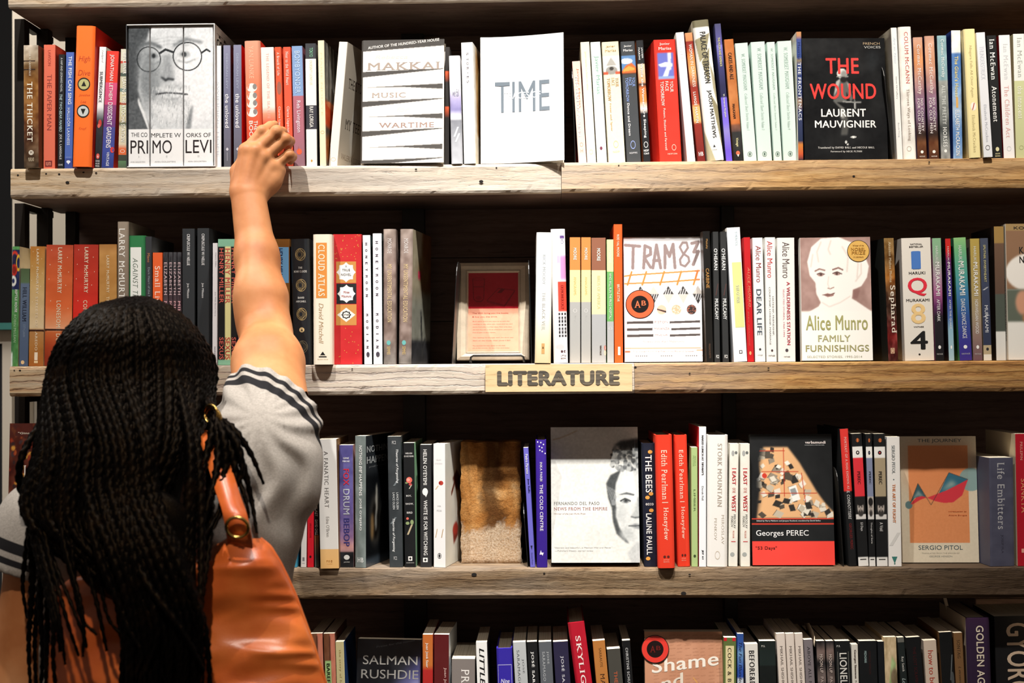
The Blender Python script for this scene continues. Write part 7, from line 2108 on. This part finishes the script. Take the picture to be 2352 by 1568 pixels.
# folds pulling from the armpit and the shoulder
X, Y, Z = s.x, s.y, s.z
pS = A(600, 1060, -.45)
rad = np.sqrt((X - pS[0]) ** 2 + (Z - pS[2] - .06) ** 2)
ang = np.arctan2(Z - pS[2] - .06, X - pS[0])
w_ = np.exp(-((rad - .11) / .09) ** 2)
s.f = s.f + (.0042 * w_ * np.sin(ang * 13 + rad * 34 + 1.2 * np.sin(rad * 60)) + .0022 * np.sin((X * 36 + Z * 52) + 2.4 * np.sin(Z * 21 + X * 13)) * np.clip((1.36 - Z) * 6, 0, 1)).astype(np.float32)
# hem of the raised sleeve
n_h = np.array([.46, .60, .66]); n_h /= np.linalg.norm(n_h)
hc = A(624, 918, -.302)
hem = (X - hc[0]) * n_h[0] + (Y - hc[1]) * n_h[1] + (Z - hc[2]) * n_h[2]
s.f = np.maximum(s.f, hem.astype(np.float32))
s.cut(np.maximum(s.cone_d(SR, A(620, 860, -.235), .060, .058), -(hem + .030)).astype(np.float32))
hcl = A(42, 1302, -.42)
n_l = np.array([-.28, -.05, -.95]); n_l /= np.linalg.norm(n_l)
heml = (X - hcl[0]) * n_l[0] + (Y - hcl[1]) * n_l[1] + (Z - hcl[2]) * n_l[2]
side = (X - A(118, 1300, -.42)[0])
s.f = np.where((heml > 0) & (side < 0), np.maximum(s.f, heml), s.f).astype(np.float32)
s.cut(np.maximum(s.cone_d(SL, LE, .056, .050), -(heml + .03)).astype(np.float32))
bot = .83 - Z
s.f = np.maximum(s.f, np.broadcast_to(bot, s.f.shape)).astype(np.float32)
s.cut(s.cone_d(NB + np.array([0, .01, -.01]), NB + np.array([0, .0, .10]), .060, .075), .01)
V, F_ = s.mesh()
V = relax(V, F_, 2)
h1 = -((V - hc) @ n_h)
h2 = -((V - hcl) @ n_l)
right = V[:, 0] > A(430, 1000, -.4)[0]
att = np.where(right, h1, np.where(V[:, 0] < A(170, 1200, -.4)[0], h2, 1.0)) * 10
tee = solid('tee_shirt', [(V - np.array([foot[0], -.42, 0]), F_)], CLOTH, person, {'hem': np.clip(att, 0, .9)})

# ---- trousers and shoes (below the frame)
s = Sdf((-.86, -.62, .06), (-.22, -.20, .93), .009)
s.cone(A(262, 1800, -.40), A(448, 1800, -.40), .114, .114, .05)
for sx, px in ((-1, 255), (1, 455)):
    hip = A(px, 1860, -.40)
    kn = np.array([hip[0], -.41, .46]); an = np.array([hip[0], -.43, .10])
    s.cone(hip, kn, .094, .070, .03); s.cone(kn, an, .068, .060, .02)
s.f = np.maximum(s.f, np.broadcast_to(s.z - .90, s.f.shape)).astype(np.float32)
V, F_ = s.mesh()
solid('trousers', [(V - np.array([foot[0], -.42, 0]), F_)], M['denim'], person)
for sx, px in ((-1, 255), (1, 455)):
    hip = A(px, 1860, -.40)
    s = Sdf((hip[0] - .08, -.56, -.004), (hip[0] + .08, -.19, .12), .006)
    s.cone((hip[0], -.455, .045), (hip[0] + sx * .012, -.27, .034), .046, .040, .02)
    s.f = np.maximum(s.f, np.broadcast_to(.0005 - s.z, s.f.shape)).astype(np.float32)
    V, F_ = s.mesh()
    solid('shoe', [(V - np.array([foot[0], -.42, 0]), F_)], M['shoe'], person)

# ---- hair: the mass of it, then the single braids over it
OFF = np.array([foot[0], -.42, 0])
s = Sdf((-.80, -.72, .98), (-.33, -.27, 1.60), .006)
s.ell(A(305, 902, -.432), (.092, .098, .112), .01)
s.cone(A(298, 890, -.455), A(276, 1080, -.535), .078, .070, .04, (view, 1.5))
s.cone(A(276, 1080, -.535), A(290, 1260, -.585), .078, .066, .04, (view, 2.4))
s.cone(A(330, 1240, -.604), A(385, 1480, -.622), .066, .040, .03, (view, 2.6))
s.cone(A(385, 1480, -.622), A(385, 1640, -.626), .040, .030, .03, (view, 2.2))
V, F_ = s.mesh()
V = relax(V, F_, 2)
solid('hair', [(V - OFF, F_)], HAIR, person)


def spline(pts, step):
    pts = np.asarray(pts, float)
    P = np.concatenate([[2 * pts[0] - pts[1]], pts, [2 * pts[-1] - pts[-2]]])
    out = []
    for i in range(1, len(P) - 2):
        p0, p1, p2, p3 = P[i - 1], P[i], P[i + 1], P[i + 2]
        n = max(int(np.linalg.norm(p2 - p1) / step), 2)
        t = np.linspace(0, 1, n, endpoint=False)[:, None]
        out.append(.5 * ((2 * p1) + (p2 - p0) * t + (2 * p0 - 5 * p1 + 4 * p2 - p3) * t ** 2 + (3 * p1 - p0 - 3 * p2 + p3) * t ** 3))
    out.append(pts[-1:])
    return np.concatenate(out)


def braid(mb, pts, r, ph=0.0, taper=.35):
    """three strands twisted together: a lobed section that turns along the braid"""
    path = spline(pts, .0032)
    n = len(path)
    t = np.gradient(path, axis=0)
    t /= np.linalg.norm(t, axis=1, keepdims=True) + 1e-12
    s_ = np.concatenate([[0], np.cumsum(np.linalg.norm(np.diff(path, axis=0), axis=1))])
    a = np.linspace(0, 2 * math.pi, 9, endpoint=False)
    up = np.array([.2, .9, .1])
    R_ = np.zeros((n, 9, 3))
    L = s_[-1]
    for i in range(n):
        u = up - t[i] * (up @ t[i]); u /= np.linalg.norm(u) + 1e-12; up = u
        w = np.cross(t[i], u)
        tp = 1 - (1 - taper) * max(0, (s_[i] / L - .55) / .45)
        rr = r * tp * (1 + .20 * np.cos(2 * a - s_[i] * 420 + ph) + .12 * math.sin(s_[i] * 840 + ph))
        R_[i] = path[i] + rr[:, None] * (np.cos(a)[:, None] * u + np.sin(a)[:, None] * w)
    mb.grid(R_ - OFF, 'hair', closed=True)
    mb.add(np.concatenate([R_[0], R_[-1]]) - OFF, [tuple(range(9))[::-1], tuple(range(9, 18))], 'hair')


rb = np.random.default_rng(21)
mb = MB()
hx, hy = 305, 902
top = (352, 702)
for k in range(128):
    f = k / 127
    az = math.radians(-104 + 208 * f + rb.normal(0, 1.5))
    lay = rb.random()
    ex = .110 + .006 * lay
    pts = []
    cen = A(hx, hy, -.432)
    crown = A(330 + 30 * rb.random() - 10, 700 + 8 * rb.random(), -.435)
    for pol in (7, 30, 55, 82):
        q = math.radians(pol)
        pts.append(cen + np.array([(ex - .006) * math.sin(q) * math.sin(az) + (.008 if pol < 20 else 0), -(ex + .004) * math.sin(q) * math.cos(az), .124 * math.cos(q) + .002]))
    # hang: a target column lower down
    u = math.sin(az)
    u = np.sign(u) * abs(u) ** 1.0
    x1 = 285 + 200 * u
    x2 = 282 + 200 * u + rb.normal(0, 8)
    if x2 > 350 and rb.random() < .78:      # most of these gather towards the middle of the back
        x2 = 350 - 70 * rb.random()
        x1 -= 45
    Yb = -.50 - .080 * max(math.cos(az), 0) - .012 * lay
    if math.cos(az) < -.05:
        Yb = -.47
    pts.append(A(x1, 1030, Yb - .01))
    Y2 = -.565 - .050 * max(math.cos(az), .15) - .012 * lay
    pts.append(A(x2, 1210, Y2))
    x3 = x2 * .82 + 68 + rb.normal(0, 12)
    if x2 > 380:
        x3 = 400 + (x2 - 380) * .55 + rb.normal(0, 10)
    y3 = 1400
    if 120 < x3 < 262:      # the thin ends over the bag
        if rb.random() < .85:
            x3 = 285 + rb.random() * 150
    pts.append(A(x3, y3, -.632 - .014 * lay))
    if 120 < x3 < 275:
        pts.append(A(x3 + rb.normal(18, 16), 1430 + rb.random() * 110, -.640 - .01 * lay))
    else:
        pts.append(A(x3 + rb.normal(0, 8), 1520, -.640 - .014 * lay))
        pts.append(A(x3 + rb.normal(4, 10), 1590 + rb.random() * 60, -.642 - .012 * lay))
    braid(mb, pts, .0046 + .0014 * rb.random(), rb.random() * 6)
for k in range(56):       # the under layer that fills the back
    x = 190 + 170 * rb.random()
    xe = 275 + (x - 190) * 1.12 + rb.normal(0, 8)
    yb = rb.random() * .012
    braid(mb, [A(x, 1000, -.575 - yb), A(x + rb.normal(0, 10), 1130, -.606 - yb), A((x + xe) / 2 + rb.normal(0, 8), 1270, -.640 - yb), A(xe + rb.normal(0, 8), 1420, -.648 - yb), A(xe + rb.normal(0, 8), 1530, -.650 - yb), A(xe + rb.normal(0, 8), 1640, -.650 - yb)], .0046 + .0014 * rb.random(), rb.random() * 6)
# loose braids at the shoulder
for pts in ([(150, 900, -.47), (92, 975, -.50), (50, 1050, -.53), (46, 1115, -.53), (72, 1165, -.52), (62, 1250, -.52), (52, 1340, -.52), (62, 1420, -.52)],
            [(140, 930, -.48), (98, 1060, -.52), (88, 1180, -.53), (95, 1300, -.54), (80, 1460, -.53), (84, 1600, -.53)],
            [(130, 960, -.48), (84, 1100, -.52), (70, 1200, -.53), (74, 1330, -.53), (66, 1480, -.53), (72, 1610, -.53)],
            [(150, 980, -.50), (112, 1110, -.54), (104, 1240, -.55), (92, 1380, -.54), (98, 1500, -.54), (90, 1620, -.54)],
            [(180, 1000, -.52), (122, 1150, -.55), (112, 1300, -.56), (108, 1450, -.55), (104, 1620, -.55)],
            [(270, 1240, -.63), (262, 1330, -.645), (290, 1430, -.66), (325, 1500, -.665), (312, 1548, -.665)],
            [(330, 1250, -.64), (345, 1360, -.66), (362, 1460, -.668), (335, 1540, -.668)],
            [(300, 1260, -.64), (345, 1350, -.665), (420, 1450, -.672), (470, 1540, -.672)]):
    braid(mb, [A(*p) for p in pts], .0048, rb.random() * 6)
# the tied bunch beside the shoulder
for pts in ([(470, 900, -.46), (497, 955, -.50), (535, 985, -.525), (575, 1040, -.53), (606, 1112, -.53)],
            [(468, 905, -.46), (495, 960, -.50), (530, 1000, -.53), (560, 1075, -.54), (578, 1150, -.545), (590, 1225, -.56)],
            [(466, 905, -.46), (492, 962, -.51), (520, 1020, -.535), (545, 1090, -.545), (565, 1150, -.56), (572, 1190, -.565)],
            [(462, 905, -.46), (490, 965, -.51), (508, 1040, -.54), (520, 1110, -.55), (500, 1180, -.575), (470, 1230, -.60)],
            [(462, 905, -.46), (490, 965, -.51), (530, 1030, -.54), (540, 1110, -.555), (512, 1170, -.575), (490, 1215, -.59)],
            [(464, 905, -.47), (494, 960, -.515), (515, 1010, -.54), (515, 1090, -.555), (480, 1150, -.58), (455, 1230, -.60)],
            [(464, 905, -.46), (498, 962, -.51), (540, 1010, -.54), (556, 1080, -.55), (530, 1140, -.56), (520, 1185, -.575)],
            [(464, 905, -.46), (494, 968, -.52), (500, 1060, -.55), (480, 1150, -.58), (450, 1260, -.61)],
            [(462, 908, -.46), (488, 972, -.52), (470, 1060, -.55), (450, 1150, -.58), (440, 1280, -.62)]):
    braid(mb, [A(*p) for p in pts], .0050, rb.random() * 6)
mb.build('braids', person, True)
# gold thread where the bunch is tied
m = MB()
for k in range(3):
    c0 = A(488 + 4 * k, 950 + 5 * k, -.505)
    a = np.linspace(0, 2 * math.pi, 18, endpoint=False)
    tube(m, [c0 + np.array([.010 * math.cos(q), -.014 * abs(math.cos(q / 2)), .012 * math.sin(q)]) - OFF for q in a], .0018, 'brass', 6, True)
m.build('hair_tie', person, True)

# ================================================================ the bag
bc = A(400, 1500, -.52)
bag = empty('shoulder_bag', Matrix.Translation(tuple(bc)))
tag(bag, 'slouchy orange brown leather bag with a brass ring on the back of the person', 'bag')
prof = [(1236, 520, 598), (1252, 495, 618), (1285, 455, 640), (1325, 165, 660), (1365, 112, 678), (1420, 101, 698), (1480, 99, 720), (1568, 104, 748), (1680, 112, 780), (1800, 150, 790), (1880, 230, 740), (1900, 300, 650)]
ty = [p[0] for p in prof]
nv, nu = 110, 96
P1, P2 = np.zeros((nv, nu, 3)), np.zeros((nv, nu, 3))
rg = np.random.default_rng(4)


def vnoise(u, v, seed):
    r = np.random.default_rng(seed).random((64, 64))
    ui, vi = np.floor(u).astype(int), np.floor(v).astype(int)
    fu, fv = u - ui, v - vi
    fu, fv = fu * fu * (3 - 2 * fu), fv * fv * (3 - 2 * fv)
    g = lambda a, b: r[a % 64, b % 64]
    return (g(ui, vi) * (1 - fu) + g(ui + 1, vi) * fu) * (1 - fv) + (g(ui, vi + 1) * (1 - fu) + g(ui + 1, vi + 1) * fu) * fv - .5


for i in range(nv):
    yy = 1236 + (1900 - 1236) * i / (nv - 1)
    xl, xr = np.interp(yy, ty, [p[1] for p in prof]), np.interp(yy, ty, [p[2] for p in prof])
    for j in range(nu):
        u = .5 - .5 * math.cos(math.pi * j / (nu - 1))
        px = xl + (xr - xl) * u
        b = (1 - abs(2 * u - 1) ** 2.6) ** .55 if 0 < j < nu - 1 else 0
        vt = min(1.0, (i / (nv - 1)) / .10, (1 - i / (nv - 1)) / .12)
        vt = math.sqrt(max(vt, 0))
        X_, Y_ = px / 90, yy / 34
        fold = vnoise(X_ * .50 + 3 + Y_ * .10, Y_ * .42 + X_ * .22, 1) * .026 + vnoise(X_ * 1.1, Y_ * .85 + X_ * .5, 2) * .007 + abs(vnoise(X_ * .6 + 9, Y_ * .55 - X_ * .25, 3)) * -.010
        edge = math.exp(-((1 - u) / .12) ** 2) * .0035 * math.sin(yy * .14 + 2 * math.sin(yy * .05))
        dep = (.046 * b * vt + (fold + edge) * (b ** .5) * vt)
        P1[i, j] = A(px, yy, -.532 - dep) - bc
        P2[i, j] = A(px, yy, -.532 + .014 * b * vt) - bc
m = MB()
m.grid(P1, 'leather', flip=True)
m.grid(P2, 'leather')
m.build('bag_body', bag, True)
m = MB()
edge = spline([P1[i, -1] for i in range(0, nv, 3)], .004)
tube(m, edge, .0022, 'leather', 6)
m.build('piping', bag, True)
m = MB()
rc = A(545, 1211, -.614)
a = np.linspace(0, 2 * math.pi, 40, endpoint=False)
R1 = (A(571, 1210, -.612) - rc)[0]
tube(m, [rc - bc + np.array([R1 * math.cos(q), -.004 * math.sin(q), R1 * .95 * math.sin(q)]) for q in a], .0022, 'brass', 10, True)
m.build('ring', bag, True)
m = MB()
sp_ = spline([A(553, 1250, -.588), A(549, 1222, -.600), A(541, 1186, -.603), A(525, 1140, -.578), A(508, 1085, -.552), A(490, 1030, -.530), A(478, 1000, -.495), A(474, 992, -.42), A(480, 1010, -.33), A(490, 1110, -.285), A(500, 1300, -.27), A(520, 1500, -.29)], .006) - bc
wd = np.array([.0155, 0, -.003])
P = np.stack([sp_ - wd, sp_ + wd], 1)
m.grid(P, 'leather', flip=True)
o = m.build('strap', bag, True); o.modifiers.new('t', 'SOLIDIFY').thickness = .003
